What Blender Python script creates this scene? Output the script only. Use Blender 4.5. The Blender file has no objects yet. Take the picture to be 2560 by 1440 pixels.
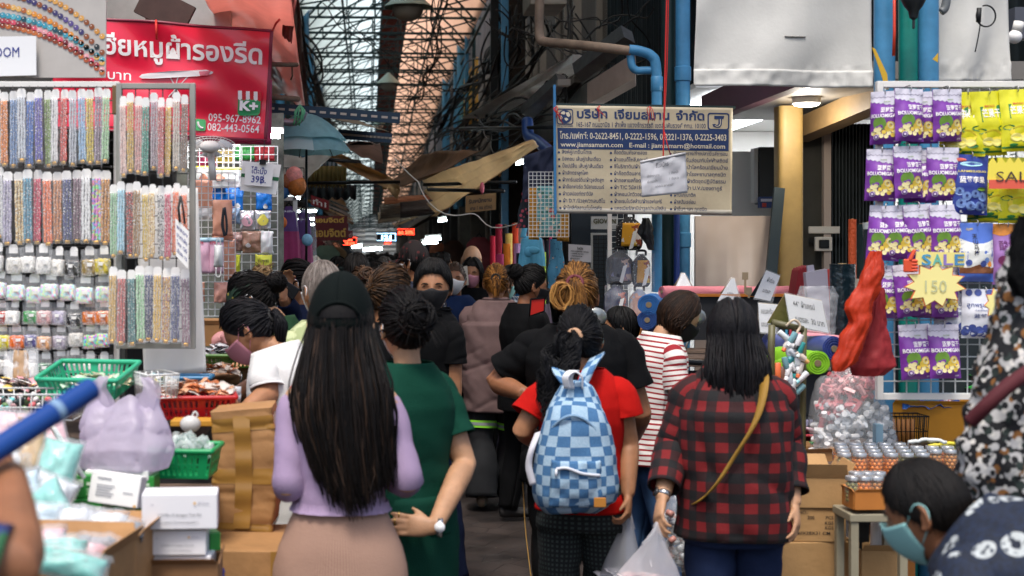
import bpy,random
from math import*
import numpy as np
from mathutils import Vector,Matrix,noise
LS,AR,IN,N3,V=np.linspace,np.array,np.interp,noise.noise,Vector
R=radians
random.seed(7)
rng=np.random.default_rng(7)
SC=bpy.context.scene
COL=SC.collection
# --- camera, sky, sun, exposure
FPX,PX,PY,CZ=3555.0,920.0,630.0,1.75
cam_data=bpy.data.cameras.new('camera')
cam=bpy.data.objects.new('camera',cam_data)
COL.objects.link(cam)
cam.location=(0,0,CZ)
cam.rotation_euler=(R(90),0,0)
cam_data.sensor_width=36.0
cam_data.lens=36.0*FPX/2560.0
cam_data.shift_x=(1280-PX)/2560.0
cam_data.shift_y=(PY-720)/2560.0
cam_data.clip_start=0.1
cam_data.clip_end=2000
cam_data.dof.use_dof=True
cam_data.dof.focus_distance=8.6
cam_data.dof.aperture_fstop=3.6
SC.camera=cam
SUN_EL,SUN_AZ=66.0,195.0
w=bpy.data.worlds.new('World')
SC.world=w
w.use_nodes=True
nt=w.node_tree
bg=nt.nodes['Background']
sky=nt.nodes.new('ShaderNodeTexSky')
sky.sky_type='NISHITA'
sky.sun_disc=False
sky.sun_elevation=R(SUN_EL)
sky.sun_rotation=R(SUN_AZ)
sky.air_density=1.0
sky.dust_density=4.0
nt.links.new(sky.outputs[0],bg.inputs[0])
bg.inputs[1].default_value=0.12
sun_data=bpy.data.lights.new('sun','SUN')
sun_data.energy=1.5
sun_data.angle=R(14)
sun_data.color=(1.0,0.96,0.9)
sun=bpy.data.objects.new('sun',sun_data)
COL.objects.link(sun)
sd=Vector((sin(R(SUN_AZ))*cos(R(SUN_EL)),cos(R(SUN_AZ))*cos(R(SUN_EL)),sin(R(SUN_EL))))
sun.rotation_euler=sd.to_track_quat('Z','Y').to_euler()
SC.view_settings.view_transform='Standard'
SC.view_settings.look='None'
SC.view_settings.gamma=1.0
SC.view_settings.exposure=0.9
SC.render.engine='CYCLES'
SC.cycles.use_denoising=True
SC.cycles.max_bounces=8
SC.cycles.diffuse_bounces=3
SC.cycles.glossy_bounces=3
SC.cycles.transmission_bounces=4
SC.cycles.transparent_max_bounces=24
SC.cycles.sample_clamp_indirect=4.0
SC.cycles.caustics_reflective=False
SC.cycles.caustics_refractive=False
# --- helpers
def P(px,py,Y):
 0
 return AR(((px-PX)/FPX*Y,Y,CZ-(py-PY)/FPX*Y))
def X(px,Y):return(px-PX)/FPX*Y
def Z(py,Y):return CZ-(py-PY)/FPX*Y
def M(n,Y):return n/FPX*Y
def lin(h):
 if isinstance(h,(tuple,list)):return tuple(h[:3])
 h=h.lstrip('#')
 out=[]
 for i in(0,2,4):
  c=int(h[i:i+2],16)/255
  out.append(c/12.92 if c<=.04045 else((c+.055)/1.055)**2.4)
 return tuple(out)
_mats={}
def node(nt,kind,**kw):
 n=nt.nodes.new(kind)
 for k,v in kw.items():setattr(n,k,v)
 return n
def mat(name,col='#888888',rough=.6,metal=0.,bump=0.,bscale=60.,var=0.,vscale=6.,spec=.5,emit=0.,trans=0.,alpha=1.,sheen=0.,stretch=None,coat=0.):
 0
 if name in _mats:return _mats[name]
 m=bpy.data.materials.new(name)
 m.use_nodes=True
 nt=m.node_tree
 b=nt.nodes['Principled BSDF']
 c=lin(col)
 b.inputs['Base Color'].default_value=(*c,1)
 b.inputs['Roughness'].default_value=rough
 b.inputs['Metallic'].default_value=metal
 b.inputs['Specular IOR Level'].default_value=spec
 if coat:b.inputs['Coat Weight'].default_value=coat
 if sheen:b.inputs['Sheen Weight'].default_value=sheen
 if emit:
  b.inputs['Emission Color'].default_value=(*c,1)
  b.inputs['Emission Strength'].default_value=emit
 co=None
 if var or bump:
  co=node(nt,'ShaderNodeTexCoord').outputs['Object']
  if stretch:
   mp=node(nt,'ShaderNodeMapping')
   mp.inputs['Scale'].default_value=stretch
   nt.links.new(co,mp.inputs[0]);co=mp.outputs[0]
 if var:
  n=node(nt,'ShaderNodeTexNoise')
  n.inputs['Scale'].default_value=vscale
  n.inputs['Detail'].default_value=5
  n.inputs['Roughness'].default_value=.65
  nt.links.new(co,n.inputs['Vector'])
  rp=node(nt,'ShaderNodeValToRGB')
  rp.color_ramp.elements[0].position=.3
  rp.color_ramp.elements[1].position=.7
  rp.color_ramp.elements[0].color=(*[max(0,x*(1-var))for x in c],1)
  rp.color_ramp.elements[1].color=(*[min(1,x*(1+var*.7)+.004*var)for x in c],1)
  nt.links.new(n.outputs[0],rp.inputs[0])
  nt.links.new(rp.outputs[0],b.inputs['Base Color'])
  if emit:nt.links.new(rp.outputs[0],b.inputs['Emission Color'])
 if bump:
  n=node(nt,'ShaderNodeTexNoise')
  n.inputs['Scale'].default_value=bscale
  n.inputs['Detail'].default_value=4
  nt.links.new(co,n.inputs['Vector'])
  bn=node(nt,'ShaderNodeBump')
  bn.inputs['Strength'].default_value=bump
  bn.inputs['Distance'].default_value=.01
  nt.links.new(n.outputs[0],bn.inputs['Height'])
  nt.links.new(bn.outputs[0],b.inputs['Normal'])
 out=nt.nodes['Material Output']
 sh=b.outputs[0]
 if trans:
  t=node(nt,'ShaderNodeBsdfTranslucent')
  t.inputs[0].default_value=(*c,1)
  if var:nt.links.new(rp.outputs[0],t.inputs[0])
  mx=node(nt,'ShaderNodeMixShader')
  mx.inputs[0].default_value=trans
  nt.links.new(sh,mx.inputs[1]);nt.links.new(t.outputs[0],mx.inputs[2]);sh=mx.outputs[0]
 if alpha<1:
  t=node(nt,'ShaderNodeBsdfTransparent')
  mx=node(nt,'ShaderNodeMixShader')
  mx.inputs[0].default_value=alpha
  nt.links.new(t.outputs[0],mx.inputs[1]);nt.links.new(sh,mx.inputs[2]);sh=mx.outputs[0]
 nt.links.new(sh,out.inputs[0])
 _mats[name]=m
 return m
def col(h,rough=.6,**k):
 0
 return mat('paint_%s_%d'%(h.strip('#'),int(rough*100))+''.join('_%s%s'%(a,v)for a,v in sorted(k.items())),h,rough,**k)
def mathn(nt,op,a,b=None):
 n=node(nt,'ShaderNodeMath',operation=op)
 for i,v in enumerate((a,b)):
  if v is None:continue
  if isinstance(v,(int,float)):n.inputs[i].default_value=v
  else:nt.links.new(v,n.inputs[i])
 return n.outputs[0]
def mixc(nt,f,a,b):
 n=node(nt,'ShaderNodeMix',data_type='RGBA')
 if isinstance(f,(int,float)):n.inputs[0].default_value=f
 else:nt.links.new(f,n.inputs[0])
 for i,v in((6,a),(7,b)):
  if isinstance(v,(tuple,list)):n.inputs[i].default_value=(*v[:3],1)
  else:nt.links.new(v,n.inputs[i])
 return n.outputs[2]
def patterned(name,fn,rough=.8,bump=.25,bscale=250,sheen=0.,alpha=1.):
 0
 if name in _mats:return _mats[name]
 m=mat(name,'#808080',rough,bump=bump,bscale=bscale,sheen=sheen,alpha=alpha)
 nt=m.node_tree
 tc=node(nt,'ShaderNodeTexCoord')
 sp=node(nt,'ShaderNodeSeparateXYZ')
 nt.links.new(tc.outputs['UV'],sp.inputs[0])
 r=fn(nt,sp.outputs[0],sp.outputs[1],tc.outputs['Object'])
 if isinstance(r,tuple):r=mixc(nt,0.,r,r)
 nt.links.new(r,nt.nodes['Principled BSDF'].inputs['Base Color'])
 return m
def band(nt,s,period,duty,off=0.):
 0
 f=mathn(nt,'FRACT',mathn(nt,'ADD',mathn(nt,'DIVIDE',s,period),100+off))
 return mathn(nt,'LESS_THAN',f,duty)
def noise_at(nt,vec,scale,lo=.45,hi=.55,detail=2):
 n=node(nt,'ShaderNodeTexNoise')
 n.inputs['Scale'].default_value=scale
 n.inputs['Detail'].default_value=detail
 nt.links.new(vec,n.inputs['Vector'])
 mr=node(nt,'ShaderNodeMapRange')
 mr.inputs[1].default_value,mr.inputs[2].default_value=lo,hi
 nt.links.new(n.outputs[0],mr.inputs[0])
 return mr.outputs[0]
def voro(nt,vec,scale,hi,kind='F1'):
 n=node(nt,'ShaderNodeTexVoronoi',feature=kind)
 n.inputs['Scale'].default_value=scale
 nt.links.new(vec,n.inputs['Vector'])
 return mathn(nt,'LESS_THAN',n.outputs['Distance'],hi),n.outputs['Color']
def nrm(v):
 v=np.asarray(v,float)
 return v/(np.linalg.norm(v)+1e-12)
def catmull(pts,k):
 0
 p=np.asarray(pts,float)
 n=len(p)
 if n==2:return p[0]+(p[1]-p[0])*LS(0,1,k)[:,None]
 t=LS(0,n-1,k)
 i=np.minimum(t.astype(int),n-2)
 f=(t-i)[:,None]if p.ndim==2 else t-i
 q=np.concatenate([2*p[:1]-p[1:2],p,2*p[-1:]-p[-2:-1]])
 a,b,c,d=q[i],q[i+1],q[i+2],q[i+3]
 return .5*(2*b+(c-a)*f+(2*a-5*b+4*c-d)*f**2+(3*b-a-3*c+d)*f**3)
def org(o):
 v=np.zeros(3)
 while o is not None:
  v+=AR(o.location);o=o.parent
 return v
_tx={}
def text_mesh(s,bold=0.):
 0
 k=(s,bold)
 if k not in _tx:
  c=bpy.data.curves.new('lettering','FONT')
  c.body=s;c.size=1;c.resolution_u=2;c.offset=bold
  o=bpy.data.objects.new('lettering',c)
  COL.objects.link(o)
  me=bpy.data.meshes.new_from_object(o.evaluated_get(bpy.context.evaluated_depsgraph_get()))
  v=AR([x.co[:]for x in me.vertices])if len(me.vertices)else np.zeros((1,3))
  f=[tuple(p.vertices)for p in me.polygons]
  bpy.data.objects.remove(o);bpy.data.curves.remove(c);bpy.data.meshes.remove(me)
  v[:,0]-=v[:,0].min()
  _tx[k]=(v,f,v[:,0].max())
 return _tx[k]
class MB:
 0
 def __init__(self):
  self.v,self.f,self.m,self.uv,self.n=[],[],[],[],0
 def add(self,v,f,mi=0,uv=None):
  v=np.asarray(v,float).reshape(-1,3)
  self.v.append(v)
  self.uv.append(np.zeros((len(v),2))if uv is None else np.asarray(uv,float).reshape(-1,2))
  n=self.n
  self.f+=[tuple(int(i)+n for i in q)for q in f]
  self.m+=[mi]*len(f)
  self.n+=len(v)
  return self
 def box(self,c,s,mi=0,rot=None):
  h=np.asarray(s,float)/2
  v=AR([(x,y,z)for x in(-1,1)for y in(-1,1)for z in(-1,1)],float)*h
  if rot is not None:v=v@np.asarray(rot).T
  return self.add(v+np.asarray(c,float),[(0,1,3,2),(4,6,7,5),(0,4,5,1),(2,3,7,6),(0,2,6,4),(1,5,7,3)],mi)
 def bar(self,a,b,wd,th=None,mi=0):
  0
  a,b=np.asarray(a,float),np.asarray(b,float)
  t=nrm(b-a)
  s=nrm(np.cross(t,(0,0,1)if abs(t[2])<.9 else(0,1,0)))
  u=np.cross(s,t)
  return self.box((a+b)/2,(np.linalg.norm(b-a),wd,th or wd),mi,np.stack([t,s,u],1))
 def tubes(self,paths,radii,n=6,mi=0,cap=True):
  0
  p=np.asarray(paths,float)
  if p.ndim==2:p=p[None]
  N,K,_=p.shape
  r=np.broadcast_to(np.asarray(radii,float),(N,K))if np.ndim(radii)!=1 or np.shape(radii)[0]!=N or N==K else np.asarray(radii)[:,None]*np.ones((1,K))
  t=np.gradient(p,axis=1)
  t/=np.linalg.norm(t,axis=2,keepdims=True)+1e-9
  s=np.zeros_like(t)
  s0=np.cross(t[:,0],np.where(np.abs(t[:,0,2:3])<.9,AR([[0,0,1.]]),AR([[1.,0,0]])))
  for k in range(K):
   s0=s0-t[:,k]*(s0*t[:,k]).sum(1,keepdims=True)
   s0=s0/(np.linalg.norm(s0,axis=1,keepdims=True)+1e-9)
   s[:,k]=s0
  u=np.cross(t,s)
  a=np.arange(n)*2*np.pi/n
  ring=p[:,:,None]+r[:,:,None,None]*(s[:,:,None]*np.cos(a)[None,None,:,None]+u[:,:,None]*np.sin(a)[None,None,:,None])
  L=np.concatenate([[0],np.cumsum(np.linalg.norm(np.diff(p[0],axis=0),axis=1))])
  uv=np.zeros((N,K,n,2));uv[...,0]=a/6.283;uv[...,1]=L[None,:,None]
  f=[]
  for i in range(N):
   b=i*K*n
   for k in range(K-1):
    for j in range(n):
     j2=(j+1)%n
     f.append((b+k*n+j,b+k*n+j2,b+(k+1)*n+j2,b+(k+1)*n+j))
   if cap:
    f.append(tuple(b+j for j in range(n))[::-1]);f.append(tuple(b+(K-1)*n+j for j in range(n)))
  return self.add(ring,f,mi,uv)
 def tube(self,pts,r,n=8,mi=0,k=None,cap=True):
  p=np.asarray(pts,float)
  if k:p=catmull(p,k)
  rr=np.asarray(r,float)
  if rr.ndim==1 and len(rr)!=len(p):rr=IN(LS(0,1,len(p)),LS(0,1,len(rr)),rr)
  return self.tubes(p[None],rr[None]if rr.ndim==1 else rr,n,mi,cap)
 def loft(self,c,side,rx,ry,n=28,e=2.,fold=None,mi=0,cap=(True,True),uoff=0.,a0=0.):
  0
  c=np.asarray(c,float);K=len(c)
  rx,ry=np.broadcast_to(rx,K),np.broadcast_to(ry,K)
  e=np.broadcast_to(e,K)
  t=np.gradient(c,axis=0);t/=np.linalg.norm(t,axis=1,keepdims=True)+1e-9
  s=np.asarray(side,float)
  s=np.broadcast_to(s,(K,3))-t*(t*s).sum(1,keepdims=True)
  s=s/(np.linalg.norm(s,axis=1,keepdims=True)+1e-9)
  u=np.cross(t,s)
  a=LS(0,2*np.pi,n+1)+a0
  ca,sa=np.cos(a),np.sin(a)
  cx=np.sign(ca)*np.abs(ca)**(2/e[:,None]);sx=np.sign(sa)*np.abs(sa)**(2/e[:,None])
  d=s[:,None]*(rx[:,None]*cx)[...,None]+u[:,None]*(ry[:,None]*sx)[...,None]
  p=c[:,None]+d
  L=np.concatenate([[0],np.cumsum(np.linalg.norm(np.diff(c,axis=0),axis=1))])
  uv=np.zeros((K,n+1,2))
  uv[...,0]=(a/(2*np.pi))*2*np.pi*(rx.mean()+ry.mean())/2+uoff
  uv[...,1]=L[:,None]
  if fold is not None:
   nn=d/(np.linalg.norm(d,axis=2,keepdims=True)+1e-9)
   off=np.zeros((K,n+1))
   for i in range(K):
    for j in range(n):off[i,j]=fold(p[i,j],nn[i,j],uv[i,j,0],L[i])
   off[:,n]=off[:,0]
   p=p+nn*off[...,None]
  f=[(i*(n+1)+j,i*(n+1)+j+1,(i+1)*(n+1)+j+1,(i+1)*(n+1)+j)for i in range(K-1)for j in range(n)]
  if cap[0]:f.append(tuple(range(n))[::-1])
  if cap[1]:f.append(tuple((K-1)*(n+1)+j for j in range(n)))
  return self.add(p,f,mi,uv)
 def ball(self,c,r,n=12,m=8,mi=0,rot=None):
  r=np.broadcast_to(r,3)
  th=LS(0,np.pi,m+1)[:,None];ph=np.arange(n)*2*np.pi/n
  v=np.stack([np.sin(th)*np.cos(ph),np.sin(th)*np.sin(ph),np.cos(th)*np.ones(n)],-1).reshape(-1,3)*r
  if rot is not None:v=v@np.asarray(rot).T
  f=[(i*n+j,(i+1)*n+j,(i+1)*n+(j+1)%n,i*n+(j+1)%n)for i in range(m)for j in range(n)]
  return self.add(v+np.asarray(c,float),f,mi)
 def grid(self,g,th=0.,mi=0,uv=None):
  0
  g=np.asarray(g,float);a,b=g.shape[:2]
  if uv is None:
   uv=np.stack(np.meshgrid(LS(0,np.linalg.norm(g[-1,0]-g[0,0]),a),LS(0,np.linalg.norm(g[0,-1]-g[0,0]),b),indexing='ij'),-1)
  f=[(i*b+j,(i+1)*b+j,(i+1)*b+j+1,i*b+j+1)for i in range(a-1)for j in range(b-1)]
  if not th:return self.add(g,f,mi,uv)
  n=np.cross(np.gradient(g,axis=0),np.gradient(g,axis=1));n/=np.linalg.norm(n,axis=2,keepdims=True)+1e-9
  N=a*b
  f2=f+[tuple(i+N for i in q[::-1])for q in f]
  rim=[i*b for i in range(a)]+[(a-1)*b+j for j in range(1,b)]+[i*b+b-1 for i in range(a-2,-1,-1)]+[j for j in range(b-2,0,-1)]
  for i in range(len(rim)):
   p,q=rim[i],rim[(i+1)%len(rim)]
   f2 .append((q,p,p+N,q+N))
  return self.add(np.concatenate([(g).reshape(-1,3),(g-n*th).reshape(-1,3)]),f2,mi,np.concatenate([uv.reshape(-1,2)]*2))
 def poly(self,pts,ext,mi=0):
  0
  p=np.asarray(pts,float);n=len(p)
  q=p+np.asarray(ext,float)
  return self.add(np.concatenate([p,q]),[tuple(range(n)),tuple(range(2*n-1,n-1,-1))]+[(i,i+n,(i+1)%n+n,(i+1)%n)for i in range(n)],mi)
 def text(self,s,o,u,v,size,width=None,mi=0,align='l',bold=0.,lift=0.0015,surf=None):
  0
  tv,tf,tw=text_mesh(s,bold)
  k=size
  kx=k if width is None else(width/tw if tw else k)
  off={'l':0,'c':-tw*kx/2,'r':-tw*kx}[align]
  if surf is None:
   u,v=nrm(u),nrm(v);n=np.cross(u,v)
   p=np.asarray(o,float)+(tv[:,:1]*kx+off)*u+tv[:,1:2]*k*v+n*lift
  else:
   p=AR([surf(o[0]+x*kx+off,o[1]+y*k,lift)for x,y in tv[:,:2]])
  return self.add(p,tf,mi)
 def build(self,name,mats,parent=None,smooth=True,angle=None,origin=None,bevel=0.,subd=0,sharp=None):
  v=np.concatenate(self.v)if self.v else np.zeros((0,3))
  if parent is not None:o0=org(parent)
  elif origin is not None:o0=np.asarray(origin,float)
  else:
   lo,hi=v.min(0),v.max(0);o0=AR(((lo[0]+hi[0])/2,(lo[1]+hi[1])/2,lo[2]))
  me=bpy.data.meshes.new(name)
  me.from_pydata((v-o0).tolist(),[],self.f)
  for m in(mats if isinstance(mats,(list,tuple))else[mats]):me.materials.append(m)
  if len(me.polygons)==len(self.m):
   me.polygons.foreach_set('material_index',self.m)
  uv=np.concatenate(self.uv)
  if uv.any():
   lay=me.uv_layers.new(name='UVMap')
   idx=np.empty(len(me.loops),int);me.loops.foreach_get('vertex_index',idx)
   lay.data.foreach_set('uv',uv[idx].ravel())
  if smooth:me.polygons.foreach_set('use_smooth',[True]*len(me.polygons))
  me.update()
  o=bpy.data.objects.new(name,me)
  COL.objects.link(o)
  if parent is not None:o.parent=parent
  else:o.location=o0
  if angle is not None and smooth:
   me.set_sharp_from_angle(angle=R(angle))
  if bevel:
   b=o.modifiers.new('edges','BEVEL');b.width=bevel;b.segments=2;b.limit_method='ANGLE'
  if subd:
   s=o.modifiers.new('smooth','SUBSURF');s.levels=s.render_levels=subd
  return o
def thing(name,label,cat,loc,group=None):
 o=bpy.data.objects.new(name,None)
 COL.objects.link(o)
 o.location=loc
 o.empty_display_size=.1
 return tag(o,label,cat,group)
def tag(o,label,cat,group=None):
 o['label']=label;o['category']=cat
 if group:o['group']=group
 return o
def struct(o,label=None):
 o['kind']='structure'
 if label:o['label']=label;o['category']=label.split()[-1]
 return o
def kids(o):return list(o.children)
def dup(o,loc=None,rot=None,label=None,group=None,scale=None,mats=None):
 0
 def one(x,par):
  c=x.copy();COL.objects.link(c)
  if par is not None:c.parent=par
  if mats and x.name.split('.')[0]in mats:
   for i,m in enumerate(mats[x.name.split('.')[0]]):
    c.material_slots[i].link='OBJECT';c.material_slots[i].material=m
  for ch in kids(x):one(ch,c)
  return c
 c=one(o,None)
 if loc is not None:c.location=loc
 if rot is not None:c.rotation_euler=rot
 if scale is not None:c.scale=scale if np.ndim(scale)else(scale,)*3
 if label:c['label']=label
 if group:c['group']=group
 return c
def frange(n,a,b):return LS(a,b,n)
def quad_surf(tl,tr,bl,br,ripple=None):
 0
 tl,tr,bl,br=[np.asarray(q,float)for q in(tl,tr,bl,br)]
 n=nrm(np.cross(tr-tl,tl-bl))
 def at(a,b,lift=0.):
  p=(tl*(1-a)+tr*a)*(1-b)+(bl*(1-a)+br*a)*b
  return p+n*(lift+(ripple(a,b)if ripple else 0))
 at.n=n;at.w=np.linalg.norm(tr-tl);at.h=np.linalg.norm(bl-tl)
 return at
def sheet(mb,at,nu,nv,th=.002,mi=0,a0=0,a1=1,b0=0,b1=1,lift=0.):
 g=AR([[at(a,b,lift)for b in LS(b1,b0,nv)]for a in LS(a0,a1,nu)])
 mb.grid(g,th,mi)
def on_sheet(mb,at,s,a,b,h,width=None,mi=0,align='l',bold=0.,lift=.002):
 0
 tv,tf,tw=text_mesh(s,bold)
 ky=h
 kx=(width/tw)if width else h*at.h/at.w
 off={'l':0,'c':-tw*kx/2,'r':-tw*kx}[align]
 mb.add(AR([at(a+off+x*kx,b-y*ky,lift)for x,y in tv[:,:2]]),tf,mi)
def on_shape(mb,at,pts,mi=0,lift=.002):
 mb.add(AR([at(a,b,lift)for a,b in pts]),[tuple(range(len(pts)))[::-1]],mi)
def wobble(s,amp):
 0
 def f(p,n,u,v):
  return amp*N3(V((p[0]*s[0]+3.1,p[1]*s[1]-1.7,p[2]*s[2]+.3)))
 return f
def ridge(p,s,seed=0.):
 0
 n=N3(V((p[0]*s[0]+seed,p[1]*s[1]+seed*.7,p[2]*s[2]+seed*1.3)))
 return max(0.,1-abs(n)*3.2)**2
 # --- people
def skin_mat(hexcol):
 k='skin_'+hexcol.strip('#')
 if k in _mats:return _mats[k]
 m=mat(k,hexcol,.52,bump=.12,bscale=220,var=.2,vscale=16,spec=.4)
 b=m.node_tree.nodes['Principled BSDF']
 b.inputs['Subsurface Weight'].default_value=.12
 b.inputs['Subsurface Radius'].default_value=(.02,.008,.004)
 b.inputs['Subsurface Scale'].default_value=.3
 return m
def hair_mat(cols,rough=.48):
 0
 k='hair_'+'_'.join(c.strip('#')for c in cols)
 if k in _mats:return _mats[k]
 m=mat(k,cols[0],rough,bump=.3,bscale=40,stretch=(14,14,.7),spec=.16)
 nt=m.node_tree
 g=node(nt,'ShaderNodeNewGeometry')
 tc=node(nt,'ShaderNodeTexCoord')
 mp=node(nt,'ShaderNodeMapping');mp.inputs['Scale'].default_value=(60,60,5)
 nt.links.new(tc.outputs['Object'],mp.inputs[0])
 nz=node(nt,'ShaderNodeTexNoise');nz.inputs['Scale'].default_value=1.;nz.inputs['Detail'].default_value=3
 nt.links.new(mp.outputs[0],nz.inputs['Vector'])
 f=mathn(nt,'ADD',mathn(nt,'MULTIPLY',g.outputs['Random Per Island'],.38),mathn(nt,'MULTIPLY',nz.outputs[0],.62))
 rp=node(nt,'ShaderNodeValToRGB')
 el=rp.color_ramp.elements
 while len(el)<len(cols):el.new(.5)
 for i,c in enumerate(cols):
  el[i].position=.2+.6*i/max(1,len(cols)-1)
  el[i].color=(*lin(c),1)
 nt.links.new(f,rp.inputs[0])
 nt.links.new(rp.outputs[0],nt.nodes['Principled BSDF'].inputs['Base Color'])
 return m
BLACK=('#060506','#0c0a0a','#161210')
BROWN=('#17100c','#2a1c12','#4a3320')
COPPER=('#1d120b','#4a2c14','#8a5a26','#b98040')
GREY=('#3a3431','#6b625c','#98908a')
HR=AR((.077,.096,.118))
def dirv(phi,th):
 0
 return AR((sin(th)*sin(phi),sin(th)*cos(phi),cos(th)))
def head_surface(d,off=0.):
 0
 x,y,z=d
 p=AR((x,y,z))*HR
 if z<0:
  p[0]*=1-.30*(-z)**1.6
  if y<0:p[1]*=1-.35*(-z)
  else:p[1]*=1-.06*(-z)
 if y>0:
  g=lambda cx,cz,sx,sz:exp(-((x-cx)/sx)**2-((z-cz)/sz)**2)
  p[1]+=.024*g(0,-.17,.11,.12)+.012*g(0,.02,.07,.16)-.010*(g(.36,.05,.17,.10)+g(-.36,.05,.17,.10))
  p[1]+=.004*(g(.33,.22,.25,.07)+g(-.33,.22,.25,.07))+.006*g(0,-.46,.22,.08)-.004*g(0,-.5,.2,.03)+.007*g(0,-.78,.25,.16)
  p[1]+=.004*(g(.55,-.2,.2,.15)+g(-.55,-.2,.2,.15))
 return p*(1+off)
HL_P=np.radians([0,35,60,78,95,125,150,180])
HL_T=np.radians([52,56,74,88,104,118,126,128])
def hairline(phi):return float(IN(abs((phi+np.pi)%(2*np.pi)-np.pi),HL_P,HL_T))
def loop_noise(i,k):return N3(V((i*3.37,k*1.91,.5)))
class Head:
 def __init__(self,c,m,s):
  self.c,self.m,self.s=np.asarray(c),np.asarray(m),s
 def __call__(self,v):return self.c+(np.asarray(v)*self.s)@self.m.T
def hair_cap(mb,hd,off=.10,fringe=0.,edge=.02,nphi=40,nth=14,lower=0.):
 g=np.zeros((nphi+1,nth,3))
 for i in range(nphi+1):
  ph=-np.pi+2*np.pi*i/nphi
  a=abs((ph+np.pi)%(2*np.pi)-np.pi)
  te=hairline(ph)+(fringe*max(0,1-a/1.2))+lower*max(0,a-1.4)+.03*loop_noise(i%nphi,1)
  for j in range(nth):
   t=j/(nth-1)
   o=off*(1-t**6)+edge*t**6+.012*loop_noise(i%nphi,5+j)
   g[i,j]=hd(head_surface_h(dirv(ph,te*t))*(1+o))
 g[nphi]=g[0]
 mb.grid(g)
def head_surface_h(d):
 x,y,z=d
 p=AR((x,y,z))*HR
 if z<0:
  p[0]*=1-.12*(-z)
  if y<0:p[1]*=1-.25*(-z)
 return p
def slerp(a,b,t):
 a,b=nrm(a),nrm(b)
 w=acos(max(-1,min(1,float(a@b))))
 if w<1e-4:return a
 return(sin((1-t)*w)*a+sin(t*w)*b)/sin(w)
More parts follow.
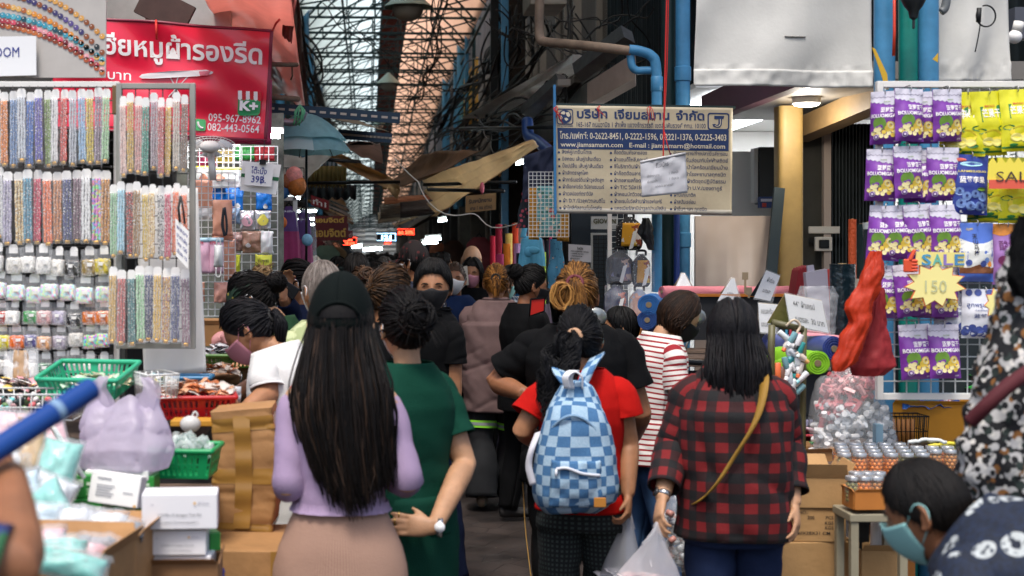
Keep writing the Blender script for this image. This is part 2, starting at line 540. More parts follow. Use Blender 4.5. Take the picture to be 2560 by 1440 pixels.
def hair(kind,hd,o,det):
 0
 mb=MB()
 N=int(o.get('n',170)*det*(2.3 if det>=1 else 1.3))
 r0=o.get('r',.0055)/sqrt(max(det,.5))*(.62 if det>=1 else .95)
 rs=np.random.default_rng(o.get('seed',3))
 paths,rad=[],[]
 K=12
 down=hd.m.T@AR((0,0,-1.))
 if kind in('long','bob','tail','curlytail','bun','halfup'):
  hair_cap(mb,hd,o.get('off',.10),lower=o.get('lower',0.))
 if kind in('long','bob','halfup'):
  L,wd,drape=o.get('len',.4),o.get('wd',.12),o.get('drape',-.12)
  tip=o.get('tip',.8)
  for i in range(N):
   ph=rs.uniform(o.get('face',.95),np.pi)*rs.choice((-1,1))
   depth=rs.uniform(0,1)
   te=R(rs.uniform(88,104))
   pts=[]
   for t in LS(0,1,6):
    d=slerp(dirv(ph*.6,.12+.1*depth),dirv(ph,te),t)
    pts.append(head_surface_h(d)*(1.03+o.get('off',.10)+.05*depth))
   e=pts[-1]
   side=sin(ph)
   Li=L*(1-.22*abs(side)**2*o.get('round',1))*rs.uniform(.86,1.)
   fly=rs.uniform()<.06
   tx=side*wd*rs.uniform(.7,1.08)*(1.12 if fly else 1)
   ty=drape+.05*(1-abs(cos(ph)))+(o.get('front',.0)if abs(ph)<1.5 else 0)-.03*depth
   for t in LS(.12,1,7):
    q=e.copy()
    k=min(1,t*2.2)
    q[0]=e[0]*(1-k)+tx*k;q[0]*=(1-(1-tip)*max(0,t-.5)*2)
    q[1]=e[1]*(1-k)+ty*k
    q=q+down*(Li*t);q[0]+=o.get('swing',0.)*t*t
    if kind=='bob':q[0]*=1-.12*max(0,t-.5);q[1]+=.02*max(0,t-.6)
    q+=(.024 if fly else .011)*AR((loop_noise(i,t*3),loop_noise(i+50,t*3),0))*t
    pts.append(q)
   paths.append([hd(q)for q in catmull(pts,K+4)])
   rr=r0*rs.uniform(.7,1.3)
   rad.append(rr*IN(LS(0,1,K+4),[0,.15,.8,1],[.6,1,.9,.25]))
 if kind in('tail','curlytail','bun','halfup'):
  tie=dirv(R(o.get('tphi',180)),R(o.get('tth',75)))
  tp=head_surface_h(tie)*1.16
  n1=int(N*.75)
  for i in range(n1):
   ph=rs.uniform(-np.pi,np.pi)
   st=dirv(ph,hairline(ph)*rs.uniform(.55,1.0))
   pts=[]
   for t in LS(0,1,8):
    d=slerp(st,tie,t)
    pts.append(head_surface_h(d)*(1.05+.5*o.get('off',.10)+.05*sin(np.pi*t)+(.035 if rs.uniform()<.9 else .12)*rs.uniform()))
   pts.append(tp)
   paths.append([hd(q)for q in catmull(pts,K+4)])
   rad.append(r0*.8*IN(LS(0,1,K+4),[0,.1,.8,1],[.25,1,1,.8]))
  nrmv=nrm(tie)
  if kind in('tail','curlytail'):
   L=o.get('len',.25)
   for i in range(int(N*o.get('tailn',.6))):
    a,q0=rs.uniform(0,6.28),rs.uniform(0,1)**.5
    jit=AR((cos(a),0,sin(a)))*q0
    pts=[]
    Li=L*rs.uniform(.6,1)
    for t in LS(0,1,9):
     q=tp+nrmv*(o.get('lift',.05)*sin(min(1,t*1.8)*np.pi*.62))+down*(Li*t**1.15)+jit*o.get('spread',.04)*(.35+.9*sin(min(1,t*1.2)*2.4))
     q=q+AR((o.get('swing',0.)*t,o.get('swingy',0.)*t,0))
     if kind=='curlytail':
      q=q+.016*AR((sin(t*17+a*3),cos(t*15+a*2),.4*sin(t*21+a)))
     pts.append(q)
    paths.append([hd(q)for q in catmull(pts,K+4)])
    rad.append(r0*IN(LS(0,1,K+4),[0,.2,.8,1],[.8,1,.8,.2]))
  if kind in('bun',):
   br=o.get('bun',.042)
   cpos=tp+nrmv*br*.6+AR((0,0,o.get('bunup',0.)))
   t1=nrm(np.cross(nrmv,(1,0,.2)));t2=np.cross(nrmv,t1)
   mb.ball(hd(cpos),br*.86*hd.s,12,8)
   for i in range(int(150*max(det,.3))):
    a=rs.uniform(0,6.28);k=rs.uniform(.2,1.)
    ax=nrm(t1*cos(a)*.5+t2*sin(a)*.5+nrmv*k)
    e1=nrm(np.cross(ax,t1+.01));e2=np.cross(ax,e1)
    s0=rs.uniform(0,6.28)
    rr=br*rs.uniform(.78,1.16)
    paths.append([hd(cpos+rr*(e1*cos(s0+s)+e2*sin(s0+s))+ax*.012*sin(s))for s in LS(0,4.6,K+4)])
    rad.append(r0*.8*IN(LS(0,1,K+4),[0,.2,.8,1],[.3,1,1,.3]))
   for i in range(int(o.get('wisp',8))):
    a=rs.uniform(0,6.28)
    out=nrm(t1*cos(a)+t2*sin(a)+nrmv*.6)
    paths.append([hd(cpos+out*(br*.7+o.get('wisplen',.05)*t)+down*.03*t*t)for t in LS(0,1,K+4)])
    rad.append(r0*.6*LS(1,.15,K+4))
 if kind=='short':
  hair_cap(mb,hd,o.get('off',.11),fringe=o.get('fringe',0.),edge=o.get('edge',.05),lower=o.get('lower',0))
  for i in range(int(N*1.2)):
   ph=rs.uniform(-np.pi,np.pi)
   te=hairline(ph)+o.get('fringe',0.)*max(0,1-abs(ph)/1.2)
   t0=rs.uniform(.0,.62)
   sw=rs.uniform(-.22,.22);te_k=rs.uniform(.7,1.07)
   pts=[head_surface_h(dirv(ph+sw*t,te*(t0+(1.02-t0)*t*te_k)))*(1.02+o.get('off',.11)*(1.12-.45*(t0+t*(1-t0))**3)+o.get('tuft',.012)*rs.uniform(.3,1.6)*sin(t*3))for t in LS(0,1,6)]
   paths.append([hd(q)for q in catmull(pts,K+4)])
   rad.append(r0*rs.uniform(.6,1.1)*IN(LS(0,1,K+4),[0,.2,.7,1],[.3,1,.9,.15]))
 if kind=='thin':
  hair_cap(mb,hd,o.get('off',.035),edge=.01)
 if paths:mb.tubes(AR(paths),AR(rad),5,cap=False)
 return mb
SPH=AR([.40,.46,.52,.56,.60,.64,.68,.72,.76,.795,.818,.836,.850,.858])
SPW=AR([.108,.109,.105,.096,.089,.088,.092,.096,.098,.094,.081,.066,.048,.043])
SPD=AR([.080,.081,.076,.069,.064,.064,.068,.073,.074,.066,.056,.049,.044,.043])
def person(label,px,py,Y,yaw=0,H=None,wd=1.,lean=0.,sway=0.,skin='#b98a6b',hairs=('short',{}),hcol=BLACK,top=None,bottom=None,La=None,Ra=None,hpitch=0.,hyaw=0.,hroll=0.,vox=.0065,det=1.,group=None,mask=None,eyes=False,hs=None,step=.06,shoes='#1c1a1a',neckfwd=.0,extra=None,dep=1.,legs=False,curl=(.5,.5),headonly=False,shfwd=0.,squat=None,fit=True):
 H=H or Z(py,Y)
 hs0=hs
 for pass_ in(0,1,2):
  k=H/1.6
  hs=hs0 or k**.5
  hh=LS(.40,.86,47)
  ang=R(lean)*np.clip((hh-.48)/.2,0,1)**1.2
  sw=R(sway)*np.clip((hh-.48)/.25,0,1)
  dz=np.gradient(hh)*H
  ty,tz,tx=np.sin(ang),np.cos(ang),np.sin(sw)
  i0=np.argmin(abs(hh-.5))
  cy=np.cumsum(dz*ty);cz=np.cumsum(dz*tz);cx=np.cumsum(dz*tx)
  sp=np.stack([cx-cx[i0],cy-cy[i0],cz-cz[i0]+.5*H],1)
  zoff=0.
  if squat:zoff=squat*H-.5*H;sp[:,2]+=zoff
  def spine(h):return AR([IN(h,hh,sp[:,i])for i in range(3)])
  a1=R(lean)
  cf=AR((0,cos(a1),-sin(a1)))
  cu=AR((sin(R(sway)),sin(a1),cos(a1)))
  cr=AR((cos(R(sway)),0,-sin(R(sway))))
  hp=R(lean*.75+hpitch)
  ma=Matrix.Rotation(-R(hyaw),3,'Z')@Matrix.Rotation(-hp,3,'X')@Matrix.Rotation(R(hroll),3,'Y')
  hm=AR(ma)
  up=hm@AR((0,0,1.));fw=hm@AR((0,1.,0))
  nb=spine(.845)
  nd=nrm(cu*.6+up*.5+cf*.18+cf*neckfwd)
  nt_=nb+nd*.026*H
  hc=nt_+up*.085*hs+fw*.018*hs
  hd=Head(hc,hm,hs)
  crown=hd(AR((0,0,.118)))
  if pass_<2 and fit:H*=(Z(py,Y)-(.020 if hairs else .004))/crown[2]
 cs,sn=cos(R(yaw)),sin(R(yaw))
 loc=AR((X(px,Y)-(crown[0]*cs-crown[1]*sn),Y-(crown[0]*sn+crown[1]*cs),0.))
 def wl(q,vec=False):
  q=AR(q,float)-(0 if vec else loc)
  return AR((q[0]*cs+q[1]*sn,-q[0]*sn+q[1]*cs,q[2]))
 for A in(La,Ra):
  if A and 'pe' in A:A['abs']=1;A['e']=wl(P(*A['pe']));A['w']=wl(P(*A['pw']))
  if A:
   for q in('fd','pn'):
    if q+'w' in A:A[q]=wl(A[q+'w'],True)
 skm=skin_mat(skin)
 mb=MB()
 v=[]
 nth,nph=30,40
 th=LS(0,np.pi,nth);ph=LS(0,2*np.pi,nph,endpoint=False)
 for t in th:
  for p_ in ph:v.append(hd(head_surface(dirv(p_,t))))
 mb.add(v,[(i*nph+j,(i+1)*nph+j,(i+1)*nph+(j+1)%nph,i*nph+(j+1)%nph)for i in range(nth-1)for j in range(nph)])
 for s in(-1,1):
  ec=AR((s*.075,-.012,-.008))
  rot=hm@AR(Matrix.Rotation(R(s*22),3,'Z')@Matrix.Rotation(R(-12),3,'X'))
  mb.ball(hd(ec),AR((.008,.019,.031))*hs,10,8,rot=rot)
  ring=[hd(ec+AR((s*.006,0,0))+AR(Matrix.Rotation(R(s*22),3,'Z')@Vector((0,.018*cos(q),.030*sin(q)))))for q in LS(.6,5.6,12)]
  mb.tube(ring,.0048*hs,6)
 mb.loft(catmull([spine(.80),nb,nt_,hc-up*.03*hs-fw*.012*hs],10),hm@AR((1.,0,0)),IN(LS(0,1,10),[0,.4,1],[.062,.046,.048])*k*(1+(wd-1)*.5),IN(LS(0,1,10),[0,.4,1],[.05,.048,.05])*k,20)
 hcut=AR([.62,.66,.70,.74,.78,.80,.82,.835])
 mb.loft(AR([spine(h)for h in hcut]),(1,0,0),IN(hcut,SPH,SPW)*H*wd*.9,IN(hcut,SPH,SPD)*H*wd*dep*.86,20)
 sh,arms={},{}
 for s,A in((-1,La),(1,Ra)):
  shoulder=spine(.788)+cr*s*.094*H*wd+cf*(.01+shfwd)*k
  A=A or dict()
  el=shoulder+AR(A.get('e',(s*.045,-.03,-.265)))*k
  wr=shoulder+AR(A.get('w',(s*.055,.05,-.50)))*k
  if A.get('abs'):
   el,wr=AR(A['e']),AR(A['w'])
  sh[s]=(shoulder,el,wr,A)
  aw=(.5+.5*wd)*k
  path=np.concatenate([catmull([shoulder-cr*s*.03,shoulder,(shoulder+el)/2,el],9),catmull([el,(el+wr)/2,wr],8)[1:]])
  rr=IN(LS(0,1,len(path)),[0,.15,.35,.52,.62,.8,1],[.054,.053,.048,.042,.044,.037,.027])*aw
  mb.tube(path,rr,14)
  fd=nrm(A.get('fd',wr-el));pn=AR(A.get('pn',(-s,.2,0.)),float)
  pn=nrm(pn-fd*(pn@fd));ac=np.cross(pn,fd)*(1 if A.get('flip')is None else-1)
  q=.95*k**.5
  kn=wr+fd*.088*q
  mb.loft(catmull([wr-fd*.012,wr+fd*.03*q,wr+fd*.062*q,kn],6),ac,AR([.023,.029,.036,.039,.040,.038])*q,AR([.018,.018,.017,.016,.014,.011])*q,14)
  cl=A.get('curl',.45)
  for i,(ln,of)in enumerate(((.92,.029),(1.,.0095),(.95,-.0095),(.76,-.028))):
   b=kn+ac*of*q-fd*(.004+.006*abs(i-1))*q
   d=nrm(fd+ac*of*A.get('splay',1.5));pts=[b-d*.02*q,b];a=0
   for j,l in enumerate((.042,.027,.021)):
    a+=cl*(.7 if j==0 else 1.)
    dd=d*cos(a)+pn*sin(a)
    b=b+dd*l*ln*q;pts.append(b)
   mb.tube(pts,AR([.0088,.0088,.0082,.0076,.0058])*q,8)
  tb=wr+fd*.03*q+ac*.022*q
  td=nrm(fd*.75+ac*.65+pn*.35)
  t2=tb+td*.042*q;t3=t2+nrm(td+fd*.5+pn*.4*cl)*.028*q
  mb.tube([tb-td*.015,tb+td*.01,t2,t3],AR([.013,.0125,.0095,.0065])*q,8)
  arms[s]=(wr,fd,pn,ac,q)
 lg={}
 for s in(-1,1):
  st=step*s
  hip=AR((s*.052*H*wd,0,.49*H+zoff));kne=AR((s*.058*H*wd,st*.55+.02,.275*H));ank=AR((s*.056*H,st-.02*(st<0),.045*H+(.02 if st<0 else 0)))
  if squat:
   kne=AR((s*.11*H,.25*H,max(.26*H,squat*H)));ank=AR((s*.09*H,.16*H,.045*H))
  lg[s]=(hip,kne,ank)
  if legs:
   mb.tube(np.concatenate([catmull([hip,(hip+kne)/2,kne],8),catmull([kne,kne*.6+ank*.4,ank],8)[1:]]),IN(LS(0,1,15),[0,.25,.5,.65,1],[.085,.075,.052,.055,.034])*k*(.4+.6*wd),14)
 if legs:
  mb.ball((0,0,.5*H+zoff),AR((.1,.075,.07))*H*wd,16,10)
  mb.loft(AR([spine(h)for h in(.50,.56,.62,.66)]),(1,0,0),AR([.1,.09,.085,.085])*H*wd,AR([.07,.062,.058,.06])*H*wd,16)
 body=mb.build('person',skm,origin=(0,0,0))
 rm=body.modifiers.new('one_surface','REMESH');rm.mode='VOXEL';rm.voxel_size=vox;rm.use_smooth_shade=True
 sm=body.modifiers.new('soften','SMOOTH');sm.iterations=3;sm.factor=.5
 dg=bpy.context.evaluated_depsgraph_get()
 me=bpy.data.meshes.new_from_object(body.evaluated_get(dg))
 body.modifiers.clear();old=body.data;body.data=me;bpy.data.meshes.remove(old)
 me.name='person'
 me.materials.clear();me.materials.append(skm)
 me.polygons.foreach_set('use_smooth',[True]*len(me.polygons))
 if hairs:hair(hairs[0],hd,hairs[1],det).build('hair',hair_mat(hcol),body)
 if top:
  fit=top.get('fit',.012);hem=top.get('hem',.44);amp=top.get('fold',.008)
  hmax=top.get('neck',.852)
  hs_=LS(hem,hmax,top.get('rings',30 if det<1 else 60))
  seed=sum(map(ord,label))%97
  tmk=top.get('tuck',None)
  def fold(p,n,u,v):
   a=N3(V((p[0]*5+seed,p[1]*5,p[2]*9+p[0]*6)))+.4*N3(V((p[0]*14,p[1]*14+seed,p[2]*20+p[0]*16)))-.8*ridge((p[0]+.25*p[2],p[1],p[2]),(6.,6.,1.1),seed)-.9*ridge((p[0],p[1],p[2]+.5*abs(p[0])),(1.3,1.3,9.),seed+9)*max(0,min(1,(.70*H-p[2])*6))
   return amp*a*min(1,max(.15,(hmax-.02)*H/max(p[2],.1)-.8)*4 if p[2]>.7*H else 1.)
  wv=IN(hs_,SPH,SPW)*H*wd+fit;dv=IN(hs_,SPH,SPD)*H*wd*dep+fit
  if top.get('boxy'):
   b=top['boxy'];wv=np.where(hs_<.76,np.maximum(wv,wv[np.argmin(abs(hs_-.76))]*b),wv);dv=np.where(hs_<.76,np.maximum(dv,dv[np.argmin(abs(hs_-.72))]*b),dv)
  m2=MB()
  m2 .loft(AR([spine(h)for h in hs_]),(1,0,0),wv,dv,44 if det<1 else 84,IN(hs_,[.5,.76,.83],[2.3,2.4,2.1]),fold,cap=(False,False))
  sl=top.get('sl',.3)
  for s in(-1,1):
   shp,el,wr,A=sh[s]
   full=np.concatenate([catmull([shp-cr*s*.055*k-cu*.004,shp,(shp+el)/2,el],14),catmull([el,(el+wr)/2,wr],12)[1:]])
   d=np.concatenate([[0],np.cumsum(np.linalg.norm(np.diff(full,axis=0),axis=1))]);tt=LS(0,d[-1]*sl,22 if det<1 else 40)
   path=np.stack([IN(tt,d,full[:,i])for i in range(3)],1)
   ww=(.5+.5*wd)*k
   base=IN(tt/d[-1],[0,.16,.35,.52,.62,.8,1],[.046,.050,.048,.043,.044,.037,.029])*ww
   r_=base+top.get('sfit',.008)+top.get('flare',.0)*(tt/tt[-1])**2
   def sfold(p,n,u,v):return top.get('sfold',amp)*(N3(V((p[0]*9+seed,p[1]*9,p[2]*14)))-.7*ridge((p[0],p[1],p[2]+p[0]*.6),(2.5,2.5,13.),seed+4))
   m2 .loft(path,cf if abs(nrm(el-shp)@cf)<.8 else cu,r_,r_,22 if det<1 else 32,2.,sfold,cap=(False,False),uoff=.03,a0=-s*np.pi/2)
  ob=m2 .build(top.get('name','shirt'),top['mat'],body)
  so=ob.modifiers.new('cloth','SOLIDIFY');so.thickness=.004;so.offset=1
  if top.get('collar'):
   m3=MB()
   hh_=AR([.838,.852,.864,.858])
   cw=AR([.062,.052,.050,.057])*H;cd=AR([.055,.049,.048,.054])*H
   m3 .loft(AR([spine(min(h,.86))+(cu*(h-.86)*H if h>.86 else 0)for h in hh_]),(1,0,0),cw,cd,30,cap=(False,False))
   c_=m3 .build('collar',top['collar'],body);so=c_.modifiers.new('cloth','SOLIDIFY');so.thickness=.004
 if bottom:
  m2=MB()
  fit=bottom.get('fit',.012)
  seed2=sum(map(ord,label))%53
  def lf(p,n,u,v):return bottom.get('fold',.008)*(N3(V((p[0]*9+seed2,p[1]*9,p[2]*7)))-ridge((p[0],p[1],p[2]+p[0]),(6.,6.,7.),seed2))
  if bottom.get('kind')=='skirt':
   hz=LS(bottom.get('top',.64),bottom.get('end',.12),26)
   rx=IN(hz,[.1,.3,.47,.53,.60,.66],[.098,.105,.116,.110,.090,.088])*H*wd+fit+bottom.get('hip',0.)*IN(hz,[.50,.60],[1,0])
   ry=IN(hz,[.1,.3,.47,.53,.60,.66],[.085,.09,.088,.082,.066,.064])*H*wd*dep+fit
   m2 .loft(AR([(spine(h)if h>.41 else spine(.41)-AR((0,0,(.41-h)*H)))for h in hz]),(-1,0,0),rx,ry,40,2.2,lf,cap=(False,False))
   nm='skirt'
  else:
   hz=LS(bottom.get('top',.60),.455,10)
   m2 .loft(AR([spine(h)for h in hz]),(-1,0,0),IN(hz,SPH,SPW)*H*wd+fit*.6,IN(hz,SPH,SPD)*H*wd*dep+fit*.6,36,2.3,lf,cap=(False,True))
   for s in(-1,1):
    hip,kne,ank=lg[s]
    path=np.concatenate([catmull([hip+AR((0,0,.015)),(hip+kne)/2,kne],14),catmull([kne,(kne+ank)/2,ank+AR((0,0,-.005))],14)[1:]])
    path=path[:max(6,int(len(path)*bottom.get('len',1.)))]
    g=bottom.get('loose',1.)
    rr=IN(LS(0,bottom.get('len',1.),len(path)),[0,.25,.5,.75,1],[.092,.08,.066,.062*g,.055*g])*k*(.35+.65*wd)+fit*.4
    m2 .loft(path,(1,0,0),rr,rr*1.06,24,2.1,lf,cap=(False,False))
   nm='trousers'
  ob=m2 .build(bottom.get('name',nm),bottom['mat'],body)
  so=ob.modifiers.new('cloth','SOLIDIFY');so.thickness=.003
 for s in(-1,1):
  hip,kne,ank=lg[s]
  f=MB()
  base=AR((ank[0],ank[1],ank[2]-.045*H))
  c=catmull([base+AR((0,-.055,.045)),base+AR((0,-.01,.045)),base+AR((0,.07,.035)),base+AR((0,.15,.025)),base+AR((0,.185,.02))],12)
  f.loft(c,(1,0,0),IN(LS(0,1,12),[0,.2,.6,.85,1],[.022,.034,.042,.04,.02]),IN(LS(0,1,12),[0,.2,.5,.85,1],[.032,.044,.034,.022,.012]),16)
  f.build('shoe',col(shoes,.7),body)
 if mask:
  mm=MB();g=np.zeros((19,11,3))
  for i,a in enumerate(np.radians(LS(-72,72,19))):
   e=abs(a)/R(72)
   z0=.0-.05*e+.10*exp(-(a/.3)**2);z1=-.93+.35*e**2
   for j,t in enumerate(LS(0,1,11)):
    z=z0+(z1-z0)*t
    rr_=sqrt(max(0,1-z*z))
    d=AR((sin(a)*rr_,cos(a)*rr_,z))
    p=head_surface_h(d)*(1.10-.03*e)
    p[1]+=.022*exp(-(a/.55)**2)*sin(np.pi*min(1,.25+.65*t))
    p[0]*=1-.18*t
    g[i,j]=hd(p)
  mm.grid(g,.002)
  mo=mm.build('face_mask',mask,body)
  for s in(-1,1):
   tb=MB()
   ear=AR((s*.082,-.02,0.))
   e0,e1=g[18 if s>0 else 0,1],g[18 if s>0 else 0,9]
   tb.tube([e0,hd(ear+AR((s*.004,.012,.024))),hd(ear+AR((s*.003,-.012,.012))),hd(ear+AR((s*.003,-.006,-.022))),e1],.0016,5,k=16)
   tb.build('ear_loop',mask,mo)
 if eyes:
  for s in(-1,1):
   e=MB();c=head_surface(nrm((s*.36,.9,.06)))
   e.ball(hd(c+AR((0,-.0105,0))),AR((.0145,.0125,.0080))*hs,14,10,rot=hm,mi=0)
   e.ball(hd(c+AR((0,.0006,-.0005))),AR((.0055,.002,.0058))*hs,10,8,rot=hm,mi=1)
   e.build('eye',[col('#d8d2ca',.25),col('#0d0806',.12)],body)
   b=MB()
   b.tube([hd(c+AR((s*x,y,z)))for x,y,z in((-.016,.010,.016),(-.004,.011,.021),(.010,.008,.021),(.021,.001,.014))],AR([.0022,.0036,.003,.0012])*hs,6,k=10)
   b.tube([hd(c+AR((s*x,y,z)))for x,y,z in((-.015,.001,.0035),(-.004,.0035,.0085),(.008,.002,.008),(.017,-.004,.002))],AR([.001,.0019,.0019,.001])*hs,6,k=10)
   b.build('eyebrow',hair_mat(hcol),body)
 ctx=dict(loc=loc,wl=wl,hd=hd,spine=spine,sh=sh,arms=arms,body=body,H=H,k=k,cr=cr,cu=cu,cf=cf,wd=wd,lg=lg)
 if extra:extra(ctx)
 body.location=loc
 body.rotation_euler=(0,0,R(yaw))
 ctx['crown_py']=PY-(crown[2]+.012-CZ)*FPX/Y
 tag(body,label,'person',group)
 ctx['want_py']=py
 PEOPLE.append(ctx)
 return ctx
PEOPLE=[]
def world_of(ctx,p):
 0
 b=ctx['body'];a=b.rotation_euler[2]
 return AR((b.location[0]+p[0]*cos(a)-p[1]*sin(a),b.location[1]+p[0]*sin(a)+p[1]*cos(a),p[2]))
 # --- ground
def paving():
 m=mat('dark_paving','#4a413e',.5,spec=.4)
 nt=m.node_tree;b=nt.nodes['Principled BSDF']
 tc=node(nt,'ShaderNodeTexCoord')
 mp=node(nt,'ShaderNodeMapping');mp.inputs['Rotation'].default_value=(0,0,R(32))
 nt.links.new(tc.outputs['Object'],mp.inputs[0])
 v=node(nt,'ShaderNodeTexVoronoi',feature='DISTANCE_TO_EDGE');v.inputs['Scale'].default_value=5.5;v.inputs['Randomness'].default_value=.35
 nt.links.new(mp.outputs[0],v.inputs['Vector'])
 line=node(nt,'ShaderNodeMapRange');line.inputs[1].default_value,line.inputs[2].default_value=.004,.022
 nt.links.new(v.outputs[0],line.inputs[0])
 br=node(nt,'ShaderNodeTexBrick');br.inputs['Scale'].default_value=1.3;br.inputs['Mortar Size'].default_value=.006
 nt.links.new(mp.outputs[0],br.inputs['Vector'])
 n=node(nt,'ShaderNodeTexNoise');n.inputs['Scale'].default_value=2.2;n.inputs['Detail'].default_value=8
 nt.links.new(tc.outputs['Object'],n.inputs['Vector'])
 rp=node(nt,'ShaderNodeValToRGB');rp.color_ramp.elements[0].color=(*lin('#1f1b1a'),1);rp.color_ramp.elements[1].color=(*lin('#443a36'),1)
 rp.color_ramp.elements[0].position,rp.color_ramp.elements[1].position=.35,.7
 nt.links.new(n.outputs[0],rp.inputs[0])
 c=mixc(nt,line.outputs[0],lin('#161414'),rp.outputs[0])
 sp,_=voro(nt,tc.outputs['Object'],9.,.06)
 c=mixc(nt,mathn(nt,'MULTIPLY',sp,.7),c,lin('#8a8078'))
 nt.links.new(c,b.inputs['Base Color'])
 r=node(nt,'ShaderNodeMapRange');r.inputs[3].default_value,r.inputs[4].default_value=.32,.7
 nt.links.new(n.outputs[0],r.inputs[0]);nt.links.new(r.outputs[0],b.inputs['Roughness'])
 h=mathn(nt,'ADD',line.outputs[0],mathn(nt,'MULTIPLY',n.outputs[0],.5))
 bn=node(nt,'ShaderNodeBump');bn.inputs['Strength'].default_value=.5;bn.inputs['Distance'].default_value=.01
 nt.links.new(h,bn.inputs['Height']);nt.links.new(bn.outputs[0],b.inputs['Normal'])
 return m
mb=MB();mb.box((0,150,-.1),(700,700,.2));struct(mb.build('ground',paving(),smooth=0),'dark stamped market lane paving')
# --- shophouses along the lane
DARKWALL=mat('sooty_render','#3a3836',.9,bump=.5,bscale=8,var=.5,vscale=1.2)
CONCRETE=mat('old_concrete','#6d665e',.9,bump=.5,bscale=10,var=.45,vscale=1.5)
SHUTTER=mat('steel_shutter','#3f4546',.5,metal=.3,bump=.2,bscale=20,var=.3)
GLASSD=mat('dark_glass','#10161a',.15)
IRON=mat('teal_painted_iron','#16353a',.55,metal=.2,bump=.2,bscale=40,var=.4,vscale=3)
BLUEPIPE=mat('blue_pvc','#4488b2',.42,var=.3,vscale=4,bump=.1,bscale=8)
GREENPIPE=mat('green_pvc','#0f8273',.4,var=.3,vscale=4)
WHITEPAINT=mat('white_paint','#e4e2dc',.55,var=.08,vscale=3,bump=.1,bscale=30)
BLACKIRON=mat('black_iron','#15181a',.5,metal=.4,bump=.2,bscale=40)
RUST=mat('rusty_steel','#5c4636',.8,metal=.3,bump=.4,bscale=30,var=.5,vscale=8)
def shophouse(side,y0,y1,h,label,wallm,seed):
 rs=np.random.default_rng(seed)
 x=-1.55 if side<0 else 2.5
 s=side
 t=thing('shophouse',label,'building',(x+s*2.5,(y0+y1)/2,0),'shophouses along the lane')
 wl=MB();n=max(1,int(round((y1-y0)/4.2)));wdt=(y1-y0)/n
 wl.box((x+s*2.6,(y0+y1)/2,h/2+1.55),(4.4,y1-y0-.02,h-3.1))
 for i in range(n+1):
  yy=min(max(y0+i*wdt,y0+.16),y1-.16)
  wl.box((x+s*.24,yy,1.55),(.4,.3,3.09))
 wl.box((x+s*4.7,(y0+y1)/2,1.55),(.18,y1-y0-.04,3.09))
 wl.box((x+s*.30,(y0+y1)/2,3.35),(.5,y1-y0-.01,.22))
 wl.build('wall',wallm,t,smooth=0)
 for i in range(n):
  yc=y0+(i+.5)*wdt
  for f in range(1,max(2,int(h/3.1))):
   zc=3.1*f+1.75
   if zc+.8>h:break
   w_=MB();wy=wdt*.5
   for a,b,c,d in((0,.75,wy,.08),(0,-.75,wy,.08),(wy/2,0,.08,1.42),(-wy/2,0,.08,1.42),(0,0,.05,1.42)):
    w_.box((x+s*.36,yc+a,zc+b),(.12,c,d))
   fo=w_.build('window',col('#55504a',.7),t,smooth=0)
   g=MB();g.box((x+s*.385,yc,zc),(.03,wy-.1,1.4));g.build('pane',GLASSD,fo,smooth=0)
 return t
LT='sooty grey shophouse on the {} side of the lane, {}'
for i,(a,b,h,d)in enumerate(((7.4,16,9,'behind the face mask stall'),(16.05,30,8.5,'beyond the blue umbrella'),(30.05,52,9.5,'under the middle of the canopy'),(52.05,84,9,'far along under the canopy'),(84.05,150,10,'farthest of its row'))):
 shophouse(-1,a,b,h,LT.format('left',d),(DARKWALL,CONCRETE)[i%2],10+i)
for i,(a,b,h,d)in enumerate(((14.6,26,10,'above the rolls of fabric'),(26.05,40,8.5,'behind the tangle of cables'),(40.05,60,9.5,'under the middle of the canopy'),(60.05,90,9,'far along under the canopy'),(90.05,150,10,'farthest of its row'))):
 shophouse(1,a,b,h,LT.format('right',d),(DARKWALL,CONCRETE)[i%2],20+i)
t=thing('bright_backdrop','added white sunlit backdrop standing in for the bright sky at the lane end','building',(0,132,0))  # added slab, white and sunlit to stand in for the bright sky gap
mb=MB();mb.box((0,134,6),(30,4,12));mb.build('wall',col('#f0efec',.9),t,smooth=0)
for i in range(16):
 mb=MB();mb.box((0,131.9,1.5+i*.45),(26,.12,.05+.05*(i%3==0)));mb.build('backdrop_line',col('#7d8a8e',.7),t,smooth=0)
for i in range(5):
 mb=MB();mb.box((-4+i*2.1,131.95,4),(.9,.06,2.2));mb.build('window',col('#c6d0d4',.3),t,smooth=0)  # pale panels of the added backdrop
 # --- the canopy over the lane
XL,XR,XM,ZT=-1.4,2.35,.5,6.55
def drop(y):return max(0.,y-45)/73*3.2
def bow(x):
 u=(x-(XL+XR)/2)/((XR-XL)/2)
 return ZT+.25+1.15*(1-u*u)
def strip(x0,x1,y0,y1,m,nm,par,corr):
 mb=MB();xs=LS(x0,x1,14);ys=LS(y0,y1,60)
 mb.grid(AR([[(x,y,bow(x)-drop(y)+.09+.012*sin(y*corr))for y in ys]for x in xs]),.006)
 return mb.build(nm,m,par)
can=thing('roof_canopy','long arched canopy of white, brown and peach sheets over the lane','canopy',(XM,75,ZT))
CW=mat('white_canopy_sheet','#e6f0f0',.5,trans=.95,var=.12,vscale=.6)
CB=mat('brown_canopy_sheet','#6e4a42',.6,trans=.6,var=.4,vscale=.5)
CP=mat('peach_canopy_sheet','#f6ddcb',.5,trans=.92,var=.1,vscale=.5)
strip(XL-.05,.36,7.,118,CW,'white_sheet',can,5.)  # unseen near end of the sheets carried forward to dim the lane
strip(.36,1.02,7.,118,CB,'brown_sheet',can,5.)
strip(1.02,XR+.05,7.,118,CP,'peach_sheet',can,5.)
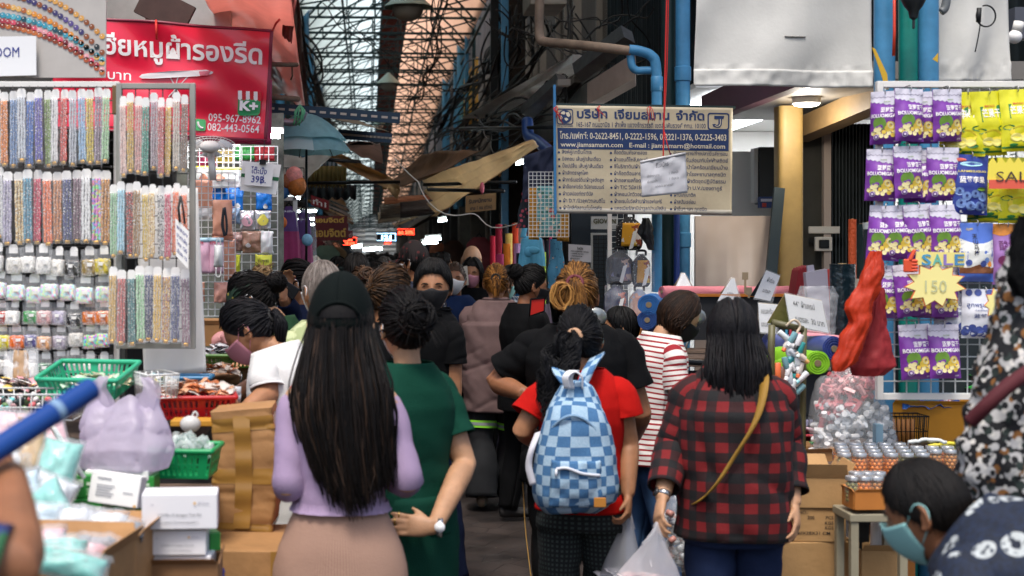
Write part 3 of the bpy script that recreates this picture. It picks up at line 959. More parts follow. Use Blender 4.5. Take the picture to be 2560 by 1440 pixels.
def truss():
 o=MB();y=0
 A=lambda x,z:AR((x,y,z))
 o.bar(A(XL-.12,ZT),A(XR+.12,ZT-.03),.045,.05)
 o.bar(A(XL-.12,ZT+.34),A(XR+.12,ZT+.31),.045,.05)
 o.bar(A(XL,ZT+.05),A(.1,ZT+.30),.03);o.bar(A(.1,ZT+.06),A(1.55,ZT+.30),.03);o.bar(A(1.55,ZT+.05),A(XR,ZT+.27),.03)
 for x in(.1,1.55):o.bar(A(x,ZT),A(x,ZT+.33),.03)
 xs=LS(XL,XR,13)
 for a,b in zip(xs[:-1],xs[1:]):
  o.bar(A(a,bow(a)),A(b,bow(b)),.04)
  o.bar(A(a,bow(a)-.24),A(b,bow(b)-.24),.028)
 for i in range(1,12,2):
  o.bar(A(xs[i],ZT+.33),A(xs[i],bow(xs[i])),.028)
  o.bar(A(xs[i],ZT+.33),A(xs[min(12,i+2)],bow(xs[min(12,i+2)])-.1),.026)
 for i in range(2,12,3):o.bar(A(xs[i],bow(xs[i])-.24),A(xs[i+1],bow(xs[i+1])),.022)
 return o.build('roof_truss',IRON,smooth=0,origin=(0,0,0))
tr0=truss()
NT=30
for i in range(NT):
 o=tr0 if i==0 else tr0 .copy()
 if i:COL.objects.link(o)
 o.location=(0,24.8+i*3.15,-drop(24.8+i*3.15))
 tag(o,'dark teal iron truss under the canopy, number %d counted from the near end'%(i+1)if i else 'nearest dark teal iron truss under the canopy','truss','trusses under the canopy')
for i,x in enumerate((XL,-.6,.36,1.02,1.7,XR)):
 mb=MB();q=bow(x)+(-.3 if x in(XL,XR)else .05);mb.bar((x,13,q),(x,45,q),.05);mb.bar((x,45,q),(x,118,q-drop(118)),.05)
 tag(mb.build('roof_purlin',IRON,smooth=0),'long iron purlin under the canopy, %s'%('along its left eave','through the white sheets','where white meets brown','where brown meets peach','through the peach sheets','along its right eave')[i],'purlin','canopy purlins')
for i in range(9):
 y=26+i*6.3
 for s,x in((-1,XL-.06),(1,XR+.06)):
  mb=MB();mb.bar((x,y,3.4),(x,y,ZT+.4),.07);mb.bar((x,y+.35,3.4),(x,y+.35,ZT+.4),.05)
  for q in range(7):mb.bar((x,y,3.5+q*.46),(x,y+.35,3.9+q*.46),.022)
  tag(mb.build('lattice_post',IRON,smooth=0),'teal lattice post at the %s eave of the canopy, %s in its row'%('left' if s<0 else 'right',('nearest','second','third','fourth','fifth','sixth','seventh','eighth','farthest')[i]),'post','posts carrying the canopy')
for i,(px,py,Y,big)in enumerate(((1020,18,22,1.2),(971,210,40,1.15),(946,312,58,1.0))):
 p=P(px,py,Y)
 t=thing('pendant_lamp','pale conical pendant lamp under the canopy, %s'%('the nearest and largest','between two trusses over the lane','the smallest above the slotted rails')[i],'lamp',p,'pendant lamps')
 m1=MB();m1 .loft(AR([p+(0,0,z)for z in(.32,.28,.02,0)]),(1,0,0),AR([.03,.06,.30,.31])*big,AR([.03,.06,.30,.31])*big,24,cap=(True,False));m1 .build('shade',col('#8fa39a',.5),t)
 m1=MB();m1 .ball(p-(0,0,.03),AR((.2,.2,.16))*big,18,10);m1 .build('glass_bowl',col('#a9a69f',.2),t)
 m1=MB();m1 .tube([p+(0,0,.3),(p[0],p[1],bow(p[0])+.02)],.012,6);m1 .build('cord',BLACKIRON,t)
 # --- pipes and cables on the fronts
def pipe(name,pts,r,m,label,group='pipes',n=14,k=None,joints=()):
 mb=MB();mb.tube(pts,r,n,k=k)
 for q in joints:
  q=AR(q,float);mb.loft(AR([q+(0,0,z)for z in(-.05,-.045,.045,.05)]),(1,0,0),AR([r,r*1.14,r*1.14,r]),AR([r,r*1.14,r*1.14,r]),n)
 return tag(mb.build(name,m,angle=50),label,'pipe',group)
for i,(px,Y,r,z0,z1)in enumerate(((1246,25.6,.06,2.9,8),(1172,34,.05,2.9,8),(1152,36,.10,2.9,7.6),(1140,38,.07,2.9,7.6),(1118,43,.12,2.9,7.2))):
 x=min(X(px,Y),2.36)
 pipe('drain_pipe',[(x,Y,z0),(x,Y,z1)],r,mat('pale_blue_pvc','#5ba0c9',.35)if i>1 else BLUEPIPE,'blue drain pipe on the right fronts under the canopy, %s along'%('first','second','third','fourth','fifth','sixth','seventh','eighth')[i],'blue drain pipes under the canopy')
for i,(px,Y)in enumerate(((700,24),(764,31),(778,36),(796,44))):
 x=max(X(px,Y),-1.48)
 pipe('drain_pipe',[(x,Y,2.9),(x,Y,8)],.08,BLUEPIPE,'blue drain pipe on the left fronts under the canopy, %s along'%('first','second','third','fourth')[i],'blue drain pipes under the canopy')
RUBBER=mat('black_cable','#101112',.6)
def wires(label,ends,n,sag,spread,r=.009,seed=0,name='cable_bundle',m=None):
 rs=np.random.default_rng(seed);ps=[]
 for i in range(n):
  a,b=AR(ends[0],float)+rs.normal(0,spread,3),AR(ends[-1],float)+rs.normal(0,spread,3)
  mids=[AR(q,float)+rs.normal(0,spread,3)for q in ends[1:-1]]
  pts=[a]+mids+[b]
  c=catmull(pts,26);t=LS(0,1,26)
  c[:,2]-=sag*rs.uniform(.4,1.3)*np.sin(np.pi*t)+.04*np.sin(t*18+i*2)
  c[:,0]+=.05*np.sin(t*14+i)
  ps.append(c)
 mb=MB();mb.tubes(AR(ps),r*rs.uniform(.6,1.5,(n,1))*np.ones((1,26)),5)
 return tag(mb.build(name,m or RUBBER),label,'cables','cables')
wires('thick black cable tangle sagging along the right fronts',[P(1285,40,22),P(1240,120,24),P(1170,200,30),P(1085,320,40)],16,.25,.16,.02,1)
wires('black cable bundle hanging past the dark wooden post',[P(1300,0,18),P(1290,120,18.5),P(1230,250,22),P(1180,380,26)],14,.3,.2,.014,2)
wires('loose cables dropping in front of the peach canopy sheets',[P(1100,-10,20),P(1085,120,20),P(1060,200,21),P(1030,260,22)],6,.05,.05,.008,3)
wires('tangled wires behind the brown awning',[P(1300,250,17),P(1200,300,20),P(1100,350,28),P(1000,430,45)],14,.3,.25,.012,4)
wires('wires crossing the lane under the canopy',[P(830,-5,24),P(900,80,24),P(1040,180,24),P(1150,230,24)],3,.02,.12,.007,5)
wires('black wires along the left fronts under the canopy',[P(720,60,20),P(760,160,24),P(790,230,30),P(840,330,44)],14,.2,.15,.016,6)
wires('wire knot hanging over the right shop front',[P(1440,20,12.5),P(1500,70,12.3),P(1560,60,12.2),P(1620,10,12)],7,.25,.15,.008,7)
wires('curly wires between the post and the grey pipe',[P(1260,20,15),P(1300,80,15),P(1340,20,15),P(1400,130,14)],6,.3,.12,.007,8)
wires('drooping wires under the long white fascia',[P(1430,170,13),P(1360,230,13.5),P(1290,280,14),P(1200,300,17)],9,.2,.1,.009,9)
for i,(px,Y,wd_,m,lb)in enumerate(((1290,20,.24,mat('dark_timber','#2c231c',.9,bump=.6,bscale=20,var=.4),'thick dark timber post in the cable tangle'),(1262,18,.09,BLUEPIPE,'slim blue post beside the dark timber post'),(1236,21,.12,BLACKIRON,'black iron post in the cable tangle'))):
 mb=MB();x=X(px,Y);mb.box((x,Y,4.0),(wd_,wd_,8));tag(mb.build('post',m,smooth=0,bevel=.01),lb,'post')
 # --- right corner building
SHEETDARK=mat('dark_corrugated_iron','#26343a',.6,metal=.25,var=.35,vscale=1.5,bump=.2,bscale=20)
cb=thing('corner_building','dark corrugated corner shop building with a bright white shop below','building',(4.2,12.4,0))
mb=MB()
n=220;xs=LS(2.45,7.4,n)
mb.grid(AR([[(x,10.62+.018*sin(x*62),z)for z in(3.02,7)]for x in xs]),.01)
ys=LS(10.64,14.5,170)
mb.grid(AR([[(2.45+.018*sin(y*62),y,z)for z in(7,3.02)]for y in ys]),.01)
mb.build('upper_wall',SHEETDARK,cb)
mb=MB();mb.box((4.95,12.6,7.05),(5.1,4.1,.1));mb.build('roof',CONCRETE,cb,smooth=0)
mb=MB();mb.box((4.95,12.6,3.0),(5.0,3.95,.04));mb.build('ceiling',col('#f2f2ee',.6),cb,smooth=0)
mb=MB()
mb.box((4.95,14.52,1.5),(5.0,.06,2.95));mb.box((7.4,12.6,1.5),(.06,3.8,2.95))
mb.build('shop_wall',col('#eceae4',.7),cb,smooth=0)
for i in range(6):
 mb=MB();x=2.75+i*.75
 mb.box((x,12.4,2.955),(.12,3.2,.03))
 mb.build('ceiling_light',mat('shop_light','#f4f8ff',.5,emit=9.),cb,smooth=0)
for i in range(14):
 pass
mb=MB();mb.box((2.95,10.64,1.25),(.9,.05,2.5));mb.build('side_panel',col('#e6e6e0',.6),cb,smooth=0)
t=thing('shop_canopy','dark soffit with a round lamp over the right shop front','canopy',(3.9,9.0,2.72))
mb=MB();mb.box((4.6,9.3,2.78),(4.1,2.5,.1));mb.build('soffit',mat('grey_soffit','#74706a',.45,var=.15),t,smooth=0)
mb=MB();mb.box((2.5,9.3,2.80),(.08,2.4,.2));mb.build('edge_trim',mat('maroon_trim','#4b2434',.6,var=.2),t,smooth=0)
p=P(2016,249,9.0);p[2]=2.70
mb=MB();mb.loft(AR([p+(0,0,z)for z in(.03,-.01)]),(1,0,0),.088,.088,28);rim=mb.build('lamp_rim',WHITEPAINT,t,angle=40)
mb=MB();mb.loft(AR([p+(0,0,z)for z in(-.010,-.022,-.028)]),(1,0,0),[.08,.076,.05],[.08,.076,.05],28);mb.build('lamp_diffuser',mat('round_lamp_glow','#fff6e4',.5,emit=5.),rim)
lg_=bpy.data.lights.new('round_lamp_light','POINT');lg_.energy=8;lg_.color=(1,.93,.82);lg_.shadow_soft_size=.06
lo=bpy.data.objects.new('round_lamp_light',lg_);COL.objects.link(lo);lo.parent=rim;lo.location=p-org(rim)+(0,0,-.12)
mb=MB();mb.loft(AR([(X(1971,9.5),9.5,z)for z in(0,2.72)]),(1,0,0),.083,.083,30,5.)
tag(mb.build('yellow_column',mat('yellow_paint','#b59559',.5,var=.22,vscale=3,bump=.1,bscale=15),angle=60),'smooth yellow ochre column under the shop canopy','column')
t=thing('folding_gate','grey steel folding gate with a pale locking bar','gate',(X(2128,10.1),10.1,0))
mb=MB();xs=LS(X(2072,10.1),X(2200,10.1),61)
mb.grid(AR([[(x,10.1+(.018 if i%4 in(1,2)else-.018),z)for z in(.02,2.66)]for i,x in enumerate(xs)]),.006);mb.build('leaf',SHUTTER,t,smooth=0)
mb=MB();mb.bar((X(2066,10.0),10.0,0),(X(2066,10.0),10.0,2.6),.05);lbm=col('#b9a79a',.6);lb_=mb.build('locking_bar',lbm,t,smooth=0)
mb=MB();q=P(2058,610,9.97);mb.box(q,(.12,.03,.10));mb.box(P(2060,575,9.97),(.22,.02,.05));mb.build('padlock_plate',col('#d9d2c6',.5),lb_,smooth=0,bevel=.006)
mb=MB();mb.box(q+(0,-.02,0),(.07,.02,.06));mb.build('padlock',BLACKIRON,lb_,smooth=0,bevel=.006)
mb=MB();mb.box((X(2030,10.15),10.15,1.36),(.17,.12,2.7));tag(mb.build('gate_jamb',mat('dark_jamb','#3d3b34',.7,var=.2),smooth=0),'dark olive jamb between yellow column and folding gate','jamb')
mb=MB();mb.bar(P(1995,330,9.8),P(2215,236,8.6),.14,.14);tag(mb.build('header_beam',mat('ochre_beam','#7a6240',.6,var=.2),smooth=0),'ochre beam slanting above the folding gate','beam')
mb=MB();a,b_=P(1738,540,9.45),P(1930,540,9.45)
pm=patterned('laminate_partition',lambda nt,u,v,o:mixc(nt,noise_at(nt,o,3.,.3,.7),lin('#8c7d72'),lin('#a5968a')),.45,bump=.05)
g=AR([[(x,9.45+.004*cos((x-a[0])/.15*2*np.pi),z)for z in(0,a[2])]for x in LS(a[0],b_[0],60)]);mb.grid(g,.03)
tag(mb.build('partition_panel',pm),'grey brown laminate partition left of the yellow column','partition')
mb=MB();mb.bar(P(1922,745,9.3),P(1948,470,9.38),.07,.03);tag(mb.build('leaning_board',mat('dark_teal_board','#243236',.6),smooth=0),'dark teal board leaning on the partition edge','board')
t=thing('meter_box','black electric meter box on the white shop wall','box',P(1910,515,10.4))
mb=MB();a=P(1918,440,10.45);mb.box(a,(.16,.12,.42));mb.build('case',mat('black_case','#15191c',.4),t,smooth=0,bevel=.01)
mb=MB();mb.box(a+(-.1,-.02,0),(.03,.1,.40));mb.build('door',col('#d5d5d0',.5),t,smooth=0,bevel=.005)
mb=MB();q=P(1918,506,10.3);mb.box(q,(.12,.06,.08));mb.box(q+(0,-.031,.015),(.11,.004,.02),1);mb.box(q+(-.03,-.031,-.02),(.03,.004,.03),2)
tag(mb.build('carton',[col('#23407c',.5),col('#d8d8e4',.5),col('#c23a2a',.5)],smooth=0),'small blue carton under the black meter box','carton')
pipe('drain_pipe',[(X(1707,9.5),9.5,0),(X(1707,9.5),9.5,4.6)],.048,BLUEPIPE,'tall straight blue drain pipe behind the white tarp edge','corner pipes',20,joints=[P(1707,600,9.5),P(1707,185,9.5)])
pipe('drain_pipe',[P(1572,124,9.3),P(1600,128,9.3),P(1628,140,9.3),P(1640,170,9.3),P(1642,300,9.3),P(1642,730,9.3)],.034,BLUEPIPE,'blue drain pipe bending down behind the company banner','corner pipes',20,k=60,joints=[P(1642,210,9.3)])
pipe('drain_pipe',[P(1576,138,9.32),P(1580,165,9.32),P(1592,176,9.32),P(1612,176,9.32),P(1634,176,9.32)],.026,BLUEPIPE,'short blue trap pipe under the blue bend','corner pipes',18,k=30)
pipe('drain_pipe',[P(1350,-20,9.8),P(1348,60,9.8),P(1350,95,9.78),P(1362,104,9.75),P(1420,110,9.6),P(1500,118,9.4),P(1580,128,9.3)],.032,mat('dirty_grey_pvc','#7d6a58',.7,var=.4,vscale=6,bump=.3,bscale=30),'dirty beige drain pipe with an elbow, running into the blue bend','corner pipes',20,k=60)
pipe('drain_pipe',[(X(1672,9.6),9.6,0),(X(1672,9.6),9.6,4.6)],.05,mat('bottle_green_post','#0f2b2b',.5),'dark green post between two blue pipes','corner pipes',16)
pipe('drain_pipe',[P(1692,520,9.4),P(1692,735,9.4)],.02,mat('navy_pvc','#243f86',.4),'thin navy pipe beside the tall blue pipe','corner pipes',14)
for px,r,m,lb in((2211,.044,BLUEPIPE,'blue drain pipe standing behind the snack rack post'),(2270,.040,GREENPIPE,'green pipe behind the snack rack'),(2320,.044,BLUEPIPE,'blue drain pipe right of the green pipe')):
 pipe('drain_pipe',[(X(px,6.6),6.6,0),(X(px,6.6),6.6,4)],r*1.08,m,lb,'pipes behind the snack rack',22)
for px,w_,lb in((1454,.05,'blue pipe left of the paper notice'),(1470,.045,'second blue pipe left of the paper notice')):
 pipe('drain_pipe',[(X(px,11),11,0),(X(px,11),11,2.6)],w_,BLUEPIPE,lb,'pipes by the paper notice',16)
mb=MB();a=P(1365,10,10.2);mb.box(a+(0,.1,.12),(.26,.5,.3));tag(mb.build('duct_box',mat('beige_duct','#7b7261',.7,var=.3),smooth=0,bevel=.01),'beige duct box above the dirty drain pipe','duct')
mb=MB();mb.box((X(1560,10.5),10.55,3.72),(1.35,.06,.16));tag(mb.build('sign_strip',mat('dull_green_strip','#4d635f',.7,var=.3),smooth=0),'dull green metal strip above the dark shop front','strip')
def slab(name,label,cat,pts,ext,m,bevel=.004):
 mb=MB();mb.poly(pts,ext);return tag(mb.build(name,m,smooth=0),label,cat)
slab('awning_fascia','long white awning fascia slanting over the right fronts','fascia',[P(1432,136,12),P(1432,156,12),P(1200,296,17.5),P(1152,296,17.5)],(.25,.4,.05),mat('aged_white_metal','#f2efe8',.5,var=.25,vscale=2))
slab('gutter','dark lead gutter sloping under the beige pipe','gutter',[P(1436,186,11),P(1560,92,9.9),P(1588,108,9.9),P(1456,206,11)],(0,.12,.1),mat('lead_gutter','#4c4f50',.5,metal=.4,var=.4,vscale=8))
slab('awning_soffit','beige concrete awning side below the lead gutter','awning',[P(1468,208,10.6),P(1588,130,9.9),P(1588,194,9.9),P(1468,262,10.6)],(.1,.5,0),mat('beige_soffit','#9d8a7c',.8,var=.15))
slab('gutter','second dark gutter beside the blue sign post','gutter',[P(1304,285,12.5),P(1396,203,11),P(1420,208,11),P(1330,300,12.5)],(0,.15,.08),mat('lead_gutter','#4c4f50',.5))
mb=MB();mb.tube([P(1318,300,12.3),P(1322,340,12.2),P(1345,355,12),P(1392,395,11.5)],.05,14,k=24);tag(mb.build('drain_pipe',mat('deep_blue_pvc','#1c3e78',.45)),'deep blue pipe slanting down behind the company banner','pipe')
mb=MB();mb.box(P(1408,208,10.9),(.1,.1,.05));tag(mb.build('gutter_box',col('#8b8378',.6),smooth=0,bevel=.005),'small pale box at the end of the second gutter','box')
mb=MB();mb.box((2.44,34,5.35),(.04,4.5,1.5));tag(mb.build('window_shutter',mat('yellow_shutter','#e0a72c',.6,var=.15,emit=0),smooth=0),'yellow shutter on the right front seen through cables','shutter')
# --- cloth overhead
def cloth(name,label,cat,tl,tr,bl,br,m,rip=None,nu=24,nv=16,th=.004,group=None,parts=None):
 at=quad_surf(tl,tr,bl,br,rip)
 mb=MB();sheet(mb,at,nu,nv,th)
 o=mb.build(name,m);tag(o,label,cat,group)
 return o,at
def rip(amp,fa=3.,fb=2.,seed=0.,sag=0.):
 return lambda a,b:amp*N3(V((a*fa+seed,b*fb,seed)))+amp*.5*N3(V((a*fa*2.7+seed,b*fb*2.2+a*3,seed+5)))-sag*sin(pi*a)*sin(pi*b)
TARPW=mat('white_tarp','#d9d8d2',.6,var=.13,vscale=1.6,trans=.15,bump=.1,bscale=60)
def tarp_fold(a,b):
 v=.018*sin(a*9+b*5)*(.3+b)+.010*N3(V((a*7,b*3,2)))
 if b>.86:v+=.012*N3(V((a*30,b*12,7)))
 return v
o,at=cloth('hanging_tarp','big off-white tarp hanging over the shop canopy','tarp',P(1742,-150,7.5),P(2182,-150,7.5),P(1737,213,7.5),P(2178,220,7.5),TARPW,tarp_fold,60,50)
mb=MB();sheet(mb,at,60,8,.006,b0=.885,b1=1.,lift=.004);mb.build('hem',TARPW,o)
mb=MB()
for k in range(5):mb.tube([at(.5+k*.02,.66+.004*(k%2),.004),at(.54+k*.02,.662,.004)],.004,5)
mb.build('smudge',col('#8f8d88',.9),o)
cloth('hanging_tarp','narrower white tarp behind the snack rack, right of the pipes','tarp',P(2338,-150,6.9),P(2522,-150,6.9),P(2338,205,6.9),P(2524,205,6.9),TARPW,tarp_fold,30,40)
REDT=mat('red_translucent_tarp','#e9b0a6',.3,trans=.72,var=.12,vscale=2.5)
cloth('red_awning','faded red translucent awning above the left stalls','awning',P(380,-160,5.4),P(720,-60,6.6),P(560,60,9.2),P(765,290,13),REDT,rip(.05,2,3,3.,.1),34,34)
cloth('awning_flap','torn dark red flap at the tip of the red awning','flap',P(712,-5,8),P(742,-5,8),P(706,92,8.1),P(728,108,8.1),mat('dirty_flap','#7a3a34',.7,var=.6,vscale=12),rip(.03,6,2),10,14)
cloth('awning_edge','long brown rolled awning edge by the red awning','awning',P(725,-20,8.6),P(745,-20,8.6),P(752,270,13),P(772,270,13),mat('brown_rolled_tarp','#5b4a42',.8,var=.4),rip(.05,2,6),6,24)
cloth('pale_awning','pale slanting awning lit from above, below the red awning','awning',P(560,120,9.5),P(660,110,9.5),P(700,240,13),P(752,240,13),mat('pale_tarp','#d9c6bd',.35,trans=.5,var=.1),rip(.08,3,3,9.),18,18)
mb=MB();mb.box(P(420,18,8.4),(.75,.1,.4));tag(mb.build('soffit_board',mat('grey_peeling_board','#b5b0aa',.8,var=.25,vscale=3),smooth=0),'grey peeling board behind the bead poster','board')
mb=MB();mb.bar(P(372,-30,8.2),P(372,120,8.2),.035);tag(mb.build('steel_upright',RUST,smooth=0),'rusty upright above the red banner','post')
mb=MB();mb.bar(P(430,-10,8.0),P(395,60,8.0),.05,.3);tag(mb.build('brown_brace',mat('brown_plank','#4d3832',.8,var=.3),smooth=0),'brown plank brace behind the red banner','brace')
mb=MB();mb.tube([P(655,160,8.2),P(742,162,8.6)],.014,8);mb.tube([P(730,163,8.6),P(731,190,8.6),P(727,200,8.6)],.006,6);tag(mb.build('awning_pole',RUST),'rusty pole under the red awning','pole')
mb=MB();mb.tube([P(655,240,8.2),P(745,248,8.8)],.017,8);tag(mb.build('awning_pole',RUST),'dark pole above the blue umbrella','pole')
def rail(a,b,label):
 mb=MB();a,b=AR(a),AR(b)
 mb.bar(a,b,.012,.075);mb.bar(a+(0,.03,.036),b+(0,.03,.036),.06,.006)
 n=14
 t=nrm(b-a)
 for i in range(n):
  q=a+(b-a)*(i+.5)/n;mb.bar(q-t*.022+(0,-.0075,0),q+t*.022+(0,-.0075,0),.003,.016,1)
 return tag(mb.build('slotted_rail',[mat('navy_slotted_steel','#1d3447',.5,metal=.3),col('#b8aa9c',.6)],smooth=0),label,'rail','slotted rails')
rail(P(640,268,10.2),P(1000,296,10.2),'navy slotted steel rail over the blue umbrella')
rail(P(846,335,11.5),P(980,346,11.5),'shorter navy slotted rail below the first one')
TAN=mat('tan_awning_cloth','#cfb083',.75,trans=.6,var=.2,vscale=3,bump=.15,bscale=30)
BRN=mat('brown_awning_cloth','#86664a',.8,trans=.5,var=.4,vscale=3,bump=.2,bscale=25)
GRYT=mat('grey_pink_awning','#c4b2a8',.75,trans=.6,var=.2,vscale=3)
def strut(n,label,a,b,r=.016,m=BLACKIRON):
 mb=MB();mb.tube([a,b],r,8);return tag(mb.build(n,m),label,'pole')
cloth('cloth_awning','grey brown awning strip from the slotted rail toward the canopy','awning',P(790,262,13),P(850,278,13),P(846,304,10.6),P(972,330,10.6),mat('taupe_awning','#a8977f',.8,trans=.55,var=.25),rip(.02,1.5,1.5,1.),group='mid awnings')
cloth('cloth_awning','pinkish grey awning with a ragged edge beside the umbrella','awning',P(865,360,12),P(950,355,12),P(872,378,14),P(958,414,14),GRYT,rip(.03,1.5,1.5,2.,.06),group='mid awnings')
cloth('cloth_awning','tan left awning sloping down to the lane','awning',P(805,388,13),P(858,388,13.5),P(985,480,15.5),P(1000,455,17),TAN,rip(.04,1.5,1.5,3.,.08),group='mid awnings')
cloth('cloth_awning','tan awning tip drooping over the lane','awning',P(930,440,15.5),P(1001,455,16),P(982,484,15.2),P(996,496,15.2),TAN,rip(.05,4,4,13.),group='mid awnings')
cloth('cloth_awning','stained brown awning on the right','awning',P(1056,386,15.5),P(1200,370,12.6),P(978,455,16),P(1010,470,13.6),BRN,rip(.04,1.5,1.5,4.,.08),group='mid awnings')
cloth('cloth_awning','long cream awning twisting down from the right fronts','awning',P(1334,350,10.8),P(1342,364,10.6),P(1060,452,14.5),P(1085,545,14.3),mat('cream_awning','#f2e0c0',.75,trans=.65,var=.12,vscale=3),lambda a,b:.03*sin(a*18+b*2)*(.3+b)+.02*N3(V((a*5,b*8,3))),30,30,group='mid awnings')
cloth('cloth_awning','white plastic sheet hanging under the blue umbrella','awning',P(700,375,11.2),P(830,388,11.5),P(705,440,11),P(770,445,11),mat('white_sheet_plastic','#eeeae2',.5,trans=.65),rip(.08,3,3,6.,.1),group='mid awnings')
g=AR([[P(px,py,15.)+(0,.035*sin(px*.55),0)for py in(466+4*sin(px*.8),440,415)]for px in LS(735,866,110)])
mb=MB();mb.grid(g,.004);tag(mb.build('pleated_awning',mat('olive_awning','#a8965c',.8,trans=.55,var=.15)),'olive pleated awning valance above the dark stall','awning')
mb=MB();g=AR([[P(px,py,15.6)+(0,.05*sin(px*.3),0)for py in(492+8*abs(sin(px*.14)),462)]for px in LS(740,890,60)]);mb.grid(g,.004);tag(mb.build('scalloped_valance',mat('black_valance','#16181a',.8)),'black scalloped valance under the olive awning','awning')
for i in range(6):
 yy=17.5+i*3.2
 cloth('cloth_awning','dull %s awning layered far down the left side, %s of its row'%(('grey','tan','brown')[i%3],('first','second','third','fourth','fifth','last')[i]),'awning',(-1.5,yy,3.0),(-.35,yy,2.50-.02*i),(-1.5,yy+2.8,3.0),(-.35,yy+2.8,2.5),(GRYT,TAN,BRN)[i%3],rip(.04,1.5,2,i),group='layered far awnings')
 cloth('cloth_awning','dull %s awning layered far down the right side, %s of its row'%(('brown','grey','tan')[i%3],('first','second','third','fourth','fifth','last')[i]),'awning',(.75,yy,2.5-.02*i),(2.5,yy,3.2),(.75,yy+2.8,2.45),(2.5,yy+2.8,3.2),(BRN,GRYT,TAN)[i%3],rip(.05,1.5,2,i+20),group='layered far awnings')
for a,b,lb in((P(740,458,14),P(1000,455,14),'black pole under the tan left awning'),(P(1060,462,13.5),P(1290,455,12.6),'black pole carrying the cream awning'),(P(1070,474,13),P(1260,478,12.3),'grey pole below the cream awning'),(P(1150,322,14),P(1390,318,11.6),'thin black pole behind the company banner'),(P(790,398,12.5),P(900,404,12.8),'black pole in the tan awning'),(P(870,358,12.2),P(952,358,12.2),'black bar in the pinkish awning')):
 strut('awning_pole',lb,a,b)
wires('pale cord slanting across the lane to the fabric rolls',[P(985,395,11),P(1080,490,11),P(1200,545,11),P(1395,550,10)],1,.03,.0,.006,31,'cord',col('#c9c4ba',.7))
# --- left stall: the bead rack
def ordinal(i):return('first','second','third','fourth','fifth','sixth','seventh','eighth','ninth','tenth','eleventh','twelfth','thirteenth','fourteenth','fifteenth','sixteenth')[i]
CLEAR=mat('clear_film','#eef2f4',.12,alpha=.16,spec=.8)
CLEARW=mat('cloudy_film','#e6e8ea',.2,alpha=.22,bump=.6,bscale=40)
CARD=mat('white_card','#efeeea',.6)
CARTON=mat('brown_carton','#a57a4c',.75,var=.22,vscale=7,bump=.5,bscale=14)
CARTOND=mat('darker_carton','#8a6440',.75,var=.25,vscale=7,bump=.5,bscale=14)
TAPE=mat('brown_tape','#9c7438',.18,var=.1)
GRIDW=mat('white_grid_wire','#d7d9d6',.4)
INK=mat('blue_ink','#1f2f86',.6)
INKB=mat('black_ink','#191919',.6)
def beads_mat(c1,c2=None):
 k='beads_'+c1 .strip('#')+(c2 or '').strip('#')
 if k in _mats:return _mats[k]
 m=mat(k,c1,.18,spec=.7,coat=.5)
 nt=m.node_tree;b=nt.nodes['Principled BSDF']
 tc=node(nt,'ShaderNodeTexCoord')
 v=node(nt,'ShaderNodeTexVoronoi');v.inputs['Scale'].default_value=300
 nt.links.new(tc.outputs['Object'],v.inputs['Vector'])
 sp=node(nt,'ShaderNodeSeparateColor');nt.links.new(v.outputs['Color'],sp.inputs[0])
 a=mixc(nt,mathn(nt,'GREATER_THAN',sp.outputs[0],.5),lin(c1),lin(c2 or c1))
 a=mixc(nt,mathn(nt,'MULTIPLY',mathn(nt,'GREATER_THAN',sp.outputs[1],.90),.8),a,(.95,.93,.88))  # sparkle of the beads painted in as random white specks
 a=mixc(nt,mathn(nt,'MULTIPLY',mathn(nt,'LESS_THAN',sp.outputs[1],.18),.6),a,[x*.35 for x in lin(c1)])
 nt.links.new(a,b.inputs['Base Color'])
 return m
def mixed_beads(sat=.5,val=.9):
 k='mixed_beads_%d'%(sat*100)
 if k in _mats:return _mats[k]
 m=mat(k,'#ffffff',.25,spec=.6)
 nt=m.node_tree;b=nt.nodes['Principled BSDF']
 tc=node(nt,'ShaderNodeTexCoord')
 v=node(nt,'ShaderNodeTexVoronoi');v.inputs['Scale'].default_value=110
 nt.links.new(tc.outputs['Object'],v.inputs['Vector'])
 sp=node(nt,'ShaderNodeSeparateColor');nt.links.new(v.outputs['Color'],sp.inputs[0])
 cc=node(nt,'ShaderNodeCombineColor',mode='HSV');nt.links.new(sp.outputs[0],cc.inputs[0]);cc.inputs[1].default_value=sat;cc.inputs[2].default_value=val
 nt.links.new(cc.outputs[0],b.inputs['Base Color'])
 return m
def strand_pack(w,h,wide=1):
 0
 t=thing('bead_strand_pack','','bead strands',(0,0,0))
 o=MB();hw=w*.46
 o.poly([(-hw*.6,0,0),(-hw,0,-.010),(-hw,0,-.036),(hw,0,-.036),(hw,0,-.010),(hw*.6,0,0)],(0,.0015,0));o.build('header_card',CARD,t,smooth=0)
 s=MB();n=3*wide;K=34
 zz=LS(-.034,-h+.012,K)
 for i in range(n):
  x=(i-(n-1)/2)*w*.29/wide
  r=(w*.135/wide)*(1+.22*np.sin(np.arange(K)*2.4+i));r[0]*=.3;r[-1]*=.5
  s.tube([(x+.001*sin(z*70+i),-.004+.002*sin(i*2.),z)for z in zz],r,6)
 s.build('strand',beads_mat('#c0c0c0'),t)
 g=MB();g.box((0,-.004,-h+.010),(w*.5,.010,.014));g.build('gold_clasp',mat('gold_clasp','#c9973a',.3,metal=.7),t,bevel=.003)
 c=MB();c.grid(AR([[(x,-.012-.004*cos(x/w*3)+.0015*sin(z*60+x*300),z)for z in LS(-h,-.03,14)]for x in LS(-w*.48,w*.48,7)]));c.build('sleeve',CLEAR,t)
 return t
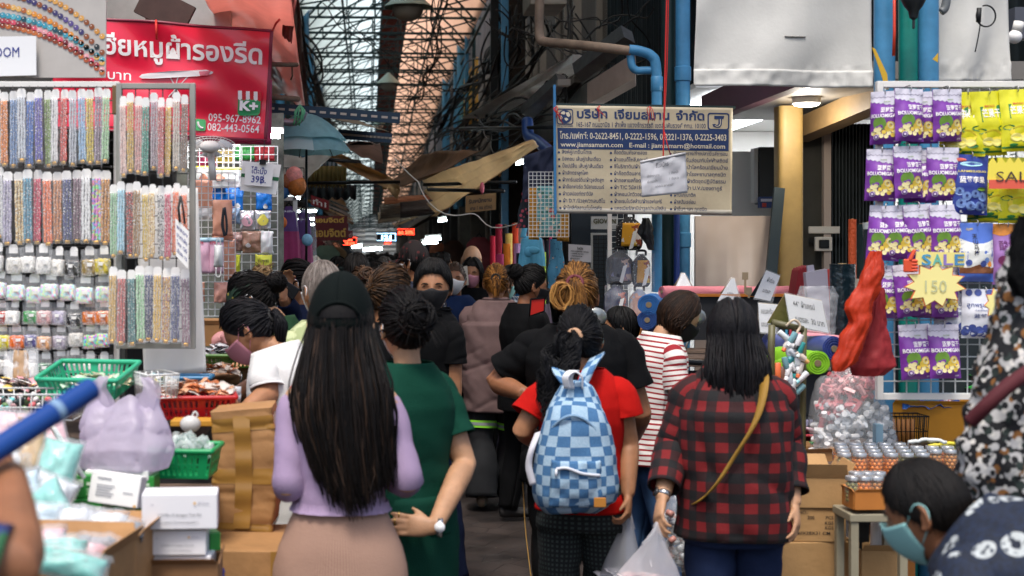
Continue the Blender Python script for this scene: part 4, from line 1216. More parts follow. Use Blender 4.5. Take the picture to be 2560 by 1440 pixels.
def bead_bag(w,h,fill=.55):
 t=thing('bead_bag','','bead bag',(0,0,0))
 o=MB();hw=w*.27
 o.poly([(-hw*.6,0,0),(-hw,0,-.008),(-hw,0,-.032),(hw,0,-.032),(hw,0,-.008),(hw*.6,0,0)],(0,.0015,0));o.build('header_card',CARD,t,smooth=0)
 b=MB();rs=np.random.default_rng(3)
 th=LS(0,np.pi,16);ph=LS(0,2*np.pi,22,endpoint=False)
 v=[]
 for a in th:
  for p in ph:
   q=AR((sin(a)*cos(p),sin(a)*sin(p),cos(a)))
   q=np.sign(q)*np.abs(q)**.4
   k=1+.15*noise.noise(Vector(q*4))+.06*noise.noise(Vector(q*12))
   v.append((q[0]*w*.46*k,q[1]*.017*k-.014,-h+fill*h*.5+q[2]*fill*h*.5*k))
 b.add(v,[(i*22+j,(i+1)*22+j,(i+1)*22+(j+1)%22,i*22+(j+1)%22)for i in range(15)for j in range(22)]);b.build('beads',beads_mat('#c0c0c0'),t)
 c=MB();c.grid(AR([[(x*(1+.1*(z<-h*.5)),-.022-.012*cos(x/w*3)*min(1,-z/h*1.4)+.003*sin(z*90+x*200),z)for z in LS(-h,-.012,12)]for x in LS(-w*.5,w*.5,9)]));c.build('pouch',CLEARW,t)
 s=MB();s.box((w*.05,-.038,-h*.62),(w*.3,.001,w*.2));s.build('sticker',CARD,t,smooth=0)
 return t
YR=5.5
def wire_grid(name,label,x0,x1,z0,z1,y,pitch,m,r=.0022,frame=None,fm=None,tilt=0.,group=None):
 t=thing(name,label,'grid panel',((x0+x1)/2,y,z0),group)
 o=MB()
 nx=max(2,int((x1-x0)/pitch));nz=max(2,int((z1-z0)/pitch))
 for i in range(nx+1):
  x=x0+(x1-x0)*i/nx;o.box((x,y,(z0+z1)/2),(2*r,2*r,z1-z0))
 for i in range(nz+1):
  z=z0+(z1-z0)*i/nz;o.box(((x0+x1)/2,y-2*r,z),(x1-x0,2*r,2*r))
 o.build('wires',m,t,smooth=0)
 if frame:
  f=MB();w=frame
  f.box((x0-w/2,y,(z0+z1)/2),(w,w*1.2,z1-z0+2*w));f.box((x1+w/2,y,(z0+z1)/2),(w,w*1.2,z1-z0+2*w))
  f.box(((x0+x1)/2,y,z1+w/2),(x1-x0,w*1.2,w));f.box(((x0+x1)/2,y,z0-w/2),(x1-x0,w*1.2,w))
  f.build('frame',fm or WHITEPAINT,t,smooth=0,bevel=.002)
 return t
wire_grid('display_rack','white framed grid rack hung with bead packs at the left',X(-140,YR),X(283,YR),1.0,Z(217,YR),YR+.02,.05,mat('dark_grid_wire','#4a4b4b',.5),.002,.022,WHITEPAINT)
wire_grid('hinged_panel','narrow grey framed rack wing of bead packs before the red banner',X(303,5.3),X(473,5.3),Z(858,5.3),Z(221,5.3),5.32,.05,mat('dark_grid_wire','#4a4b4b',.5),.002,.021,mat('grey_frame','#94958e',.5,var=.15))
mb=MB();mb.box(P(291,250,5.36),(.028,.03,.11));tag(mb.build('hinge_clamp',mat('brass_clamp','#7a6344',.5,metal=.5),smooth=0,bevel=.004),'brown clamp joining the two bead racks','clamp')
mb=MB();mb.box((X(290,5.5),5.55,1.0),(.06,.05,2.0));mb.box((X(320,5.5),5.6,1.09),(.25,.05,.05));tag(mb.build('rack_post',mat('dark_post','#3a3c3a',.6),smooth=0),'dark post carrying the bead racks','post')
pts=[P(486,480,5.6),P(500,620,5.6),P(514,860,5.55),P(515,926,5.52),P(440,942,5.5),P(384,944,5.5),P(352,890,5.52),P(340,830,5.55),P(340,480,5.6)]
at=quad_surf(P(335,470,5.6),P(494,470,5.6),P(362,946,5.5),P(516,930,5.5),lambda a,b:.015*sin(a*5+2*b)*b+.01*N3(V((a*4,b*4,1))))
mb=MB();sheet(mb,at,20,30,.003);tag(mb.build('white_sheet',mat('white_vinyl','#e3e1dc',.5,var=.04)),'white vinyl sheet hanging below the rack wing','sheet')
long_p=strand_pack(.034,.30);wide_p=strand_pack(.048,.30,1)
short_p=bead_bag(.062,.105);PACKS=[]
CN={'#d8d8d8':'silver','#e88a20':'orange','#7d9cc8':'dusty blue','#c9cfd6':'clear','#3b74c8':'bright blue','#5a4ab0':'violet','#7d9a3a':'olive green','#e8e6e4':'pearl white','#d8432e':'red','#c8ccd4':'pale grey','#9fc4e4':'sky blue','#e0c848':'yellow','#9a8296':'mauve','#a8d4a0':'mint green','#b0a8c0':'lilac','#c89a4a':'gold','#5a98b0':'teal blue','#d02a50':'crimson','#f07838':'bright orange','#d89058':'copper','#3a3a78':'navy','#8a6878':'plum','#efefef':'white','#d09038':'amber','#e4c0b4':'blush','#d8b040':'golden','#e0a8a0':'pink','#3a9a80':'sea green','#b8a8b0':'dusky','#c05850':'brick red','#cfc2b0':'beige','#8a6a50':'brown','#9ac898':'pale green','#a8d8e8':'icy blue','#e04838':'red and black','#a07838':'bronze','#d8b838':'lemon gold','#404040':'black and white','#c83858':'rose red','#d0a850':'honey','#b02838':'wine','#30787a':'petrol','#343c70':'ink blue','#883030':'maroon'}
SEC={'#e04838':'#1a1a1a','#404040':'#e8e8e8','#883030':'#d8b040','#c89a4a':'#f0e0b0'}
def hang_row(px0,px1,py,Y,cols,proto,h,rowname,rack,jitter=.011,wj=0.):
 n=len(cols)
 for i,c in enumerate(cols):
  px=px0+(px1-px0)*(i+.5)/n
  x,z=X(px,Y),Z(py,Y)+rng.uniform(-jitter,jitter)
  part='strand' if proto in(long_p,wide_p)else 'beads'
  m=c if not isinstance(c,str)else beads_mat(c,SEC.get(c))
  nm=CN.get(c,'mixed')if isinstance(c,str)else 'mixed colour'
  kind='bead strands' if part=='strand' else 'bead bag'
  sc=M((px1-px0)/n,Y)/(.034 if part=='strand' else .062)*rng.uniform(1.0,1.12)
  o=dup(proto,(x,Y-.03-.012*(i%2),z),(rng.uniform(-.03,.03),rng.uniform(-.02,.02),rng.uniform(-.4,.4)),'%s %s, %s of the %s row on the %s'%(nm,kind,ordinal(i),rowname,rack),'packs on the bead racks',(sc,1,h*rng.uniform(.97,1.03)),{part:[m]})
  PACKS.append(o)
A=['#d8d8d8','#e88a20','#7d9cc8','#c9cfd6','#3b74c8','#5a4ab0','#7d9a3a','#e8e6e4','#d8432e','#c8ccd4','#9fc4e4','#e0c848','#9a8296','#a8d4a0']
B=['#d8d8d8','#b0a8c0','#c89a4a','#5a98b0','#d02a50','#f07838','#d89058','#3a3a78','#8a6878','#efefef',mixed_beads(.7,.8),'#d09038']
kA=M(190,5.5)/.30;kB=M(182,5.5)/.30
hang_row(-14,282,226,YR,A,long_p,kA,'top','main rack')
hang_row(-10,282,424,YR,B,long_p,kB,'second','main rack')
hang_row(302,474,240,5.3,['#e4c0b4','#d8b040','#e0a8a0','#3a9a80','#b8a8b0','#c05850','#d8b040','#cfc2b0','#8a6a50'],long_p,M(200,5.3)/.30,'top','rack wing')
hang_row(278,474,460,5.3,['#9ac898','#a8d8e8','#e04838','#a07838','#d8b838','#c89a4a','#404040','#c83858','#f07838','#f07838'],long_p,M(186,5.3)/.30,'middle','rack wing')
hang_row(276,476,668,5.3,['#d0a850','#c05850','#30787a','#9ac898','#343c70','#d8b040','#883030','#343c70','#8a6878'],long_p,M(190,5.3)/.30,'bottom','rack wing')
for nm,c in(('#f4f2ec','ivory'),('#ece8de','cream'),('#2a2824','black and gold'),('#a08850','antique gold'),('#d8c440','lemon'),('#c03a28','red'),('#48a058','green'),('#d8a8a8','rosy'),('#b8b0c8','lavender'),('#222226','black'),('#e0782a','orange'),('#e8e020','vivid yellow'),('#f07020','neon orange'),('#55508a','purple'),('#d8a070','tan'),('#a8a0b0','grey lilac'),('#dcd8d0','off white'),('#2a6a48','dark green'),('#483a78','deep purple')):CN[nm]=c
pas,mul=mixed_beads(.38,.95),mixed_beads(.75,.75)
hang_row(-16,284,612,YR,['#f4f2ec','#ece8de','#f4f2ec','#f4f2ec','#ece8de','#2a2824','#a08850','#d8c440'],short_p,M(74,5.5)/.105,'third','main rack')
hang_row(-16,284,680,YR,[pas]*7,short_p,M(72,5.5)/.105,'fourth','main rack')
hang_row(-10,284,748,YR,['#c03a28','#f4f2ec','#48a058','#d8a8a8','#b8b0c8','#222226','#e0782a','#e0782a'],short_p,M(62,5.5)/.105,'fifth','main rack')
hang_row(-6,284,808,YR,['#e8e020','#f07020','#55508a','#d8a070','#a8a0b0','#dcd8d0',mul,mul],short_p,M(62,5.5)/.105,'sixth','main rack')
hang_row(-6,284,872,YR,['#dcd8d0','#dcd8d0','#dcd8d0','#2a6a48','#483a78','#dcd8d0','#dcd8d0','#dcd8d0'],short_p,M(64,5.5)/.105,'lowest','main rack')
for o in(long_p,wide_p,short_p):
 for ch in kids(o):bpy.data.objects.remove(ch)
 bpy.data.objects.remove(o)
mb=MB();mb.box((X(70,5.62),5.62,(1.0+Z(600,5.62))/2),(.66,.01,Z(600,5.62)-1.0));tag(mb.build('dark_filler_board',col('#1b1c1d',.8),smooth=0),'added dark board making the gaps between the small bead bags black','board')  # board added so the gaps between the bags come out black
mb=MB()
for r_,(y0,pxs)in enumerate(((218,range(-10,285,21)),(418,range(-10,285,24)),(604,range(0,285,36)),(674,range(0,285,40)),(742,range(0,285,36)),(802,range(0,285,36)))):
 for px in pxs:mb.tube([P(px,y0,YR),P(px,y0+2,YR-.05),P(px,y0-3,YR-.065)],.0018,5)
tag(mb.build('rack_hooks',mat('steel_hook','#9a9a98',.3,metal=.8)),'steel hooks carrying the packs on the main rack','hooks')['kind']='stuff'
at=quad_surf(P(-120,-60,5.62),P(266,-60,5.62),P(-120,194,5.62),P(264,194,5.62))
t=thing('bead_poster','framed poster of agate bead strings above the bead rack','poster',P(130,194,5.62))
mb=MB();sheet(mb,at,2,2,.012);mb.build('panel',mat('poster_grey','#b9b4ae',.4,var=.12,vscale=5),t,smooth=0)
pal=[('#c88a3a','#d8a050','#8a4a20'),('#3a3468','#5a4a88','#1c2a30','#8a4a28'),('#c87828','#e09030','#b06030','#e0b060'),('#2a7a8a','#3a98b0','#184a58','#5ab0c0'),('#b03a48','#d85068','#e8a0a8','#7a2030'),('#a85028','#c06a34','#8a3a20')]
def on_disc(mb,at,a,b,r,mi,lift=.003,n=12):
 k=at.w/at.h
 on_shape(mb,at,[(a+r*cos(q),b+r*k*sin(q))for q in LS(0,2*np.pi,n,endpoint=False)],mi,lift)
fl=[c for s in pal for c in s]
for si,s in enumerate(pal):
 mb=MB()
 for j in range(30):
  u=j/29
  px=-110+380*u;py=(-52,-30,0,26,40,52)[si]+u**2.6*(150,170,165,128,140,135)[si]+6
  if px>262 or py<-50:continue
  a,b=(px+120)/386,(py+60)/254
  on_disc(mb,at,a,b,.0185,int(rng.integers(len(s))),.003)
  on_disc(mb,at,a-.004,b-.008,.004,len(s),.0042,7)
 mb.build('printed_bead_string',[col(c,.35)for c in s]+[col('#efe8e0',.3)],t,smooth=0)
mb=MB();at2=quad_surf(P(-60,92,5.59),P(90,90,5.59),P(-60,192,5.59),P(91,188,5.59));sheet(mb,at2,2,2,.002);nt_=mb.build('paper_note',col('#e8e9ea',.6),smooth=0);tag(nt_,'white paper note with handwriting taped on the bead poster','note')
mb=MB();on_sheet(mb,at2,'ROOM',.20,.52,.36,.52,0);mb.build('handwriting',INK,nt_,smooth=0)
mb=MB();at3=quad_surf(P(-60,158,5.575),P(88,158,5.575),P(-60,206,5.575),P(88,206,5.575));
# --- left stall: counter and goods
t=thing('stall_counter','stepped dark counter under the baskets and boxes of the bead stall','counter',(-1.05,4.6,0))
mb=MB();mb.box((X(120,5.0),5.15,1.10),(1.05,.75,.05));mb.build('top_board',mat('counter_board','#5e4c40',.8,var=.3),t,smooth=0)
mb=MB();mb.box((X(60,4.3),4.42,.955),(1.1,.68,.04));mb.build('lower_board',mat('counter_board','#5e4c40',.8),t,smooth=0)
mb=MB();mb.box((X(150,3.7),3.75,.66),(1.1,.62,.04));mb.build('front_board',mat('counter_board','#5e4c40',.8),t,smooth=0)
for x in(-1.6,-.62):
 for y,z in((3.5,.64),(4.0,.64),(4.7,.93),(5.45,1.07)):
  mb=MB();mb.box((x if y<4.6 else x*.98-.05,y,z/2),(.05,.05,z));mb.build('leg',BLACKIRON,t,smooth=0)
mb=MB();mb.box((X(150,4.4),4.78,.54),(1.1,.01,.98));mb.build('dark_cloth',col('#1c1b1d',.9),t,smooth=0)
def basket(name,label,c,sx,sy,h,m,rotz=0.,tilt=0.,flare=1.18,slots=True,group='plastic baskets'):
 0
 t=thing(name,label,'basket',c,group)
 c=AR(c,float)
 def wall(a0,a1,nrm_):
  pass
 side=MB()
 def ringp(k):
  f=1+(flare-1)*k
  return[AR((x*sx/2*f,y*sy/2*f,h*k))for x,y in((-1,-1),(1,-1),(1,1),(-1,1))]
 rows=[(0,.10),(.46,.54),(.88,1.)]
 for e in range(4):
  def pt(u,k):
   r=ringp(k);return r[e]*(1-u)+r[(e+1)%4]*u
  for k0,k1 in rows:
   side.add([c+pt(0,k0),c+pt(1,k0),c+pt(1,k1),c+pt(0,k1)],[(0,1,2,3)])
  L=sx if e%2==0 else sy
  n=max(6,int(L/.016))
  for i in range(n):
   u0=(i)/n;u1=(i+(.48 if i%8 else 1.))/n
   for k0,k1 in((.10,.46),(.54,.88)):
    side.add([c+pt(u0,k0),c+pt(u1,k0),c+pt(u1,k1),c+pt(u0,k1)],[(0,1,2,3)])
 b=ringp(0);side.add([c+q for q in b],[(0,1,2,3)])
 so=side.build('basket_wall',m,t,smooth=0);s_=so.modifiers.new('thick','SOLIDIFY');s_.thickness=.003;s_.offset=0
 r=ringp(1.);rim=MB()
 pts=[]
 for e in range(4):
  p,q,nx=r[e],r[(e+1)%4],r[(e+2)%4]
  pts+=[c+p+(q-p)*u for u in(.06,.5,.94)]
 pts.append(pts[0]);rim.tube(pts,.0085,8,k=70);rim.build('rim',m,t)
 t.rotation_euler=(tilt,0,rotz)
 return t
MINT=mat('mint_plastic','#3fbf93',.35,trans=.25);GRN=mat('green_plastic','#10a05e',.35,trans=.2);REDP=mat('red_plastic','#b3141c',.35,trans=.1)
def heap(name,label,cat,c,sx,sy,h,n,maker,seed=0,kind=None):
 0
 rs=np.random.default_rng(seed);mb=MB();c=AR(c,float)
 for i in range(n):
  x,y=rs.uniform(-1,1,2);z=h*max(.1,1-.7*(x*x+y*y))*rs.uniform(.6,1)
  maker(mb,c+(x*sx/2,y*sy/2,z),rs)
 return mb
def rotm(rs,a=1.):return AR(Matrix.Rotation(rs.uniform(-a,a),3,'X')@Matrix.Rotation(rs.uniform(-a,a),3,'Y')@Matrix.Rotation(rs.uniform(0,6.28),3,'Z'))
def packet(s,nm=1):
 def f(mb,p,rs):
  r=rotm(rs,.6);k=rs.uniform(.7,1.2)*s
  g=AR([[AR((x,y,.18*cos(x*1.5)*cos(y*1.5)+.05*sin(x*7+y*5)))for y in LS(-1,1,5)]for x in LS(-.75,.75,5)])*k
  mb.grid(g@r.T+p,.001,int(rs.integers(nm)))
 return f
def pebble(s,nm=1):
 def f(mb,p,rs):mb.ball(p,AR((1,.8,.6))*s*rs.uniform(.7,1.2),8,5,int(rs.integers(nm)),rotm(rs))
 return f
def cupshape(s):
 def f(mb,p,rs):
  r=rotm(rs,1.2);c=AR([(0,0,z)for z in(-1,-.9,.9,1)])*s
  mb.loft(c@r.T+p,r@AR((1.,0,0)),AR((.3,.6,.75,.8))*s,AR((.3,.6,.75,.8))*s,10,cap=(True,False))
 return f
bk=basket('plastic_basket','mint green basket of small packets tilted on the counter top',P(225,978,4.95),.25,.19,.075,MINT,R(-12),R(12))
tag(heap('p','','',P(245,975,4.9)+(0,0,.02),.22,.15,.035,60,packet(.02,3),1).build('candy_packets',[col('#e7ece4',.2),col('#b9d8b8',.3),col('#d8c8a0',.3)]),'clear and green candy packets filling the mint basket','packets')['kind']='stuff'
bk=basket('plastic_basket','bright green basket of clear cups before the big carton',P(466,1186,4.45),.165,.16,.085,GRN,R(-4))
tag(heap('p','','',P(468,1130,4.5),.16,.14,.055,55,cupshape(.016),2).build('clear_cups',mat('clear_cups','#dfeae6',.08,alpha=.42,spec=.9)),'clear plastic cups heaped in the bright green basket','cups')['kind']='stuff'
bk=basket('plastic_basket','red basket of orange packets by the bending shoppers',P(486,1040,5.0),.24,.2,.075,REDP,R(8))
OR_=[mat('orange_packet','#d07a4a',.25,alpha=.85),mat('pale_orange_packet','#d9a37e',.2,alpha=.8),mat('white_packet','#dcd2c8',.25,alpha=.7)]
tag(heap('p','','',P(490,985,5.05),.26,.2,.05,110,packet(.024,3),3).build('orange_packets',OR_),'orange snack packets heaped in the red basket','packets')['kind']='stuff'
mb=heap('p','','',P(290,960,5.2),.42,.2,.04,120,packet(.022,5),4);tag(mb.build('trinket_packets',[col('#e6e0da',.25),col('#d8b0a8',.3),col('#c8c080',.3),col('#7a6a60',.3),col('#a8c8c8',.3)]),'tiny trinket packets strewn behind the mint basket','packets')['kind']='stuff'
def wire_basket(label,c,sx,sy,h,m,pitch=.02,rotz=0,r=.0022,name='wire_basket',flare=1.1):
 t=thing(name,label,'basket',c,'wire baskets');c=AR(c,float);mb=MB()
 q=lambda x,y,k:c+(x*sx/2*(1+(flare-1)*k),y*sy/2*(1+(flare-1)*k),h*k)
 C4=((-1,-1),(1,-1),(1,1),(-1,1))
 for k in(0,.5,1.):
  mb.tube([q(*C4[i%4],k)for i in range(5)],r*(1.6 if k==1 else 1),5)
 for e in range(4):
  a,b=C4[e],C4[(e+1)%4];n=max(3,int((sx if e%2==0 else sy)/pitch))
  for i in range(n+1):
   u=i/n;x,y=a[0]*(1-u)+b[0]*u,a[1]*(1-u)+b[1]*u
   mb.tube([q(x,y,0),q(x,y,1)],r,4)
   if e==0:mb.tube([q(x,-1,0),q(x,1,0)],r,4)
 mb.build('wires',m,t);t.rotation_euler=(0,0,rotz);return t
wire_basket('white wire tray of trinkets on the counter edge',P(70,1042,4.75),.34,.2,.085,GRIDW,.034)
mb=heap('p','','',P(70,1030,4.75),.31,.18,.06,90,pebble(.014,6),5);tag(mb.build('trinkets',[col('#e2dcd8',.3),col('#d0686a',.3),col('#58b8b8',.3),col('#2f3a3a',.3),col('#6a8a58',.3),col('#b89090',.3)]),'little mixed trinkets lying in the white wire tray','trinkets')['kind']='stuff'
wire_basket('second white wire tray behind the lavender bag',P(390,990,4.9),.1,.16,.08,GRIDW,.02,R(25))
mb=heap('p','','',P(70,975,5.1),.34,.2,.05,80,packet(.024,5),6);tag(mb.build('trinket_packets',[col('#e8dcdc',.25),col('#d89aa0',.3),col('#f0ece8',.3),col('#5a5a60',.3),col('#e0c060',.3)]),'pink and white trinket packets above the wire tray','packets')['kind']='stuff'
for i,(px,py,w_,h_,rz)in enumerate(((28,940,.055,.10,.1),(52,936,.05,.11,-.12),(78,934,.07,.12,.05))):
 mb=MB();at=quad_surf(P(px-18,py-62,5.15),P(px+18,py-62-rz*30,5.15),P(px-20,py+10,5.1),P(px+20,py+10,5.1),rip(.01,5,5,i))
 sheet(mb,at,8,10,.003);tag(mb.build('clear_pack',CLEARW if i!=1 else mat('kraft_pack','#9a7a58',.6)),('cloudy clear pack leaning at the far left of the counter','brown kraft pack between two cloudy packs','tall cloudy pack beside the lowest bead bags')[i],'pack','packs leaning on the counter')
def carrier(name,label,c,w,d,h,m,handles=True,seed=0,open_=.5,lean=0.,fill=.55,group=None):
 0
 t=thing(name,label,'carrier bag',c,group);c=AR(c,float)
 K,n=46,88;g=np.zeros((K,n+1,3))
 for i in range(K):
  k=i/(K-1)
  wx=w/2*IN(k,[0,.06,.3,.6,.85,1],[.62,.86,1.,.93,.76,.66]);wy=d/2*IN(k,[0,.06,.35,.7,1],[.6,.9,1.,.72,.34])
  for j in range(n+1):
   a=2*np.pi*(j%n)/n
   q=AR((np.sign(cos(a))*abs(cos(a))**.8*wx,np.sign(sin(a))*abs(sin(a))**.8*wy,h*k))
   f=1+.12*N3(V((q[0]*8+seed,q[1]*8,q[2]*6)))-.10*ridge((q[0],q[1],q[2]+abs(q[0])*.8),(6.,6.,6.),seed)-.06*ridge((q[0],q[1],q[2]-q[0]),(13.,13.,9.),seed+3)+.04*sin(a*11+seed)*k
   z=q[2]+.02*k*k*sin(a*5+seed)+(.0 if k<1 else .0)
   g[i,j]=c+(q[0]*f+lean*k,q[1]*f,z)
 mb=MB();mb.grid(g);b=g[0,:n];mb.add(b,[tuple(range(n))]);mb.build('bag',m,t)
 if handles:
  for s in(-1,1):
   hp=MB();e=g[K-1]
   a0=c+(s*w*.27+lean,-d*.10,h*.97);a1=c+(s*w*.27+lean,d*.10,h*.97)
   top=c+(s*w*.20+lean*1.2,0,h*1.32)
   cc=catmull([a0+(-s*.02,0,-.03),a0*.5+top*.5+(s*.012,-.01,0),top,a1*.5+top*.5+(s*.012,.01,0),a1+(-s*.02,0,-.03)],26)
   ww=IN(LS(0,1,26),[0,.3,.5,.7,1],[w*.11,w*.06,w*.045,w*.06,w*.11])
   hp.grid(AR([[cc[i]+(u*ww[i],.004*sin(u*4+i),.3*abs(u)*ww[i])for u in LS(-1,1,6)]for i in range(26)]));hp.build('handle',m,t)
 return t
LAVB=mat('lavender_film','#e2d8ea',.3,trans=.6,alpha=.8,bump=.8,bscale=22)
t=carrier('carrier_bag','lavender plastic carrier bag slumped open on the counter',P(312,1178,4.3),.31,.24,.215,LAVB,seed=2,group=None)
t.rotation_euler=(0,0,R(-8))
def box(name,label,c,s,m,rotz=0.,group=None,bev=.003,cat=None,marks=None,open_=False,tape=None):
 0
 t=thing(name,label,cat or 'box',(0,0,0),group);sx,sy,sz=s
 o=MB();th=.005
 if open_:
  for x,y,a,b in((0,-sy/2,sx,th),(0,sy/2,sx,th),(-sx/2,0,th,sy-2*th),(sx/2,0,th,sy-2*th)):o.box((x,y,sz/2),(a,b,sz))
  o.box((0,0,.004),(sx-th,sy-th,.006))
 else:o.box((0,0,sz/2),(sx,sy,sz))
 o.build('case',m,t,smooth=0,bevel=bev)
 if open_:
  for ax,s_,L in((0,-1,sx),(0,1,sx),(1,-1,sy),(1,1,sy)):
   f=MB();fl_=sz*.32 if open_ is True else open_;an=rng.uniform(.2,.9)
   if ax==0:pts=[(-L/2,s_*sy/2,sz),(L/2,s_*sy/2,sz),(L/2-.01,s_*(sy/2+fl_*sin(an)),sz+fl_*cos(an)),(-L/2+.01,s_*(sy/2+fl_*sin(an)),sz+fl_*cos(an))]
   else:pts=[(s_*sx/2,-L/2,sz),(s_*sx/2,L/2,sz),(s_*(sx/2+fl_*sin(an)),L/2-.01,sz+fl_*cos(an)),(s_*(sx/2+fl_*sin(an)),-L/2+.01,sz+fl_*cos(an))]
   f.poly(pts,(0,s_*.004,0)if ax==0 else(s_*.004,0,0));f.build('flap',m,t,smooth=0)
 if tape:
  f=MB();f.box((tape,-sy/2-.001,sz/2),(.05,.002,sz*.99));f.build('tape',TAPE,t,smooth=0)
 if marks:
  f=MB();at=quad_surf((-sx/2,-sy/2-.001,sz),(sx/2,-sy/2-.001,sz),(-sx/2,-sy/2-.001,0),(sx/2,-sy/2-.001,0))
  ms=marks(f,at);f.build('printing',ms,t,smooth=0)
 t.location=c;t.rotation_euler=(0,0,rotz)
 return t
t=thing('carton','tall crumpled brown carton wrapped in tape by the white T-shirt woman','carton',P(610,1310,4.75))
c0=P(612,1318,4.8);HC=M(306,4.75)
def carton_ring(mb,z0,z1,off,n):
 zs=LS(z0,z1,n)
 mb.loft(AR([c0+(.010*sin(z*8),0,z)for z in zs]),(1,0,0),M(84,4.75)*IN(zs,[0,.1,.3,.4],[.92,1.0,.99,.90])+off,.12+off,96,14.,lambda p,n,u,v:.010*N3(V((p[0]*7,p[1]*7,p[2]*5)))-.007*ridge(p,(3.,3.,9.),2.)-.004*ridge((p[0],p[1],p[2]+.4*p[0]),(2.,2.,16.),7.),cap=(off==0,off==0))
mb=MB();carton_ring(mb,0,HC,0.,60);mb.build('case',CARTON,t,angle=50)
for z0,z1 in((.012,.035),(.165,.215),(.34,.385)):mb=MB();carton_ring(mb,z0,z1,.0016,12);mb.build('tape',TAPE,t)
mb=MB();mb.grid(AR([[c0+(x+.010*sin(z*8)-.01,-.1245-.004*sin(z*60),z)for z in LS(.02,HC-.02,40)]for x in(-.02,.035)]));mb.build('tape',TAPE,t)
box('carton','flat brown carton with a blue scrawl beneath the tall carton',P(640,1440,4.5)+(0,0,-.02),(.34,.3,.13),CARTON,R(-3),tape=.09,marks=lambda f,at:(on_sheet(f,at,'83',.12,.72,.5,.16,0),[INK])[1])
box('carton','dark crushed carton wedged between the tall and flat cartons',P(640,1372,4.72),(.3,.22,.06),CARTOND,R(5))
GBOX=mat('green_box','#2f8a3a',.4,var=.08);
def gmark(f,at):
 on_shape(f,at,[(.06,.16),(.30,.16),(.30,.5),(.06,.5)],0);on_shape(f,at,[(.38,.30),(.88,.30),(.88,.44),(.38,.44)],0)
 for k in range(3):on_shape(f,at,[(.38,.58+k*.11),(.85,.58+k*.11),(.85,.62+k*.11),(.38,.62+k*.11)],0)
 return[col('#cfe0c8',.5)]
for i,(px,py,Y,rz,lb)in enumerate(((222,1298,4.2,.05,'green printed box at the left of the green pile'),(310,1304,4.15,-.06,'green printed box at the right of the green pile'),(232,1238,4.22,.1,'green printed box half under the white leaflet box'),(345,1240,4.25,-.05,'green printed box under the slim white box'),(350,1300,4.3,.04,'green printed box behind the test kit cartons'))):
 box('printed_box',lb,P(px,py,Y),(.115,.09,.066),GBOX,rz,'green boxes',marks=gmark)
def wmark(f,at):
 for k in range(5):on_shape(f,at,[(.14,.40+k*.08),(.5-.04*(k%3),.40+k*.08),(.5-.04*(k%3),.43+k*.08),(.14,.43+k*.08)],0)
 on_shape(f,at,[(.14,.18),(.42,.18),(.42,.22),(.14,.22)],0);on_shape(f,at,[(.68,.55),(.88,.55),(.88,.58),(.68,.58)],0)
 on_shape(f,at,[(.92,.9),(.97,.9),(.97,.97),(.92,.97)],1)
 return[col('#8e9098',.6),col('#d8a040',.5)]
t=box('leaflet_box','white leaflet box tilted on top of the green boxes',P(288,1262,4.05),(.145,.07,.09),CARD,R(-6),marks=wmark);t.rotation_euler=(R(-8),R(7),R(-6))
box('leaflet_box','slim white box lying behind the tilted leaflet box',P(300,1196,4.25),(.19,.09,.03),CARD,R(-3))
t=box('leaflet_box','thin white card sleeve leaning against the lavender bag',P(205,1190,4.1),(.012,.10,.17),CARD,R(25));t.rotation_euler=(0,R(-30),R(20))
def kit(f,at):
 on_sheet(f,at,'COVID-19 Antigen Test Kit',.5,.62,.115,.58,0,'c');on_sheet(f,at,'( Lateral Chromatography )',.5,.82,.10,.5,0,'c')
 on_sheet(f,at,'ce',.12,.32,.10,None,1);on_sheet(f,at,'JP-Sure',.74,.30,.12,.15,1);on_disc(f,at,.70,.26,.017,2)
 return[col('#6a6c74',.6),col('#9a9aa8',.6),col('#e0a83a',.5)]
KITP=mat('kit_card','#e9e8ea',.35)
box('test_kit_box','white antigen test kit box on top of the kit pile',P(452,1314,3.8),(.198,.11,.094),KITP,R(4),'test kit boxes',marks=kit)
box('test_kit_box','white antigen test kit box, second from the top of the pile',P(450,1378,3.82),(.15,.11,.066),KITP,R(1),'test kit boxes',marks=kit)
box('test_kit_box','white antigen test kit box sunk in the carton under the pile',P(458,1412,3.83),(.165,.11,.036),KITP,R(-2),'test kit boxes',marks=kit)
box('printed_box','small green and white box tucked beside the test kits',P(532,1372,3.88),(.03,.06,.05),GBOX,R(20))
box('carton','open brown carton holding the white test kits',P(462,1440,3.84)+(0,0,-.12),(.19,.16,.17),CARTOND,R(2),open_=.02)
box('carton','open brown carton of bagged white masks in front of the green boxes',P(235,1440,3.7)+(0,0,-.13),(.27,.22,.25),CARTON,R(-5),open_=.035)
box('carton','open brown carton of aqua mask packs at the lower left corner',P(120,1440,3.25)+(0,0,-.16),(.32,.3,.22),CARTON,R(-8),open_=.04)
AQ=[mat('aqua_wrap','#74c9bd',.25,bump=.5,bscale=30),mat('white_wrap','#dfe3e6',.2,bump=.6,bscale=30),mat('pink_wrap','#e3b3ba',.25,bump=.5,bscale=30),mat('pale_blue_wrap','#c4dbe6',.22,bump=.5,bscale=30),mat('tan_wrap','#c79f5c',.3,bump=.4,bscale=30),mat('grey_wrap','#8e949a',.2,bump=.5,bscale=30)]
